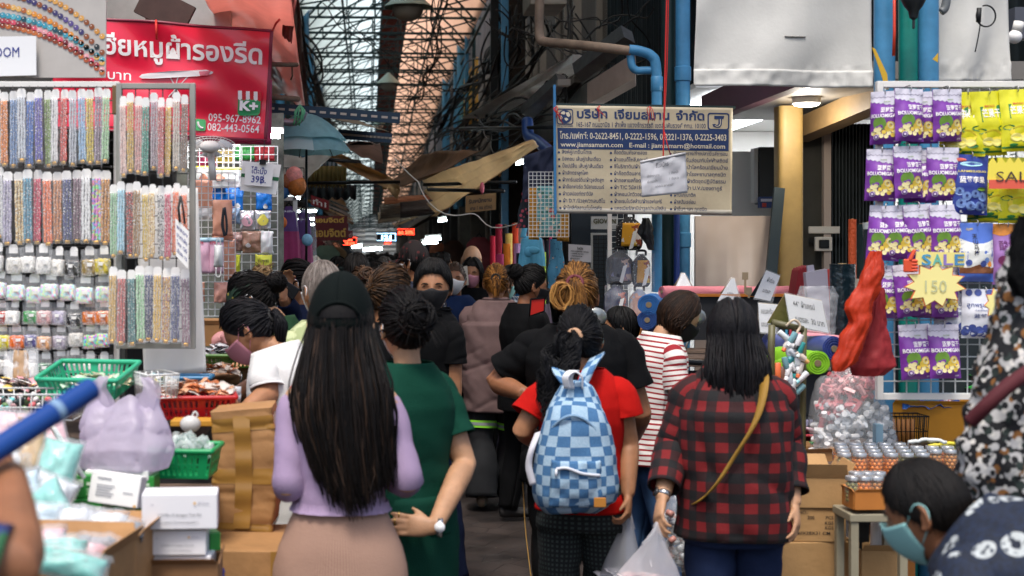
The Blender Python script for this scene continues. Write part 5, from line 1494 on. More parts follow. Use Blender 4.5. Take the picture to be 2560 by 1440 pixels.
def mask_bag(label,px,py,Y,w,h,mi,rz=0.,tl=.5,seed=0,group='wrapped mask packs'):
 t=thing('mask_pack',label,'mask pack',P(px,py,Y),group);c=P(px,py,Y)
 def pil(k,lift,mb,th):
  g=np.zeros((15,11,3));r=AR(Matrix.Rotation(rz,3,'Y')@Matrix.Rotation(-tl,3,'X'))
  for i,u in enumerate(LS(-1,1,15)):
   for j,v in enumerate(LS(-1,1,11)):
    dz=th*(1-u**4)*(1-v**4)+.012*N3(V((u*2.5+seed,v*2.5,seed)))+.005*N3(V((u*7+seed,v*7,seed)))
    g[i,j]=c+r@AR((u*w/2*k,-dz-lift,v*h/2*k+h/2))
  mb.grid(g,.02)
 m1=MB();pil(.9,0,m1,.03);m1 .build('masks',AQ[mi],t)
 m2=MB();pil(1.02,.012,m2,.036);m2 .build('wrapper',CLEARW,t)
 return t
for i,(px,py,Y,w_,h_,mi,rz,lb)in enumerate(((40,1130,4.2,.20,.13,2,.1,'pink pack at the top of the wrapped heap'),(110,1150,4.15,.17,.15,2,-.3,'rosy pack beside the lavender bag'),(20,1210,4.0,.15,.12,1,.2,'white pack at the left of the wrapped heap'),(78,1190,4.0,.09,.19,4,-.1,'tan wrapped pack in the middle of the heap'),(128,1222,3.95,.12,.15,0,.2,'aqua rolled pack right of the tan one'),(30,1290,3.75,.17,.12,3,-.2,'pale blue pack below the blue roll'),(100,1290,3.8,.13,.12,1,.4,'white crumpled pack over the aqua one'),(150,1320,3.7,.11,.14,0,-.6,'aqua folded pack beside the green boxes'),(60,1345,3.6,.18,.10,3,.1,'pale blue flat pack above the corner carton'),(182,1335,3.6,.10,.075,1,0.,'bagged white mask cup, left of two'),(262,1345,3.6,.11,.075,1,0.,'bagged white mask cup, right of two'),(215,1325,3.68,.1,.06,5,.2,'grey clear bag between the two mask cups'),(320,1350,3.62,.08,.05,5,0.,'small clear bag at the carton edge'),(60,1425,3.15,.16,.08,1,.1,'white and pink pack in the corner carton'),(130,1420,3.12,.16,.07,0,-.1,'aqua pack on the corner carton heap'),(200,1425,3.2,.13,.07,2,.1,'pink edged pack in the corner carton'),(245,1400,3.3,.12,.06,5,.1,'dark clear pack at the back of the corner carton'),(160,1450,3.0,.17,.07,0,.2,'lowest aqua pack in the corner carton'),(90,1400,3.3,.15,.08,2,-.2,'pale pink pack at the back of the corner carton'))):
 mask_bag(lb,px,py,Y,w_,h_,mi,rz,.5 if i<9 else .8,i*3.1)
mb=MB();mb.ball(P(476,1060,4.7),(.035,.03,.028),14,10);mb.tube([P(478,1050,4.7),P(486,1030,4.7),P(494,1038,4.7),P(484,1052,4.7)],.004,6,k=20);tag(mb.build('tied_bag',mat('white_film','#dcdad6',.35,trans=.3)),'small white bag tied shut under the red basket','bag')
box('carton','flat yellow carton under the red basket',P(490,1062,4.8),(.16,.1,.02),mat('yellow_card','#c08a2a',.6),0)
box('carton','brown shoe carton with a pink clog on the far counter',P(545,862,6.6),(.24,.22,.10),CARTON,R(4),open_=.02)
mb=MB();c=P(552,862,6.5);mb.loft(catmull([c+(-.03,0,-.02),c+(-.015,0,.02),c+(.01,0,.035),c+(.035,-.02,.0)],14),(0,1,0),IN(LS(0,1,14),[0,.3,.7,1],[.022,.036,.036,.012]),IN(LS(0,1,14),[0,.3,.7,1],[.012,.03,.03,.012]),16);tag(mb.build('foam_clog',mat('pink_foam','#d99a98',.6)),'pink foam clog lying in the brown carton','shoe')
mb=heap('p','','',P(560,888,6.1),.22,.16,.045,60,packet(.026,4),9);tag(mb.build('dark_packets',[col('#5a5a62',.2),col('#a8a8b0',.2),col('#7a3038',.3),col('#d0d0d4',.2)]),'dark clear packets in the low green tray','packets')['kind']='stuff'
basket('plastic_basket','low green tray of dark packets behind the hands',P(560,915,6.05),.26,.17,.05,mat('dull_green_plastic','#4e7a34',.4),0)
basket('plastic_basket','low blue tray edge under the hands',P(450,962,5.35),.2,.1,.03,mat('blue_tray_plastic','#2a6d96',.4),0)
t=thing('far_counter','dark counter beneath the face mask display','counter',(X(560,6.5),6.5,0))
mb=MB();mb.box((X(560,6.5),6.55,1.26),(.42,.6,.04));mb.build('board',mat('counter_board','#5e4c40',.8),t,smooth=0)
mb=MB();mb.box((X(540,6.5),6.6,.62),(.36,.5,1.23));mb.build('base',col('#2c2624',.9),t,smooth=0)
tat=quad_surf(P(438,545,5.2),P(472,578,5.2),P(440,640,5.2),P(470,672,5.2));mb=MB();sheet(mb,tat,4,4,.002);no_=mb.build('paper_tag',CARD,smooth=0);tag(no_,'white paper tag with blue writing hanging on the rack wing','paper tag')
mb=MB()
for k,s_ in enumerate(('พลอย','ราคาส่ง','โหล 120','เส้นละ 15')):on_sheet(mb,tat,s_,.1,.22+k*.21,.15,.8,0,bold=.01)
mb.build('handwriting',INK,no_,smooth=0)
mb=MB();mb.tube([P(452,490,5.2),P(446,520,5.2),P(450,556,5.2)],.005,6);mb.tube([P(452,490,5.2),P(458,525,5.2),P(462,560,5.2)],.004,6);tag(mb.build('black_strap',col('#1a1818',.6)),'black strap looped above the paper tag on the rack wing','strap')
# --- right stall: the snack rack
YS=6.0
PURP=mat('purple_foil','#7a3a9c',.3,var=.06,bump=.25,bscale=18);SILV=mat('silver_foil','#c9c6d2',.28,bump=.25,bscale=18)
YELF=mat('yellow_foil','#d8d422',.32,bump=.25,bscale=18);WHT=mat('print_white','#f4f2f0',.4);NAVF=mat('navy_foil','#2a3a8c',.3,bump=.2,bscale=18)
FRUY=mat('print_yellow_fruit','#f0cf55',.4,var=.2,vscale=60);FRUP=mat('print_pale_fruit','#f2e6a8',.4,var=.15,vscale=60);GRNP=mat('print_green','#6f9a3c',.4,var=.2,vscale=40)
BLUB=mat('print_blueberry','#46579c',.4,var=.35,vscale=60);PLUM=mat('print_plum','#7a2f5c',.4,var=.25,vscale=50);ORGF=mat('print_orange','#e8912e',.4,var=.15,vscale=50);BRWN=mat('print_brown','#7a4a2a',.5,var=.2,vscale=30);DKG=mat('print_dark_green','#2c7a3a',.4)
def snack_bag(name,w,h,base,prints,seed=0,hole=True):
 0
 t=thing(name,'','snack bag',(0,0,0))
 def bulge(u,v):return .030*(1-abs(2*u-1)**3)*IN(v,[0,.16,.5,.9,1],[.03,.25,1,.7,.08])+.004*N3(V((u*5+seed,v*6,seed)))+.0015*sin(v*26+u*7)*abs(2*u-1)
 at=quad_surf((-w/2,0,0),(w/2,0,0),(-w/2,0,-h),(w/2,0,-h),bulge)
 mb=MB();nu,nv=17,21
 f=AR([[at(a,b)for b in LS(1,0,nv)]for a in LS(0,1,nu)])
 bk=f.copy();bk[...,1]=-.35*bk[...,1]+.002
 mb.grid(f);mb.grid(bk[::-1]);mb.build('pouch',base,t)
 prints(at,t)
 hk=MB();hk.tube([(0,.03,.012),(0,-.01,.012),(0,-.022,-.002),(0,-.016,-.014)],.0022,6,k=14);hk.build('hook',mat('steel_hook','#9a9a98',.3,metal=.8),t)
 return t
def shape_part(name,at,t,items,mats_):
 mb=MB()
 for pts,mi,lift in items:on_shape(mb,at,pts,mi,lift)
 return mb.build(name,mats_,t,smooth=0)
def sub(pts,n=3):
 out=[]
 for p,q in zip(pts,pts[1:]+pts[:1]):
  for k in range(n):out.append((p[0]+(q[0]-p[0])*k/n,p[1]+(q[1]-p[1])*k/n))
 return out
def disc(a,b,r,k,n=12,sy=1.):return[(a+r*cos(q),b+r*k*sy*sin(q))for q in LS(0,2*np.pi,n,endpoint=False)]
def strips(at,fn_top,fn_bot,n,mi,mb,lift):
 0
 for i in range(n):
  a0,a1=i/n*.99+.005,(i+1)/n*.99+.005
  R_=max(2,int(abs(fn_bot(a0)-fn_top(a0))/.07)+1)
  for r in range(R_):
   q=lambda a,k:fn_top(a)+(fn_bot(a)-fn_top(a))*k/R_
   on_shape(mb,at,[(a0,q(a0,r)),(a1,q(a1,r)),(a1,q(a1,r+1)),(a0,q(a0,r+1))],mi,lift)
def boluo(at,t):
 k=at.w/at.h
 mb=MB();strips(at,lambda a:.0,lambda a:.20+.09*a+.012*(1 if int(a*14)%2 else-1),14,0,mb,.0012)
 for i in range(14):
  a0,a1=i/14,(i+1)/14;z=lambda j:.10+.018*(j%2)
  on_shape(mb,at,[(a0,z(i)),(a1,z(i+1)),(a1,z(i+1)+.012),(a0,z(i)+.012)],1,.002)
 mb.build('silver_top',[SILV,col('#8d8799',.4)],t,smooth=0)
 mb=MB();on_sheet(mb,at,'菠萝蜜干',.94,.40,.105,.56,0,'r',.012,.002);on_sheet(mb,at,'BOLUOMIGAN',.96,.51,.10,.90,0,'r',.022,.0022)
 on_sheet(mb,at,'SUCAN',.56,.215,.035,.2,1,'c',.01,.003);mb.build('lettering',[WHT,col('#7a9a4a',.5)],t,smooth=0)
 rs=np.random.default_rng(4);mb=MB()
 on_shape(mb,at,disc(.36,.62,.22,k,14),2,.0016)
 for a,b in[(.14,.80),(.24,.74),(.33,.79),(.22,.84),(.42,.85),(.36,.72),(.50,.78),(.58,.86),(.66,.80),(.78,.84),(.86,.78)]:on_shape(mb,at,disc(a,b,.075,k,10),int(rs.integers(2)),.002+.0004*rs.uniform())
 for a,b,r in[(.72,.66,.14),(.80,.72,.12),(.62,.72,.10)]:on_shape(mb,at,disc(a,b,r,k,12),0,.0026)
 for i in range(9):q=i*.7;on_shape(mb,at,disc(.72+.07*cos(q),.66+.05*sin(q),.03,k,7),1,.0032)
 mb.build('fruit_print',[FRUY,FRUP,GRNP],t,smooth=0)
 mb=MB();on_shape(mb,at,disc(.25,.875,.095,k,16),0,.0036);on_shape(mb,at,disc(.25,.875,.075,k,16),1,.0040);on_shape(mb,at,disc(.25,.875,.04,k,10),0,.0044)
 on_shape(mb,at,[(.78,.94),(.92,.935),(.92,.96),(.78,.965)],0,.002);mb.build('round_badge',[col('#cdbfd8',.4),col('#5c2a7c',.4)],t,smooth=0)
def mango(at,t):
 k=at.w/at.h
 mb=MB()
 for r in range(3):on_shape(mb,at,[(.22,.24+r*.08),(.80,.22+r*.08),(.80,.30+r*.08),(.22,.32+r*.08)],0,.0014)
 for j,(a,b,r,s)in enumerate(((.2,.62,.16,.5),(.82,.58,.16,.5),(.3,.9,.12,.4),(.7,.85,.15,.4))):on_shape(mb,at,disc(a,b,r,k,8,s),0,.0016+j*.0002)
 for i in range(6):on_shape(mb,at,[(i/6,.925),((i+1)/6,.925),((i+1)/6,.955),(i/6,.955)],0,.0014)
 mb.build('green_panel',[DKG],t,smooth=0)
 mb=MB();on_sheet(mb,at,'芒果干',.51,.40,.15,.52,0,'c',.01,.0024);on_sheet(mb,at,'MANGO',.5,.25,.05,.3,1,'c',.01,.0026);mb.build('lettering',[WHT,col('#c84a2a',.5)],t,smooth=0)
 mb=MB();on_shape(mb,at,disc(.5,.70,.30,k,20,.62),0,.0022);on_shape(mb,at,disc(.38,.78,.17,k,16,.7),1,.0028);on_shape(mb,at,disc(.64,.80,.15,k,16,.7),1,.0030);mb.build('fruit_print',[mat('print_mango','#f2dc3a',.4,var=.12,vscale=30),mat('print_mango_pale','#f6ea80',.4,var=.1,vscale=30)],t,smooth=0)
def berry(at,t):
 k=at.w/at.h;rs=np.random.default_rng(8)
 mb=MB()
 for a,b,r in[(.15,.62,.12),(.34,.70,.13),(.58,.66,.12),(.80,.70,.14),(.2,.82,.14),(.46,.86,.14),(.72,.86,.14),(.9,.88,.1)]:on_shape(mb,at,disc(a,b,r,k,14),0,.0018+.001*rs.uniform());on_shape(mb,at,disc(a,b-.01,r*.3,k,8),1,.0034)
 on_shape(mb,at,disc(.75,.58,.14,k,8,.4),2,.0036);mb.build('fruit_print',[mat('print_light_blueberry','#6f8cc4',.4,var=.4,vscale=50),col('#2a3570',.5),GRNP],t,smooth=0)
 mb=MB();on_sheet(mb,at,'蓝莓李果',.5,.47,.12,.72,0,'c',.015,.0026);on_sheet(mb,at,'LANMEILIGUO',.52,.30,.05,.8,1,'c',.015,.0028);on_shape(mb,at,[(.18,.93),(.9,.93),(.9,.97),(.18,.97)],0,.002);mb.build('lettering',[WHT,col('#e0d060',.5)],t,smooth=0)
 mb=MB();on_shape(mb,at,disc(.5,.16,.33,k,16,.22),0,.002);on_shape(mb,at,disc(.2,.09,.17,k,12,.3),1,.0022);mb.build('splash_print',[col('#9fd0e4',.4),col('#d86a5a',.5)],t,smooth=0)
def wumei(at,t):
 k=at.w/at.h
 mb=MB();strips(at,lambda a:.26+.10*sin(a*3),lambda a:.80,8,0,mb,.0012);strips(at,lambda a:.74+.03*sin(a*9),lambda a:.86,8,1,mb,.0018);mb.build('cream_panel',[mat('print_cream','#e4e6e0',.4,var=.1,vscale=20),BRWN],t,smooth=0)
 mb=MB()
 for i,ch in enumerate('天山乌梅'):on_sheet(mb,at,ch,.42,.27+i*.095,.10,.14,0,'c',.012,.0026)
 on_sheet(mb,at,'乌梅',.2,.13,.05,.2,1,'l',.01,.002);mb.build('lettering',[col('#2b2320',.5),col('#d8c060',.5)],t,smooth=0)
 mb=MB()
 for a,b,r,m_ in((.22,.68,.085,0),(.62,.70,.09,0),(.72,.64,.08,1),(.82,.70,.08,2)):on_shape(mb,at,disc(a,b,r,k,14),m_,.0028)
 mb.build('fruit_print',[BLUB,mat('print_light_blueberry','#6f8cc4',.4),ORGF],t,smooth=0)
def suanmei(at,t):
 k=at.w/at.h
 mb=MB();strips(at,lambda a:.0,lambda a:.16+.04*sin(a*5),8,0,mb,.0014);mb.build('orange_top',[ORGF],t,smooth=0)
 mb=MB();on_sheet(mb,at,'酸梅',.5,.42,.17,.62,0,'c',.012,.0026);on_sheet(mb,at,'西梅干',.4,.95,.06,.4,1,'c',.01,.002);mb.build('lettering',[col('#6a2a6a',.5),WHT],t,smooth=0)
 mb=MB()
 for a,b,r,m_ in((.3,.60,.16,0),(.62,.62,.15,0),(.75,.56,.08,2),(.3,.80,.13,1),(.55,.84,.14,1),(.78,.80,.11,1)):on_shape(mb,at,disc(a,b,r,k,14),m_,.0022)
 mb.build('fruit_print',[PLUM,ORGF,mat('print_red','#b83a4a',.4)],t,smooth=0)
def whiteberry(at,t):
 k=at.w/at.h;rs=np.random.default_rng(5)
 mb=MB()
 for a in LS(.08,.92,7):
  for b in(.80,.89):on_shape(mb,at,disc(a+rs.uniform(-.03,.03),b+rs.uniform(-.02,.02),.085,k,12),0,.0016+.001*rs.uniform())
 for a in(.15,.35,.6,.85):on_shape(mb,at,disc(a,.07,.08,k,12),0,.0018)
 on_shape(mb,at,disc(.85,.84,.1,k,8,.4),1,.003);mb.build('fruit_print',[BLUB,GRNP],t,smooth=0)
 mb=MB();on_sheet(mb,at,'ลูกพรุนเวลเวท',.5,.36,.12,.8,0,'c',.012,.0024);on_sheet(mb,at,'-LanMeiLiGuo-',.5,.44,.055,.5,0,'c',0,.0024);on_sheet(mb,at,'蓝莓李果',.52,.57,.09,.56,0,'c',.012,.0024);mb.build('lettering',[col('#2f4688',.5)],t,smooth=0)
t=wire_grid('snack_rack','white framed grid rack hung with purple and yellow snack bags',X(2212,YS),X(2640,YS),Z(985,YS),Z(217,YS),YS+.03,.05,mat('grid_wire_light','#c8ccca',.4),.0024,.026,WHITEPAINT)
mb=MB();mb.box((X(2201,YS),YS+.03,Z(1062,YS)/2),(.03,.04,Z(1062,YS)));tag(mb.build('rack_post',mat('pale_blue_post','#7fa0b0',.5),smooth=0),'pale blue post at the left edge of the snack rack','post')
bp={}
def proto(kind,w,h,base,fn):bp[kind]=snack_bag('snack_bag',w,h,base,fn)
proto('boluo',.128,.222,PURP,boluo);proto('mango',.145,.265,YELF,mango);proto('berry',.145,.255,NAVF,berry)
proto('wumei',.155,.248,mat('blue_white_foil','#4f6fc0',.3,bump=.2,bscale=18),wumei);proto('suanmei',.115,.245,mat('violet_foil','#a678b8',.3,bump=.2,bscale=18),suanmei);proto('white',.20,.225,mat('white_foil','#dfe4ec',.25,bump=.3,bscale=18),whiteberry)
def hang(kind,px,py,lb,ry=0.,rz=0.,dy=0.,sc=1.,group='purple jackfruit snack bags'):
 return dup(bp[kind],(X(px,YS),YS-.04+dy,Z(py,YS)),(rng.uniform(-.08,.03),ry+rng.uniform(-.035,.035),rz+rng.uniform(-.15,.15)),lb,group,sc*rng.uniform(.98,1.04))
for px,py,ry,rz,dy,lb in((2214,229,.03,-.5,.03,'purple jackfruit bag at the left edge of the top row, mostly hidden'),(2258,226,0,.05,-.02,'purple jackfruit bag in the top row, left of two full ones'),(2306,230,.02,-.4,.03,'purple jackfruit bag peeking out between the two top ones'),(2353,227,-.02,0,-.02,'purple jackfruit bag in the top row beside the yellow bags'),(2204,374,.02,-.5,.03,'purple jackfruit bag at the left edge of the second row'),(2254,368,-.02,.08,-.02,'purple jackfruit bag in the second row, the full one at left'),(2300,375,0,-.3,.03,'purple jackfruit bag half hidden in the second row'),(2344,371,.03,0,-.015,'purple jackfruit bag in the second row beside the navy blueberry bag'),(2214,515,.10,-.5,.03,'purple jackfruit bag leaning at the left edge of the third row'),(2236,514,-.06,-.3,.0,'purple jackfruit bag, second in the leaning third row'),(2278,513,-.10,.1,-.02,'purple jackfruit bag tilted in the middle of the third row'),(2310,516,-.06,-.3,.02,'purple jackfruit bag tucked behind the tilted one'),(2345,513,-.06,.1,-.03,'purple jackfruit bag at the right end of the third row'),(2216,664,.0,-.5,.03,'purple jackfruit bag at the left edge of the fourth row'),(2252,660,-.12,.1,-.02,'purple jackfruit bag left of the yellow sale burst'),(2318,664,.02,-.3,.0,'purple jackfruit bag behind the sale burst, left one'),(2346,662,.0,.1,-.02,'purple jackfruit bag behind the sale burst, right one'),(2270,809,-.03,.05,-.02,'purple jackfruit bag in the lowest row, left one'),(2340,809,.0,0,-.03,'purple jackfruit bag in the lowest row, right one')):
 hang('boluo',px,py,lb,ry,rz,dy)
for px,py,rz,dy,lb in((2392,234,-.6,.03,'yellow mango bag turned sideways next to the purple bags'),(2415,232,-.5,.01,'yellow mango bag, second of the turned ones'),(2453,232,.1,-.02,'yellow mango bag facing forward in the top row'),(2522,228,0,-.03,'yellow mango bag at the right end of the top row'),(2462,396,-.6,.03,'yellow mango bag turned sideways behind the pink sale card'),(2480,396,-.4,.01,'yellow mango bag half hidden behind the sale card'),(2520,396,0,-.02,'yellow mango bag under the pink sale card')):
 hang('mango',px,py,lb,rng.uniform(-.03,.03),rz,dy,group='yellow mango snack bags')
hang('berry',2412,389,'navy blueberry bag between the purple and yellow bags',.02,.05,-.02,group='blue snack bags')
hang('wumei',2421,558,'blue and cream plum bag with upright black characters',0,0,-.03,group='blue snack bags')
hang('suanmei',2502,560,'violet prune bag with an orange top',0,.1,-.01,group='blue snack bags')
for i,(px,rz,dy,lb)in enumerate(((2386,-.6,.03,'white blueberry bag turned sideways, first of its peg'),(2398,-.5,.02,'white blueberry bag turned sideways, second of its peg'),(2444,.0,-.03,'white blueberry bag facing forward below the plum bag'))):hang('white',px,722,lb,0,rz,dy,.9,group='white blueberry snack bags')
for o in bp.values():
 for ch in kids(o):bpy.data.objects.remove(ch)
 bpy.data.objects.remove(o)
def burst(name,label,px,py,Y,rx,ry,n,txt,head,seed=0):
 t=thing(name,label,'sale sign',P(px,py+ry,Y));c=P(px,py,Y)
 def star(k):return[c+(cos(a)*M(rx,Y)*(1 if i%2 else .70)*k,0,sin(a)*M(ry,Y)*(1 if i%2 else .70)*k)for i,a in enumerate(LS(0,2*np.pi,2*n,endpoint=False)+.1)]
 mb=MB();mb.poly(star(1),(0,.003,0));mb.build('red_edge',col('#d86a3c',.5),t,smooth=0)
 mb=MB();mb.poly([q+(0,-.0035,0)for q in star(.94)],(0,.003,0));mb.build('card',col('#f6ea9a',.5),t,smooth=0)
 mb=MB();mb.text(txt[0],c+(txt[1],-.006,-.03),(1,0,0),(0,0,1),txt[2],None,0,'c');mb.build('price',mat('faded_ink','#c3c79a',.6),t,smooth=0)
 if head:
  mb=MB();h0=c+(M(10,Y),-.004,M(62,Y));mb.poly([h0+(x,0,z)for x,z in((-.10,-.02),(.10,-.03),(.105,.03),(-.095,.035))],(0,.003,0));hd_=mb.build('heading_card',col('#f0e08a',.5),t,smooth=0)
  mb=MB()
  for i,(ch,cc)in enumerate(zip('SALE',range(4))):mb.text(ch,h0+(-.075+i*.045,-.002,-.02),(1,0,0),(0,0,1),.062,.04,cc,'l',.02)
  mb.build('heading',[col('#4a9ac0',.5),col('#68b8a8',.5),col('#8a78c0',.5),col('#4a8ab8',.5)],hd_,smooth=0)
  mb=MB();q=c+(-M(66,Y),-.006,M(48,Y));mb.box(q,(.05,.012,.055));mb.bar(q+(0,0,.02),q+(.022,0,.065),.02,.014)
  for k in range(4):mb.bar(q+(.005,-.004,-.02+.013*k),q+(.034,-.004,-.02+.013*k),.012,.012)
  mb.build('thumbs_up',mat('orange_red_print','#d8502c',.5),t,smooth=0,bevel=.006)
 return t
burst('sale_burst','big yellow starburst sale card with a red thumb',2338,712,5.82,80,58,11,('150',.0,.07),True)
burst('sale_burst','small yellow starburst card at the right of the white blueberry bags',2492,760,5.8,32,42,9,('5',0,.06),False)
t=thing('sale_card','yellow and red zigzag sale card on the mango bag','sale sign',P(2522,470,5.86));mb=MB();c=P(2525,430,5.86)
mb.poly([c+(M(55,6)*x,0,M(38,6)*z)for x,z in[(-1,-.5)]+[(-1+.05+k*.19,.55+.4*(k%2))for k in range(11)]+[(1.05,-.5)]],(0,.003,0));mb.build('card',col('#f2df55',.5),t,smooth=0)
mb=MB();mb.box(c+(0,-.003,-M(30,6)),(M(104,6),.003,M(22,6)));mb.build('pink_strip',col('#e0604a',.5),t,smooth=0)
mb=MB();mb.text('SALE',c+(-.06,-.006,-.04),(1,0,0),(0,0,1),.06,.17,0);mb.build('lettering',[col('#4a3a34',.5)],t,smooth=0)
def drape(name,label,cat,pts,Y,d,m,seed=0,amp=.012,mid=None,handles=None):
 0
 t=thing(name,label,cat,P((pts[-1][0]+pts[-1][1])/2,pts[-1][2],Y));K=40;n=40
 a=AR(pts,float);s=LS(0,len(a)-1,K);r=np.stack([IN(s,range(len(a)),a[:,i])for i in range(3)],1)
 g=np.zeros((K,n+1,3))
 for i,(l,rr,y)in enumerate(r):
  c=P((l+rr)/2,y,Y);w_=M(rr-l,Y)/2
  for j in range(n+1):
   q=2*np.pi*(j%n)/n
   f=amp*(N3(V((c[0]*20+cos(q)*3+seed,c[2]*14,sin(q)*2)))+.7*N3(V((cos(q)*5+seed,c[2]*30,sin(q)*4+c[2]*9))))
   g[i,j]=c+(cos(q)*(w_+f),sin(q)*(d*min(1,w_*9+.2)+f),.3*f)
 mb=MB();mb.grid(g[::-1]);mb.add(g[-1,:n],[tuple(range(n))]);mb.build('cloth',m,t)
 if handles:
  h=MB();h.tube([P(*q,Y)for q in handles],.012,8,k=24);h.build('handle',m,t)
 return t
ORB=mat('orange_nylon','#c93a16',.45,trans=.2,var=.2,vscale=9,bump=.5,bscale=16);RDB=mat('dark_red_nonwoven','#8e1c22',.75,trans=.1,var=.15,vscale=9,bump=.4,bscale=14)
drape('hanging_bag','bright orange nylon bag bunched up on the rack post','bag',[(2180,2200,628),(2168,2206,660),(2150,2204,690),(2140,2200,720),(2112,2182,770),(2122,2180,805),(2100,2164,850),(2082,2140,905),(2084,2108,928)],5.75,.05,ORB,1)
drape('tote_bag','dark red tote bag hanging open below the orange bag','bag',[(2192,2206,720),(2180,2212,760),(2165,2216,815),(2148,2226,870),(2126,2238,915),(2130,2210,938)],5.85,.06,RDB,2,.01)
mb=MB();mb.box((X(2420,6.85),6.85,.93),(1.0,.03,1.86));tag(mb.build('dark_filler_panel',mat('dark_teal_panel','#142226',.7,var=.2),smooth=0),'added dark teal board making the ground behind the snack rack dark','board')  # panel added to darken what shows through the rack
t=thing('snack_counter','low dark counter behind the seated man with jars and cartons on it','counter',(X(2260,6.4),6.4,0))
mb=MB();mb.box((2.52,6.17,.83),(1.26,1.42,.04));mb.build('board',mat('counter_board','#5e4c40',.8),t,smooth=0)
for x in(1.93,3.1):
 for y in(5.55,6.8):mb=MB();mb.box((x,y,.405),(.04,.04,.81));mb.build('leg',BLACKIRON,t,smooth=0)
ORC=mat('orange_carton','#c98a1e',.6,var=.1,vscale=5)
t=box('carton','orange yellow carton of wrapped sweets under the snack rack',P(2335,1108,6.66),(.43,.26,M(104,6.66)),ORC,R(-8),open_=.02)
f=MB();f.box((0,-.133,M(104,6.66)*.62),(.43,.003,.012));f.box((0,-.133,.012),(.43,.003,.02));f.build('tape',col('#d8c89a',.3),t,smooth=0)
mb=heap('p','','',P(2315,1012,6.66),.25,.18,.045,120,pebble(.011,3),12);tag(mb.build('sweets',[col('#d85a5a',.3),col('#efe0dc',.3),col('#e88a8a',.3)]),'red and white wrapped sweets in the orange carton','sweets')['kind']='stuff'
mb=MB();at=quad_surf(P(2256,1003,6.6),P(2400,1000,6.6),P(2256,1018,6.52),P(2400,1015,6.52),rip(.03,7,3,1));sheet(mb,at,16,5,.002);tag(mb.build('blue_liner',mat('blue_film','#2a5ea8',.3,alpha=.7)),'blue film liner sticking out of the orange carton','liner')
wire_basket('black wire basket left of the orange carton',P(2262,1112,6.40),.15,.12,M(75,6.4),BLACKIRON,.018)
for i in range(5):
 mb=MB();mb.tube([P(2236+i*11,1110,6.40),P(2234+i*12,1048,6.42)],.008,8);tag(mb.build('snack_stick',col('#b8793a',.5)),'brown snack stick standing in the black wire basket','stick','sticks in the black wire basket')
for i,(px,py,Y,c_,lb)in enumerate(((2440,968,6.3,'#1f9a30','green foil packet behind the orange carton, lower one'),(2444,952,6.35,'#2aa838','green foil packet behind the orange carton, upper one'))):
 mb=MB();packet(.06)(mb,P(px,py,Y+.5),np.random.default_rng(i));tag(mb.build('foil_packet',col(c_,.3)),lb,'packet','green foil packets')
t=thing('sweets_sack','big clear sack of pink and white wrapped wafers','sack',P(2130,1145,6.25));c=P(2128,1146,6.25)
def inside(k):return IN(k,[0,.3,.7,.9,1],[.17,.165,.13,.08,.02])
for nm,z0,z1,mm,n,sd in(('white_wafers',.02,.24,[mat('white_wafer','#d9d8d6',.25),mat('grey_wafer','#a8adb2',.2),mat('bright_wafer','#eeeeee',.2)],170,1),('pink_wafers',.16,.40,[mat('pink_wafer','#c9737a',.35),mat('rose_wafer','#d8989a',.35),mat('dark_pink_wafer','#a84f55',.35)],190,2)):
 mb=MB();rs=np.random.default_rng(sd)
 for i in range(n):
  z=rs.uniform(z0,z1);r=inside(z/.42)*rs.uniform(.5,1.)**.5;a=rs.uniform(-3.4,.4)
  q=c+(r*cos(a),r*sin(a)*.7,z)
  if nm=='pink_wafers' and z<.16+.12*(cos(a)*r/.17+.6):continue
  mb.box(q,(rs.uniform(.035,.06),.016,.018),int(rs.integers(3)),rotm(rs,1.2))if nm=='pink_wafers' else mb.tube([q-rotm(rs,1.2)@AR((.022,0,0)),q+rotm(rs,.4)@AR((.022,0,0))],.013,8,int(rs.integers(3)))
 o=mb.build(nm,mm,t,smooth=0);o['kind']='stuff'
mb=MB();zz=LS(0,.44,26);mb.loft(AR([c+(.01*sin(z*20)-.05*max(0,z-.36)*4,0,z)for z in zz]),(1,0,0),inside(zz/.44)+.018,inside(zz/.44)*.8+.015,40,2.2,lambda p,n,u,v:.012*N3(V((p[0]*14,p[1]*14,p[2]*14)))+.006*N3(V((p[0]*40,p[1]*40,p[2]*30))));mb.build('film',mat('sack_film','#e8ecee',.1,alpha=.2,bump=.9,bscale=25,spec=.9),t)
JG=mat('jar_glass','#e4ece6',.05,alpha=.09,spec=.9);JL=mat('jar_lid','#b9babb',.3,metal=.7)
def jar(fr,label_):
 t=thing('fruit_jar','','jar',(0,0,0));mb=MB();rs=np.random.default_rng(2)
 for i in range(5):
  for a in LS(0,2*np.pi,7,endpoint=False):mb.ball((.018*cos(a+i*.4),.018*sin(a+i*.4),.010+i*.0145),.0085,8,5)
  mb.ball((0,0,.01+i*.0145),.0085,8,5)
 mb.build('fruit',fr,t)
 mb=MB();mb.loft(AR([(0,0,z)for z in(0,.002,.07,.078,.086)]),(1,0,0),[.027,.0295,.0295,.025,.024],[.027,.0295,.0295,.025,.024],20);mb.build('glass',JG,t,angle=60)
 mb=MB();mb.loft(AR([(0,0,z)for z in(.082,.083,.096,.098)]),(1,0,0),[.0265,.0275,.0275,.026],[.0265,.0275,.0275,.026],22);mb.build('lid',JL,t,angle=40)
 if label_:
  mb=MB();g=AR([[(.0302*sin(a),-.0302*cos(a),z)for z in(.022,.052)]for a in LS(-.7,.7,10)]);mb.grid(g);mb.build('jar_label',mat('maroon_label','#6a1c22',.5),t)
 return t
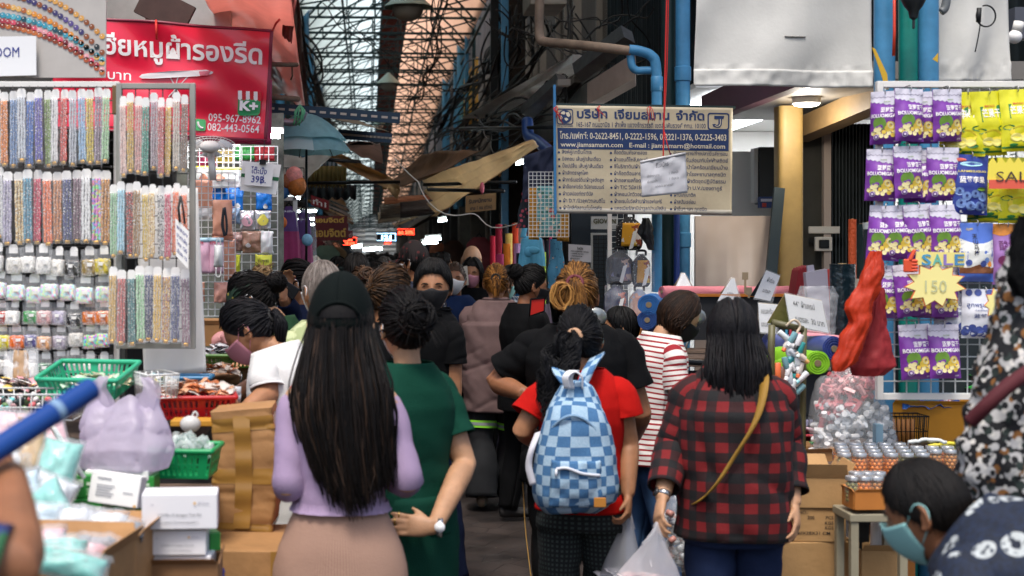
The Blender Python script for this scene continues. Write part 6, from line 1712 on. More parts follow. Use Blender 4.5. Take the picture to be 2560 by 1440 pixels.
JF=[mat('orange_fruit','#e07c10',.3,var=.15,vscale=60),mat('olive_fruit','#8a8440',.35,var=.2,vscale=60),mat('amber_fruit','#c07a2a',.3,var=.15,vscale=60)]
jp=[jar(JF[0],False),jar(JF[1],False),jar(JF[0],True),jar(JF[2],False)]
used=set()
def putjar(k,p,lb,g='jars of pickled fruit'):
 if k in used:return dup(jp[k],p,(0,0,rng.uniform(-.3,.3)),lb,g)
 used.add(k);o=jp[k];o.location=p;o['label']=lb;o['group']=g;return o
FN=('orange','olive green','labelled orange','amber')
jz=.852
for r_,(Y,px0,n)in enumerate(((5.72,2100,6),(5.82,2094,8),(5.92,2088,9),(6.02,2082,9))):
 for i in range(n):
  k=(1,0,0,0,1,1,3,3,0)[i]if r_<2 else(0,3,0,1,0,3,0,0,1)[i]
  putjar(k,(X(px0,Y)+i*.0625+.004*r_,Y-.05,jz),'%s fruit jar, %s from the left in the %s jar row'%(FN[k],ordinal(i),('front','second','third','back')[r_]))
box('carton','small orange carton of jars on the white stool',P(2170,1268,5.28),(.15,.12,M(46,5.28)),mat('orange_brown_carton','#b5702c',.7,var=.12),R(3),open_=.01)
for i,(px,k)in enumerate(((2132,1),(2160,2),(2190,3))):putjar(k,P(px,1256,5.28-.02*(i==1)),'%s fruit jar standing in the small orange carton'%FN[k])
for i,px in enumerate((2140,2168,2196)):putjar(0,P(px,1244,5.36),'orange fruit jar at the back of the small orange carton, %s'%('left','middle','right')[i])
t=thing('stool','white painted stool under the small jar carton','stool',(X(2172,5.32),5.32,0));zt=Z(1270,5.32)
mb=MB();mb.box((X(2176,5.32),5.32,zt-.02),(.22,.2,.03));mb.build('seat',mat('cream_paint','#8f8872',.6,var=.15),t,smooth=0,bevel=.004)
for x in(-.09,.09):
 for y in(-.08,.08):mb=MB();mb.box((X(2176,5.32)+x,5.32+y,zt/2-.018),(.028,.028,zt-.036));mb.build('leg',mat('cream_paint','#8f8872',.6),t,smooth=0)
def lowmark(f,at):
 for a,s_,b in((.16,'BLOORI',.95),(.36,'BLOORI',.8),(.56,'BLOORI',.95),(.76,'BLOORI',.8)):
  tv,tf,tw=text_mesh(s_,.02)
  f.add(AR([at(a-y*.16*at.h/at.w*.5,b-x/tw*.42,.001)for x,y in tv[:,:2]]),tf,0)
 return[col('#8e2c28',.7)]
def midmark(f,at):
 for s_,a,b in(('M NO.:',.34,.16),('200',.60,.32),('PCS',.84,.32),('KGS',.84,.48),('KGS',.84,.62)):on_sheet(f,at,s_,a,b,.14,None,0,'l' if s_=='M NO.:' else 'r',.01,.001)
 on_sheet(f,at,'MEAS: 40X28X31 CM',.80,.78,.13,.62,0,'r',.01,.001)
 return[INKB]
CB1=mat('pale_carton','#b08a5a',.8,var=.14,vscale=5,bump=.15,bscale=50)
box('carton','bottom carton of the right stack with red upright lettering',(X(2030,5.45),5.62,0),(.33,.3,Z(1356,5.47)),CB1,R(4),marks=lowmark,tape=.0)
box('carton','middle carton of the right stack printed with its measures',(X(2026,5.45),5.62,Z(1356,5.47)+.001),(.30,.29,M(84,5.47)),CB1,R(-3),marks=midmark)
box('carton','open top carton of the right stack',(X(2034,5.45),5.61,Z(1272,5.47)+.003),(.29,.28,M(76,5.47)),CB1,R(-4),open_=.06)
box('carton','brown carton corner behind the open top carton',P(1990,1158,6.2),(.24,.2,M(35,6.2)),CARTON,R(8),open_=.02)
box('carton','carton of white paper rolls beside the white stool',(X(2190,5.45),5.45,0.0),(.15,.16,Z(1366,5.45)),CB1,R(-5),open_=.03)
mb=MB();mb.box((0,0,0),(.04,.002,.12));
for i,(px,py)in enumerate(((2186,1292),(2206,1300),(2196,1310))):
 mb=MB();mb.tube([P(px,1420,5.45),P(px+3,py,5.45)],.018,16);tag(mb.build('paper_roll',WHT,angle=50),('tall white paper roll in the narrow carton','right white paper roll in the narrow carton','front white paper roll in the narrow carton')[i],'roll','white paper rolls')
box('carton','orange carton behind the seated man by the paper rolls',(X(2240,5.7),5.75,0),(.14,.14,Z(1320,5.75)),mat('orange_brown_carton','#b5702c',.7),0)
for i,(px,py,c_,lb)in enumerate(((2320,1118,'#d8dcd8','white flat snack pack right of the jars'),(2370,1128,'#d8c83a','yellow printed flat pack beside the white one'),(2390,1142,'#7a8a3a','green flat pack at the counter edge'),(2400,1165,'#d8a83a','orange striped pack below the flat packs'),(2410,1190,'#e0d8d0','pale pack under the orange striped one'))):
 mb=MB();g=AR([[P(px+u*48,py+v*10,5.95+.06*v)+(0,0,.012*N3(V((u*3,v*3,i)))+.01*(1-u*u))for v in LS(1,-1,7)]for u in LS(-1,1,12)]);mb.grid(g,.012);tag(mb.build('flat_pack',col(c_,.3)),lb,'pack','flat packs by the jars')
for i,(px,py,c_,w_,lb)in enumerate(((2010,1110,'#b8404a',40,'crimson film pack behind the plaid shirt woman'),(2030,1128,'#2f8a4a',32,'green film pack below the crimson one'),(2000,1090,'#d8b8c0',34,'pale pink film pack under the wire basket'))):
 mb=MB();g=AR([[P(px+u*w_,py+v*11,6.7+.08*v)+(0,0,.014*N3(V((u*4,v*4,i+9)))+.015*(1-u*u))for v in LS(1,-1,7)]for u in LS(-1,1,12)]);mb.grid(g,.012);tag(mb.build('film_pack',col(c_,.2)),lb,'pack','film packs')
wire_basket('small black wire basket of clear bottles behind the plaid shirt',P(2012,1080,6.7),.16,.12,.07,BLACKIRON,.02)
for i in range(5):
 mb=MB();mb.ball(P(1990+i*11,1062-(i%2)*8,6.7),.018,10,7);tag(mb.build('small_bottle',col('#b8b8d0',.15)),'lilac grey mini bottle in the small black basket','bottle','mini bottles in the small black basket')
t=thing('hanging_stand','olive bamboo frame hung with mini toiletry bottles','stand',(X(1970,6.35),6.35,0));mb=MB()
YB=6.3
BAM=mat('olive_bamboo','#5a5638',.5,var=.2,vscale=12)
mb.tube([(X(1928,YB),YB,0),P(1928,880,YB),P(1930,812,YB)],.016,12);mb.tube([P(1930,806,YB),P(2008,824,YB)],.016,12);mb.tube([P(2010,820,YB),P(2008,900,YB),(X(2004,YB),YB,0)],.014,12);mb.build('frame',BAM,t)
mb=MB();mb.tube([P(1965,815,YB-.02),P(1985,800,YB-.03),P(2000,815,YB-.02),P(1990,835,YB-.03)],.006,6,k=20);mb.build('knot',col('#c9b8a0',.8),t)
bc=[('#dfe6e8','#f0f0f0'),('#7aa8b0','#ececec'),('#e8e8ea','#2a2a2a'),('#e8e0d8','#d86a3a'),('#f0f0f0','#f0f0f0'),('#3a9a9a','#e0f0f0'),('#e8eef0','#8ac8d0'),('#d0d8e0','#e8e8e8'),('#e8d8c8','#c89a5a'),('#2f7f86','#d8d8d8')]
for i in range(22):
 px=1962+(i*17)%46;py=842+i*6.4;Y=YB-.05-.012*(i%3);an=rng.uniform(-.9,.9);ax=AR((sin(an),-.1,-cos(an)));c=P(px,py,Y)
 t2=thing('mini_bottle','%s capped mini bottle hanging on the bamboo frame, %s from the top'%(('white','teal','black','orange','pearl','aqua')[i%6],ordinal(min(i,15))if i<16 else('seventeenth','eighteenth','nineteenth','twentieth','second last','lowest')[i-16]),'bottle',c,'hanging mini toiletries')
 mb=MB();mb.loft(AR([c+ax*s for s in(-.035,-.033,.012,.020)]),(0,1,0),[.010,.0135,.0135,.007],[.010,.0135,.0135,.007],14);mb.build('bottle_body',col(bc[i%10][0],.15),t2,angle=50)
 mb=MB();mb.loft(AR([c+ax*s for s in(.018,.019,.034,.036)]),(0,1,0),[.009,.010,.009,.006],[.009,.010,.009,.006],12);mb.build('cap',col(bc[i%10][1],.3),t2,angle=50)
for i,(px,c_,lb)in enumerate(((1966,'#3a8aa8','teal comb strap'),(1976,'#b03040','crimson comb strap'),(1988,'#2a2a2e','black comb strap'))):
 mb=MB();mb.box(P(px,850,YB-.03),(.010,.006,.09));tag(mb.build('hanging_strap',col(c_,.5),smooth=0,bevel=.002),lb+' hanging at the top of the bamboo frame','strap')
for i,(px,py,c_)in enumerate(((1945,935,'#d86a3a'),(1958,945,'#6a4a3a'),(1972,950,'#48a0a8'),(1982,975,'#e8e4e0'),(1968,990,'#e0e0e4'))):
 mb=MB();c=P(px,py,YB-.07);mb.loft(AR([c+(0,0,z)for z in(.05,.047,-.047,-.05)]),(1,0,0),[.008,.013,.013,.008],[.005,.008,.008,.005],16,3.);tag(mb.build('travel_case',col(c_,.35)),'%s slim travel case hanging low on the bamboo frame'%('orange','brown','turquoise','white','pearl')[i],'case','travel cases')
 # --- banners
RBAN=mat('red_vinyl','#e3143c',.28,var=.06,vscale=3,spec=.6,coat=.3);MAGV=mat('magenta_vinyl','#a8305c',.4,trans=.2)
def rfold(a,b):return .030*N3(V((a*3.2,b*2.6,4)))+.012*sin(a*8+b*6)*b+.005*sin((a-b)*16)
rat=quad_surf(P(120,34,7.0),P(684,74,7.0),P(140,322,7.0),P(668,354,7.0),rfold)
mb=MB();sheet(mb,rat,60,40,.003);ban=mb.build('red_banner',RBAN);tag(ban,'glossy red vinyl banner with big white Thai letters and phone numbers','banner')
bx=lambda px:(px-125)/552
by=lambda px,py:(py-(34+40*(px-120)/564))/283
mb=MB();tw=.001
on_sheet(mb,rat,'เฮียหมูผ้ารองรีด',bx(240),.315,.235,(656-240)/556,0,bold=.022,lift=.006)
mb.build('lettering',WHT,ban,smooth=0);mb=MB();on_sheet(mb,rat,'บาท',bx(266),.535,.115,.105,0,bold=.008)
mb.build('lettering',WHT,ban,smooth=0);mb=MB();on_sheet(mb,rat,'095-967-8962',bx(521),.845,.098,.247,0,bold=.006);on_sheet(mb,rat,'082-443-0564',bx(519),.930,.098,.247,0,bold=.006)
mb.build('lettering',WHT,ban,smooth=0)
mb=MB()
on_shape(mb,rat,[(bx(345),.50),(bx(352),.475),(bx(372),.46),(bx(430),.43),(bx(480),.415),(bx(515),.40),(bx(533),.415),(bx(530),.435),(bx(500),.46),(bx(430),.49),(bx(372),.51),(bx(352),.512)],0,.012)
for a,b,c,d in((425,.49,452,.66),(470,.47,420,.66),(445,.48,430,.66)):
 mb.tube([rat(bx(a),b,.003),rat(bx(c),d,.003)],.003,5)
on_shape(mb,rat,[(bx(497),.42),(bx(528),.405),(bx(520),.45),(bx(500),.458)],1,.014)
mb.build('ironing_board_print',[col('#d8d4d6',.4),col('#c86878',.4)],ban,smooth=0)
mb=MB();q=lambda pts:[(bx(x),y)for x,y in pts]
on_shape(mb,rat,q([(597,.62),(655,.60),(655,.75),(649,.775),(603,.785),(597,.765)]),0,.014)
for i in range(6):on_shape(mb,rat,q([(596+i*10,.565),(606+i*10,.563),(607+i*10,.635),(602+i*10,.65),(597+i*10,.637)]),1 if i%2==0 else 2,.018)
on_sheet(mb,rat,'K+',bx(602),.735,.115,.085,1,bold=.05,lift=.026);mb.build('payment_logo',[col('#12904e',.4),WHT,col('#c8202c',.4)],ban,smooth=0)
mb=MB();on_shape(mb,rat,q([(489,.845),(492,.835),(512,.835),(515,.85),(515,.925),(512,.94),(489,.94)]),0,.008)
mb.tube([rat(bx(495),.86,.01),rat(bx(497),.89,.01),rat(bx(502),.91,.01),rat(bx(509),.915,.01)],.006,6,1,k=10);mb.build('phone_icon',[col('#4ab06a',.4),WHT],ban,smooth=0)
mb=MB()
for a0,a1,b0,b1 in((0,1,0,.025),(.985,1,0,1),(0,1,.98,1)):sheet(mb,rat,30 if a1-a0>.5 else 2,2 if a1-a0>.5 else 30,.003,0,a0,a1,b0,b1,.003)
mb.build('hem',mat('dark_red_hem','#7a1030',.45),ban)
cloth('magenta_banner','magenta vinyl banner showing behind the bottom of the red banner','banner',P(330,190,7.25),P(680,200,7.25),P(330,352,7.25),P(678,362,7.25),MAGV,rip(.01,3,3,2))
mb=MB();mb.tube([P(390,50,6.97),P(391,80,6.95),P(392,98,6.97)],.006,6);mb.tube([P(682,76,6.95),P(690,58,6.9),P(700,48,6.9)],.006,6);tag(mb.build('red_string',col('#c8281e',.6)),'red string tying the red banner up','string')
CRM=mat('cream_vinyl','#b9ad92',.5,var=.18,vscale=2.5,bump=.05);NAVY=mat('navy_print','#1a325e',.5)
def cfold(a,b):return .012*N3(V((a*4,b*3,9)))+.012*sin(a*11+b*2)*b*b-.03*b*(1-a)**6
cat_=quad_surf(P(1384,263,9.0),P(1832,270,9.0),P(1392,533,9.0),P(1829,538,9.0),cfold)
mb=MB();sheet(mb,cat_,60,40,.003);cban=mb.build('company_banner',CRM);tag(cban,'cream company banner with navy Thai lettering and a fabric list','banner')
A_=lambda x:(x-22)/2185;B_=lambda y:(y-72)/1325
mb=MB();T=lambda s,x0,x1,y,h,m=0,bd=.0:on_sheet(mb,cat_,s,A_(x0),B_(y),h/1325/.60,(x1-x0)/2185,m,bold=bd)
T('บริษัท',305,675,222,88,0,.03);T('เจียมสมาน',760,1435,226,88,0,.03);T('จำกัด',1515,1860,228,88,0,.03)
mb.build('heading_lettering',NAVY,cban,smooth=0);mb=MB();T('165-167 ถนนวานิช 1 สำเพ็ง แขวงจักรวรรดิ เขตสัมพันธวงศ์ กทม. 10100',300,1875,330,50,0,.006)
mb.build('heading_lettering',NAVY,cban,smooth=0);mb=MB();T('ตราลูกโลก2000',62,255,332,18,0,.01)
mb.build('heading_lettering',NAVY,cban,smooth=0)
mb=MB()
for i in range(40):
 a0,a1=A_(62)+(A_(2160)-A_(62))*i/40,A_(62)+(A_(2160)-A_(62))*(i+1)/40
 for j in range(4):
  b0,b1=B_(347)+(B_(605)-B_(347))*j/4,B_(347)+(B_(605)-B_(347))*(j+1)/4
  on_shape(mb,cat_,[(a0,b0),(a1,b0),(a1,b1),(a0,b1)],0,.0016)
T('โทร./แฟกซ์: 0-2622-8451, 0-2222-1596, 0-2221-1376, 0-2225-3403',90,2130,478,66,1,.012);T('www.jiamsamarn.com   E-mail : jiamsamarn@hotmail.com',95,2115,576,48,1,.012)
mb.build('contact_strip',[NAVY,mat('cream_print','#cfc6ae',.5)],cban,smooth=0)
mb=MB()
L1=['สิงห์คู่/เทยิ่น/โทเร','บิสคอบ เส้นคู่/เส้นเดี่ยว','ป๊อปปลิ้น เส้นคู่/เส้นเดี่ยว','ผ้าเสิทตราลูกโลก','ผ้าการ์เบอร์ดีน/ผ้าวูลตัดสูท','ผ้าอ๊อกฟอร์ด วีนัส/แชมเบร์','ผ้าเวสปอยท์ตราวีนัส','ผ้า D.Y./นิวลุค/วาเลนติโน','ผ้าโพลีทัลลาน/ไมโครพีช']
W1=[365,475,505,315,510,510,370,520,480]
L2=['ค๊อตต้อนพีชลายสอง','ผ้าแอนดี้โพลี,คอมบ์','ชิโนริ/ซาติน/ผ้าเครป','ผ้าค๊อตต้อนลายสอง','ผ้าทอลายสก๊อตนอก','ผ้า T/C วีนัส150','ผ้าคอมบ์ทวิวอย่างดี','ฝ้ายเรนโบว์สล้าบ/ผ้าแอฟแฟร์','แคชเมียร์/ลามิน่าวูล/ป่านมัสลิน']
W2=[405,410,420,420,420,350,430,580,630]
L3=['ผ้าลายพราง/ก้างปลา/ยีนส์ซารอน','ผ้าโพลี/ไนล่อน/กันไฟฟ้าสถิตย์','ผ้ากระเป๋าโลกร้อน/เขียนป้าย','ผ้าสูง/ผ้าโรงพยาบาลทุกชนิด','ผ้าจีวร,ผ้าตัดชุดปฏิบัติธรรม','ผ้าร่ม/ผ้า U.V./มองตากูร์','ผ้าปีเก้/บาติค','ผ้าสปันเรย่อน','ผ้าอื่นๆ ฯลฯ ทุกชนิด']
W3=[660,670,665,645,645,600,270,270,415]
for x,W_,L_ in((110,W1,L1),(750,W2,L2),(1485,W3,L3)):
 mb=MB()
 for i in range(9):
  y=662+i*85.5
  T(L_[i],x,x+W_[i],y,38,0,.008);on_shape(mb,cat_,[(A_(x-38)+.0065*cos(q),B_(y-14)+.0105*sin(q))for q in LS(0,6.28,12,endpoint=False)],0,.002)
 mb.build('fabric_list',NAVY,cban,smooth=0)
def frame_pts(x0,x1,y0,y1,r,n=5):
 o=[]
 for cx,cy,a0 in((x1-r,y0+r,-90),(x1-r,y1-r,0),(x0+r,y1-r,90),(x0+r,y0+r,180)):
  o+=[(cx+r*cos(R(a0+90*k/n)),cy+r*sin(R(a0+90*k/n)))for k in range(n+1)]
 return o
def logo_frame(mb,x0,x1,y0,y1,th):
 o,i_=frame_pts(x0,x1,y0,y1,34),frame_pts(x0+th,x1-th,y0+th,y1-th,24)
 for k in range(len(o)):
  k2=(k+1)%len(o);on_shape(mb,cat_,[(A_(x),B_(y))for x,y in(o[k],o[k2],i_[k2],i_[k])],0,.002)
mb=MB();logo_frame(mb,55,260,112,305,12);on_shape(mb,cat_,[(A_(157+82*cos(q)),B_(208+82*sin(q)))for q in LS(0,6.28,28,endpoint=False)],0,.002)
for pts in([(120,150),(150,140),(165,165),(150,185),(120,180),(105,170)],[(170,160),(205,150),(225,190),(205,215),(180,200)],[(150,225),(180,222),(200,240),(175,262),(155,250)],[(95,200),(115,198),(128,225),(112,245),(98,228)]):on_shape(mb,cat_,[(A_(x),B_(y))for x,y in pts],1,.003)
mb.build('globe_logo',[NAVY,mat('cream_print','#cfc6ae',.5)],cban,smooth=0)
mb=MB();logo_frame(mb,1897,2165,135,350,17)
for pts in([(1980,172),(2105,172),(2092,212),(1980,212)],[(2030,212),(2074,212),(2072,285),(2050,318),(2010,322),(1970,310),(1956,278),(1990,272),(2008,288),(2030,275)]):on_shape(mb,cat_,[(A_(x),B_(y))for x,y in pts],0,.002)
mb.tube([cat_(A_(2052),B_(212),.004),cat_(A_(2050),B_(280),.004),cat_(A_(2020),B_(304),.004),cat_(A_(1985),B_(294),.004)],.002,5,1,k=14);mb.build('monogram_logo',[NAVY,mat('cream_print','#cfc6ae',.5)],cban,smooth=0)
mb=MB();sheet(mb,cat_,30,2,.003,0,0,1,.95,1.,.0015);mb.build('grey_hem',mat('grimy_hem','#9a958a',.6,var=.2,vscale=6),cban)
mb=MB();mb.bar(P(1380,262,9.02),P(1838,269,9.02),.02);tag(mb.build('banner_rail',mat('dark_green_rail','#1c3030',.6),smooth=0),'dark rail along the top of the company banner','rail')
mb=MB();mb.bar(P(1386,212,8.97),P(1388,536,8.97),.016);tag(mb.build('banner_post',mat('blue_painted_post','#2a6a98',.5),smooth=0),'thin blue post at the left edge of the company banner','post')
for i,(px,py)in enumerate(((1392,268),(1500,266),(1624,268))):
 mb=MB()
 for k in range(4):mb.tube([P(px,py-2,8.95),P(px+rng.uniform(-8,8),py+6,8.93),P(px+rng.uniform(-4,16),py+rng.uniform(18,44),8.94)],.0026,5,k=10)
 tag(mb.build('plastic_ribbon',col('#b52a22',.5)),'red plastic ribbon tied on the banner rail, %s'%('by the globe logo','above the company name','near the hanging notice string')[i],'ribbon','ribbons on the banner rail')
mb=MB();Yn=8.0
mb.tube([P(1668,-60,Yn),P(1664,120,Yn),P(1660,300,Yn),P(1658,396,Yn)],.0045,6,k=30);mb.tube([P(1661,330,Yn),P(1668,360,Yn-.01),P(1676,386,Yn)],.003,6);mb.tube([P(1672,-60,Yn),P(1668,150,Yn+.01),P(1661,300,Yn)],.003,5,k=20)
tag(mb.build('hanging_string',col('#c01e1a',.5)),'long red cord carrying the hanging white notice','cord')
nat=quad_surf(P(1600,402,Yn),P(1714,380,Yn),P(1605,493,Yn),P(1719,482,Yn),rip(.012,3,3,8))
mb=MB();sheet(mb,nat,20,16,.002);no=mb.build('hanging_notice',mat('clear_sleeved_paper','#c3c3c8',.3));tag(no,'white job notice in a plastic sleeve hanging before the company banner','notice')
mb=MB();on_sheet(mb,nat,'รับสมัคร',.34,.26,.15,.27,0,bold=.02)
on_sheet(mb,nat,'เด็กติดงานขาย',.13,.49,.09,.27,0);on_sheet(mb,nat,'1  ตำแหน่ง',.62,.48,.09,.2,0);on_sheet(mb,nat,'พับกรวยป้ำ',.13,.64,.09,.22,0);on_sheet(mb,nat,'1  ตำแหน่ง',.62,.63,.09,.2,0);on_sheet(mb,nat,'สนใจติดต่อ 087-6940877',.30,.78,.07,.40,0)
mb.build('lettering',col('#7a7a80',.6),no,smooth=0)
mb=MB();sheet(mb,nat,10,2,.002,0,0,1,.0,.07,.002);mb.build('punched_strip',col('#a8a8ac',.3),no)
t=thing('price_card','handwritten 39 baht price card clipped under the red banner','price card',P(652,486,6.8))
a1_=quad_surf(P(606,402,6.8),P(703,412,6.8),P(600,476,6.8),P(690,487,6.8));mb=MB();sheet(mb,a1_,3,3,.003);mb.build('back_card',CARD,t,smooth=0)
mb=MB();sheet(mb,a1_,3,2,.003,0,0,1,.42,.54,.002);mb.build('green_stripe',col('#1d6a3c',.5),t,smooth=0)
a2_=quad_surf(P(614,404,6.77),P(686,412,6.77),P(611,462,6.77),P(678,467,6.77));mb=MB();sheet(mb,a2_,3,3,.003);f_=mb.build('front_card',CARD,t,smooth=0)
mb=MB();on_sheet(mb,a2_,'โต๊ะนั่ง',.22,.47,.36,.55,0,bold=.012);on_sheet(mb,a2_,'39B.',.24,.86,.42,.54,0,bold=.012);mb.tube([a2_(.68,.5,.003),a2_(.60,.92,.003)],.0012,5);mb.build('handwriting',INK,f_,smooth=0)
mb=MB();mb.box(P(657,405,6.76),(.03,.02,.022));mb.tube([P(657,400,6.78),P(660,380,6.79),P(661,352,6.8)],.002,5);mb.build('clip',BLACKIRON,t,smooth=0)
# --- face mask stall
YM=7.4
wire_grid('mask_grid','white wire grid hung with peach and pink mask packs',X(470,7.2),X(588,7.2),Z(790,7.2),Z(432,7.2),7.2,.033,GRIDW,.0022)
wire_grid('mask_grid','tall white wire grid behind the blue mask packs',X(560,7.8),X(694,7.8),Z(800,7.8),Z(366,7.8),7.8,.045,GRIDW,.0024)
wire_grid('mask_grid','upper white wire grid below the magenta banner',X(470,7.6),X(600,7.6),Z(420,7.6),Z(362,7.6),7.6,.03,GRIDW,.002)
mb=MB();mb.box((X(575,8.2),8.2,1.45),(.62,.03,2.2));tag(mb.build('back_board',mat('stall_back','#6d7268',.8,var=.5,vscale=14),smooth=0),'cluttered grey board behind the mask packs','board')
def pk(px0,px1,py0,py1,Y,c,label,band_=None,win=None,crinkle=.012,group='mask stall packs',name='mask_pack',alpha=None,tx=None,rz=0):
 0
 t=thing(name,label,'pack',P((px0+px1)/2,py1,Y),group)
 at=quad_surf(P(px0,py0,Y),P(px1,py0+rz,Y),P(px0,py1,Y),P(px1,py1+rz,Y),lambda a,b:.016*sin(pi*a)*sin(pi*b)+crinkle*N3(V((a*4+px0,b*4,py0))))
 mb=MB();sheet(mb,at,12,12,.012);mb.build('pouch',c,t)
 if band_:mb=MB();sheet(mb,at,6,2,.004,0,0,1,0,.12,.003);mb.build('header',band_,t)
 if win:
  mb=MB();on_shape(mb,at,[(win[1]+win[3]*cos(q)*(.7 if sin(q)<0 else 1),win[2]+win[3]*.8*sin(q))for q in LS(0,6.28,14,endpoint=False)],0,.006);mb.build('printed_mask',win[0],t,smooth=0)
 if tx:
  mb=MB();on_sheet(mb,at,tx[0],tx[1],tx[2],tx[3],tx[4],0,bold=.02,lift=.005);mb.build('lettering',tx[5],t,smooth=0)
 return t
PEA=mat('peach_pack','#e0a184',.3,bump=.4,bscale=30);BLU=mat('blue_pack','#1668b8',.25,bump=.4,bscale=25);SIL=mat('crinkled_silver','#c4c6c8',.22,metal=.5,bump=.8,bscale=40);YPK=mat('yellow_pack','#cfd23a',.3);PNK=mat('pink_pack','#dfb2c6',.3);WPK=mat('white_pack','#e6e8e4',.3,bump=.4,bscale=30);BRP=mat('brown_clear_pack','#a8826c',.2,bump=.7,bscale=30,var=.3,vscale=14)
for a in((490,530,415,468,7.75,WPK,'white pack with a lime header, left of the row',YPK,(PEA,.5,.6,.3)),(527,602,418,470,7.7,WPK,'wide white pack with a lime header',YPK,(PEA,.3,.5,.2)),(600,640,420,468,7.72,WPK,'white pack behind the price card',YPK,None),(530,566,470,508,7.74,BLU,'blue pack, left one in the blue row',None,None),(564,607,470,527,7.7,BLU,'blue pack with a small white mask, middle of the row',None,(WPK,.72,.78,.15)),(640,680,472,527,7.7,BLU,'blue pack with a small white mask at the right',None,(WPK,.6,.8,.15)),(486,531,450,545,7.3,PEA,'peach pack at the upper left of the near grid',None,None),(532,580,500,590,7.15,PEA,'peach pack below the blue packs',None,None),(486,530,520,552,7.28,WPK,'white printed pack under the peach one',None,None),(530,582,585,600,7.2,PEA,'peach strip above the pink packs',None,None),(560,590,598,700,7.3,PEA,'tall peach pack right of the pink packs',None,None),(535,580,706,756,7.15,mat('salmon_pack','#d99c88',.25,bump=.5,bscale=30),'salmon pack above the shopper in the headband',None,None),(484,512,705,755,7.3,PEA,'orange pack at the lower left edge',None,None),(600,637,526,577,7.65,SIL,'silver pouch with a pink mask cup',None,(mat('pink_cup','#dba9b4',.4),.5,.5,.38)),(638,677,526,574,7.64,SIL,'silver pouch with a yellow mask cup',None,(mat('yellow_cup','#e2d65a',.4),.5,.5,.38)),(606,656,578,632,7.62,BRP,'clear pouch of brown masks with a white tag',None,(CARD,.3,.65,.14)),(580,608,580,628,7.66,mat('patterned_pack','#b08a80',.3,var=.6,vscale=24),'small patterned pouch beside the brown one',None,None),(652,682,578,635,7.6,WPK,'folded white pouch at the right of the grid',None,None),(586,600,637,692,7.6,YPK,'narrow yellow towel pack',None,None),(638,680,637,690,7.6,YPK,'yellow towel pack with black letters',None,None),(575,600,520,560,7.5,mat('slate_blue_pack','#8098b0',.3),'slate blue mask pack turned sideways',None,None)):
 pk(a[0],a[1],a[2],a[3],a[4],a[5],a[6]+' on the mask stall',a[7],a[8],tx=('TOWEL',.15,.35,.17,.7,INKB)if 'black letters' in a[6]else None)
for x0,lb in((488,'left'),(523,'right')):pk(x0,x0+36,594,684,7.1,PNK,'pink mask pack with a blue header on the near grid, %s one'%lb,mat('pale_blue_header','#9fc4d4',.4),None,.006,tx=('KF94',.08,.19,.13,.5,col('#b03a50',.5)))
t=thing('face_mask','white cloth face mask dangling over the pink mask pack','mask',P(546,692,7.03));at=quad_surf(P(536,612,7.05),P(556,612,7.05),P(534,668,7.05),P(558,668,7.05),lambda a,b:.03*sin(pi*a)*sin(pi*b));mb=MB();sheet(mb,at,10,10,.004);mb.build('fabric',WPK,t)
mb=MB();mb.tube([P(540,668,7.05),P(541,690,7.05),P(550,690,7.05),P(553,668,7.05)],.003,6,k=16);mb.tube([P(541,612,7.05),P(543,597,7.05),P(549,597,7.05),P(552,612,7.05)],.003,6,k=16);mb.build('loop',WPK,t)
mb=MB();mb.tube([P(560,520,7.1),P(556,560,7.1),P(562,590,7.1)],.008,6,k=12);mb.tube([P(562,518,7.1),P(567,560,7.1),P(566,588,7.1)],.006,6,k=12);tag(mb.build('lanyard',col('#20242c',.6)),'dark lanyard hanging on the near mask grid','lanyard')
for px,py,c_,lb in((612,382,'#3aa04a','green pouch hanging under the magenta banner'),(662,384,'#b02a30','red pouch beside the green one'),(560,392,'#c8b040','yellow pouch left of the green one'),(520,400,'#a03050','crimson pouch behind the fan')):pk(px-26,px+24,py-18,py+18,7.9,col(c_,.35),lb,group='hanging pouches',name='pouch')
t=thing('wall_fan','white wall fan with a wire cage under the red banner','fan',P(525,400,7.0));c=P(526,368,6.9)
mb=MB();mb.ball(c+(0,-.03,0),(.05,.03,.03),16,8);mb.build('hub',WHITEPAINT,t)
mb=MB()
for r_ in(.04,.07,.10,.125):mb.tube([c+(r_*cos(a),-.02+.1*r_,r_*.42*sin(a))for a in LS(0,6.2832,36)],.0016,5)
for a in LS(0,6.2832,40,endpoint=False):mb.tube([c+(.03*cos(a),-.03,.0126*sin(a)),c+(.125*cos(a),-.008,.0525*sin(a))],.001,4)
mb.build('cage',WHITEPAINT,t)
mb=MB()
for a in(0,2.1,4.2):mb.grid(AR([[c+(r_*cos(a+s),.01+.01*s,r_*.42*sin(a+s))for s in LS(0,1.1,8)]for r_ in LS(.02,.11,5)]),.002)
mb.build('blade',col('#c8d0d4',.4),t)
mb=MB();mb.tube([c+(0,.02,-.02),c+(.01,.03,-.16)],.018,10);mb.build('stem',WHITEPAINT,t)
for i,(px,py,Y)in enumerate(((560,335,7.4),)):
 t=thing('tube_lamp','fluorescent tube lamp above the mask stall','lamp',P(px,py,Y));mb=MB();mb.box(P(px,py,Y)+(0,.02,.02),(.62,.04,.03));mb.build('housing',WHITEPAINT,t,smooth=0)
 mb=MB();mb.tube([P(px,py,Y)+(-.29,-.01,-.01),P(px,py,Y)+(.29,-.01,-.01)],.014,10);mb.build('tube',mat('tube_glow','#f4faff',.5,emit=30.),t)
UMB=mat('teal_umbrella','#86b6be',.55,trans=.5,var=.15,vscale=20);UMP=mat('pale_umbrella','#b9d2d4',.55,trans=.4)
t=thing('umbrella','blue green two tier umbrella open above the clothes rack','umbrella',P(770,400,10.2));cU=P(768,0,10.2)
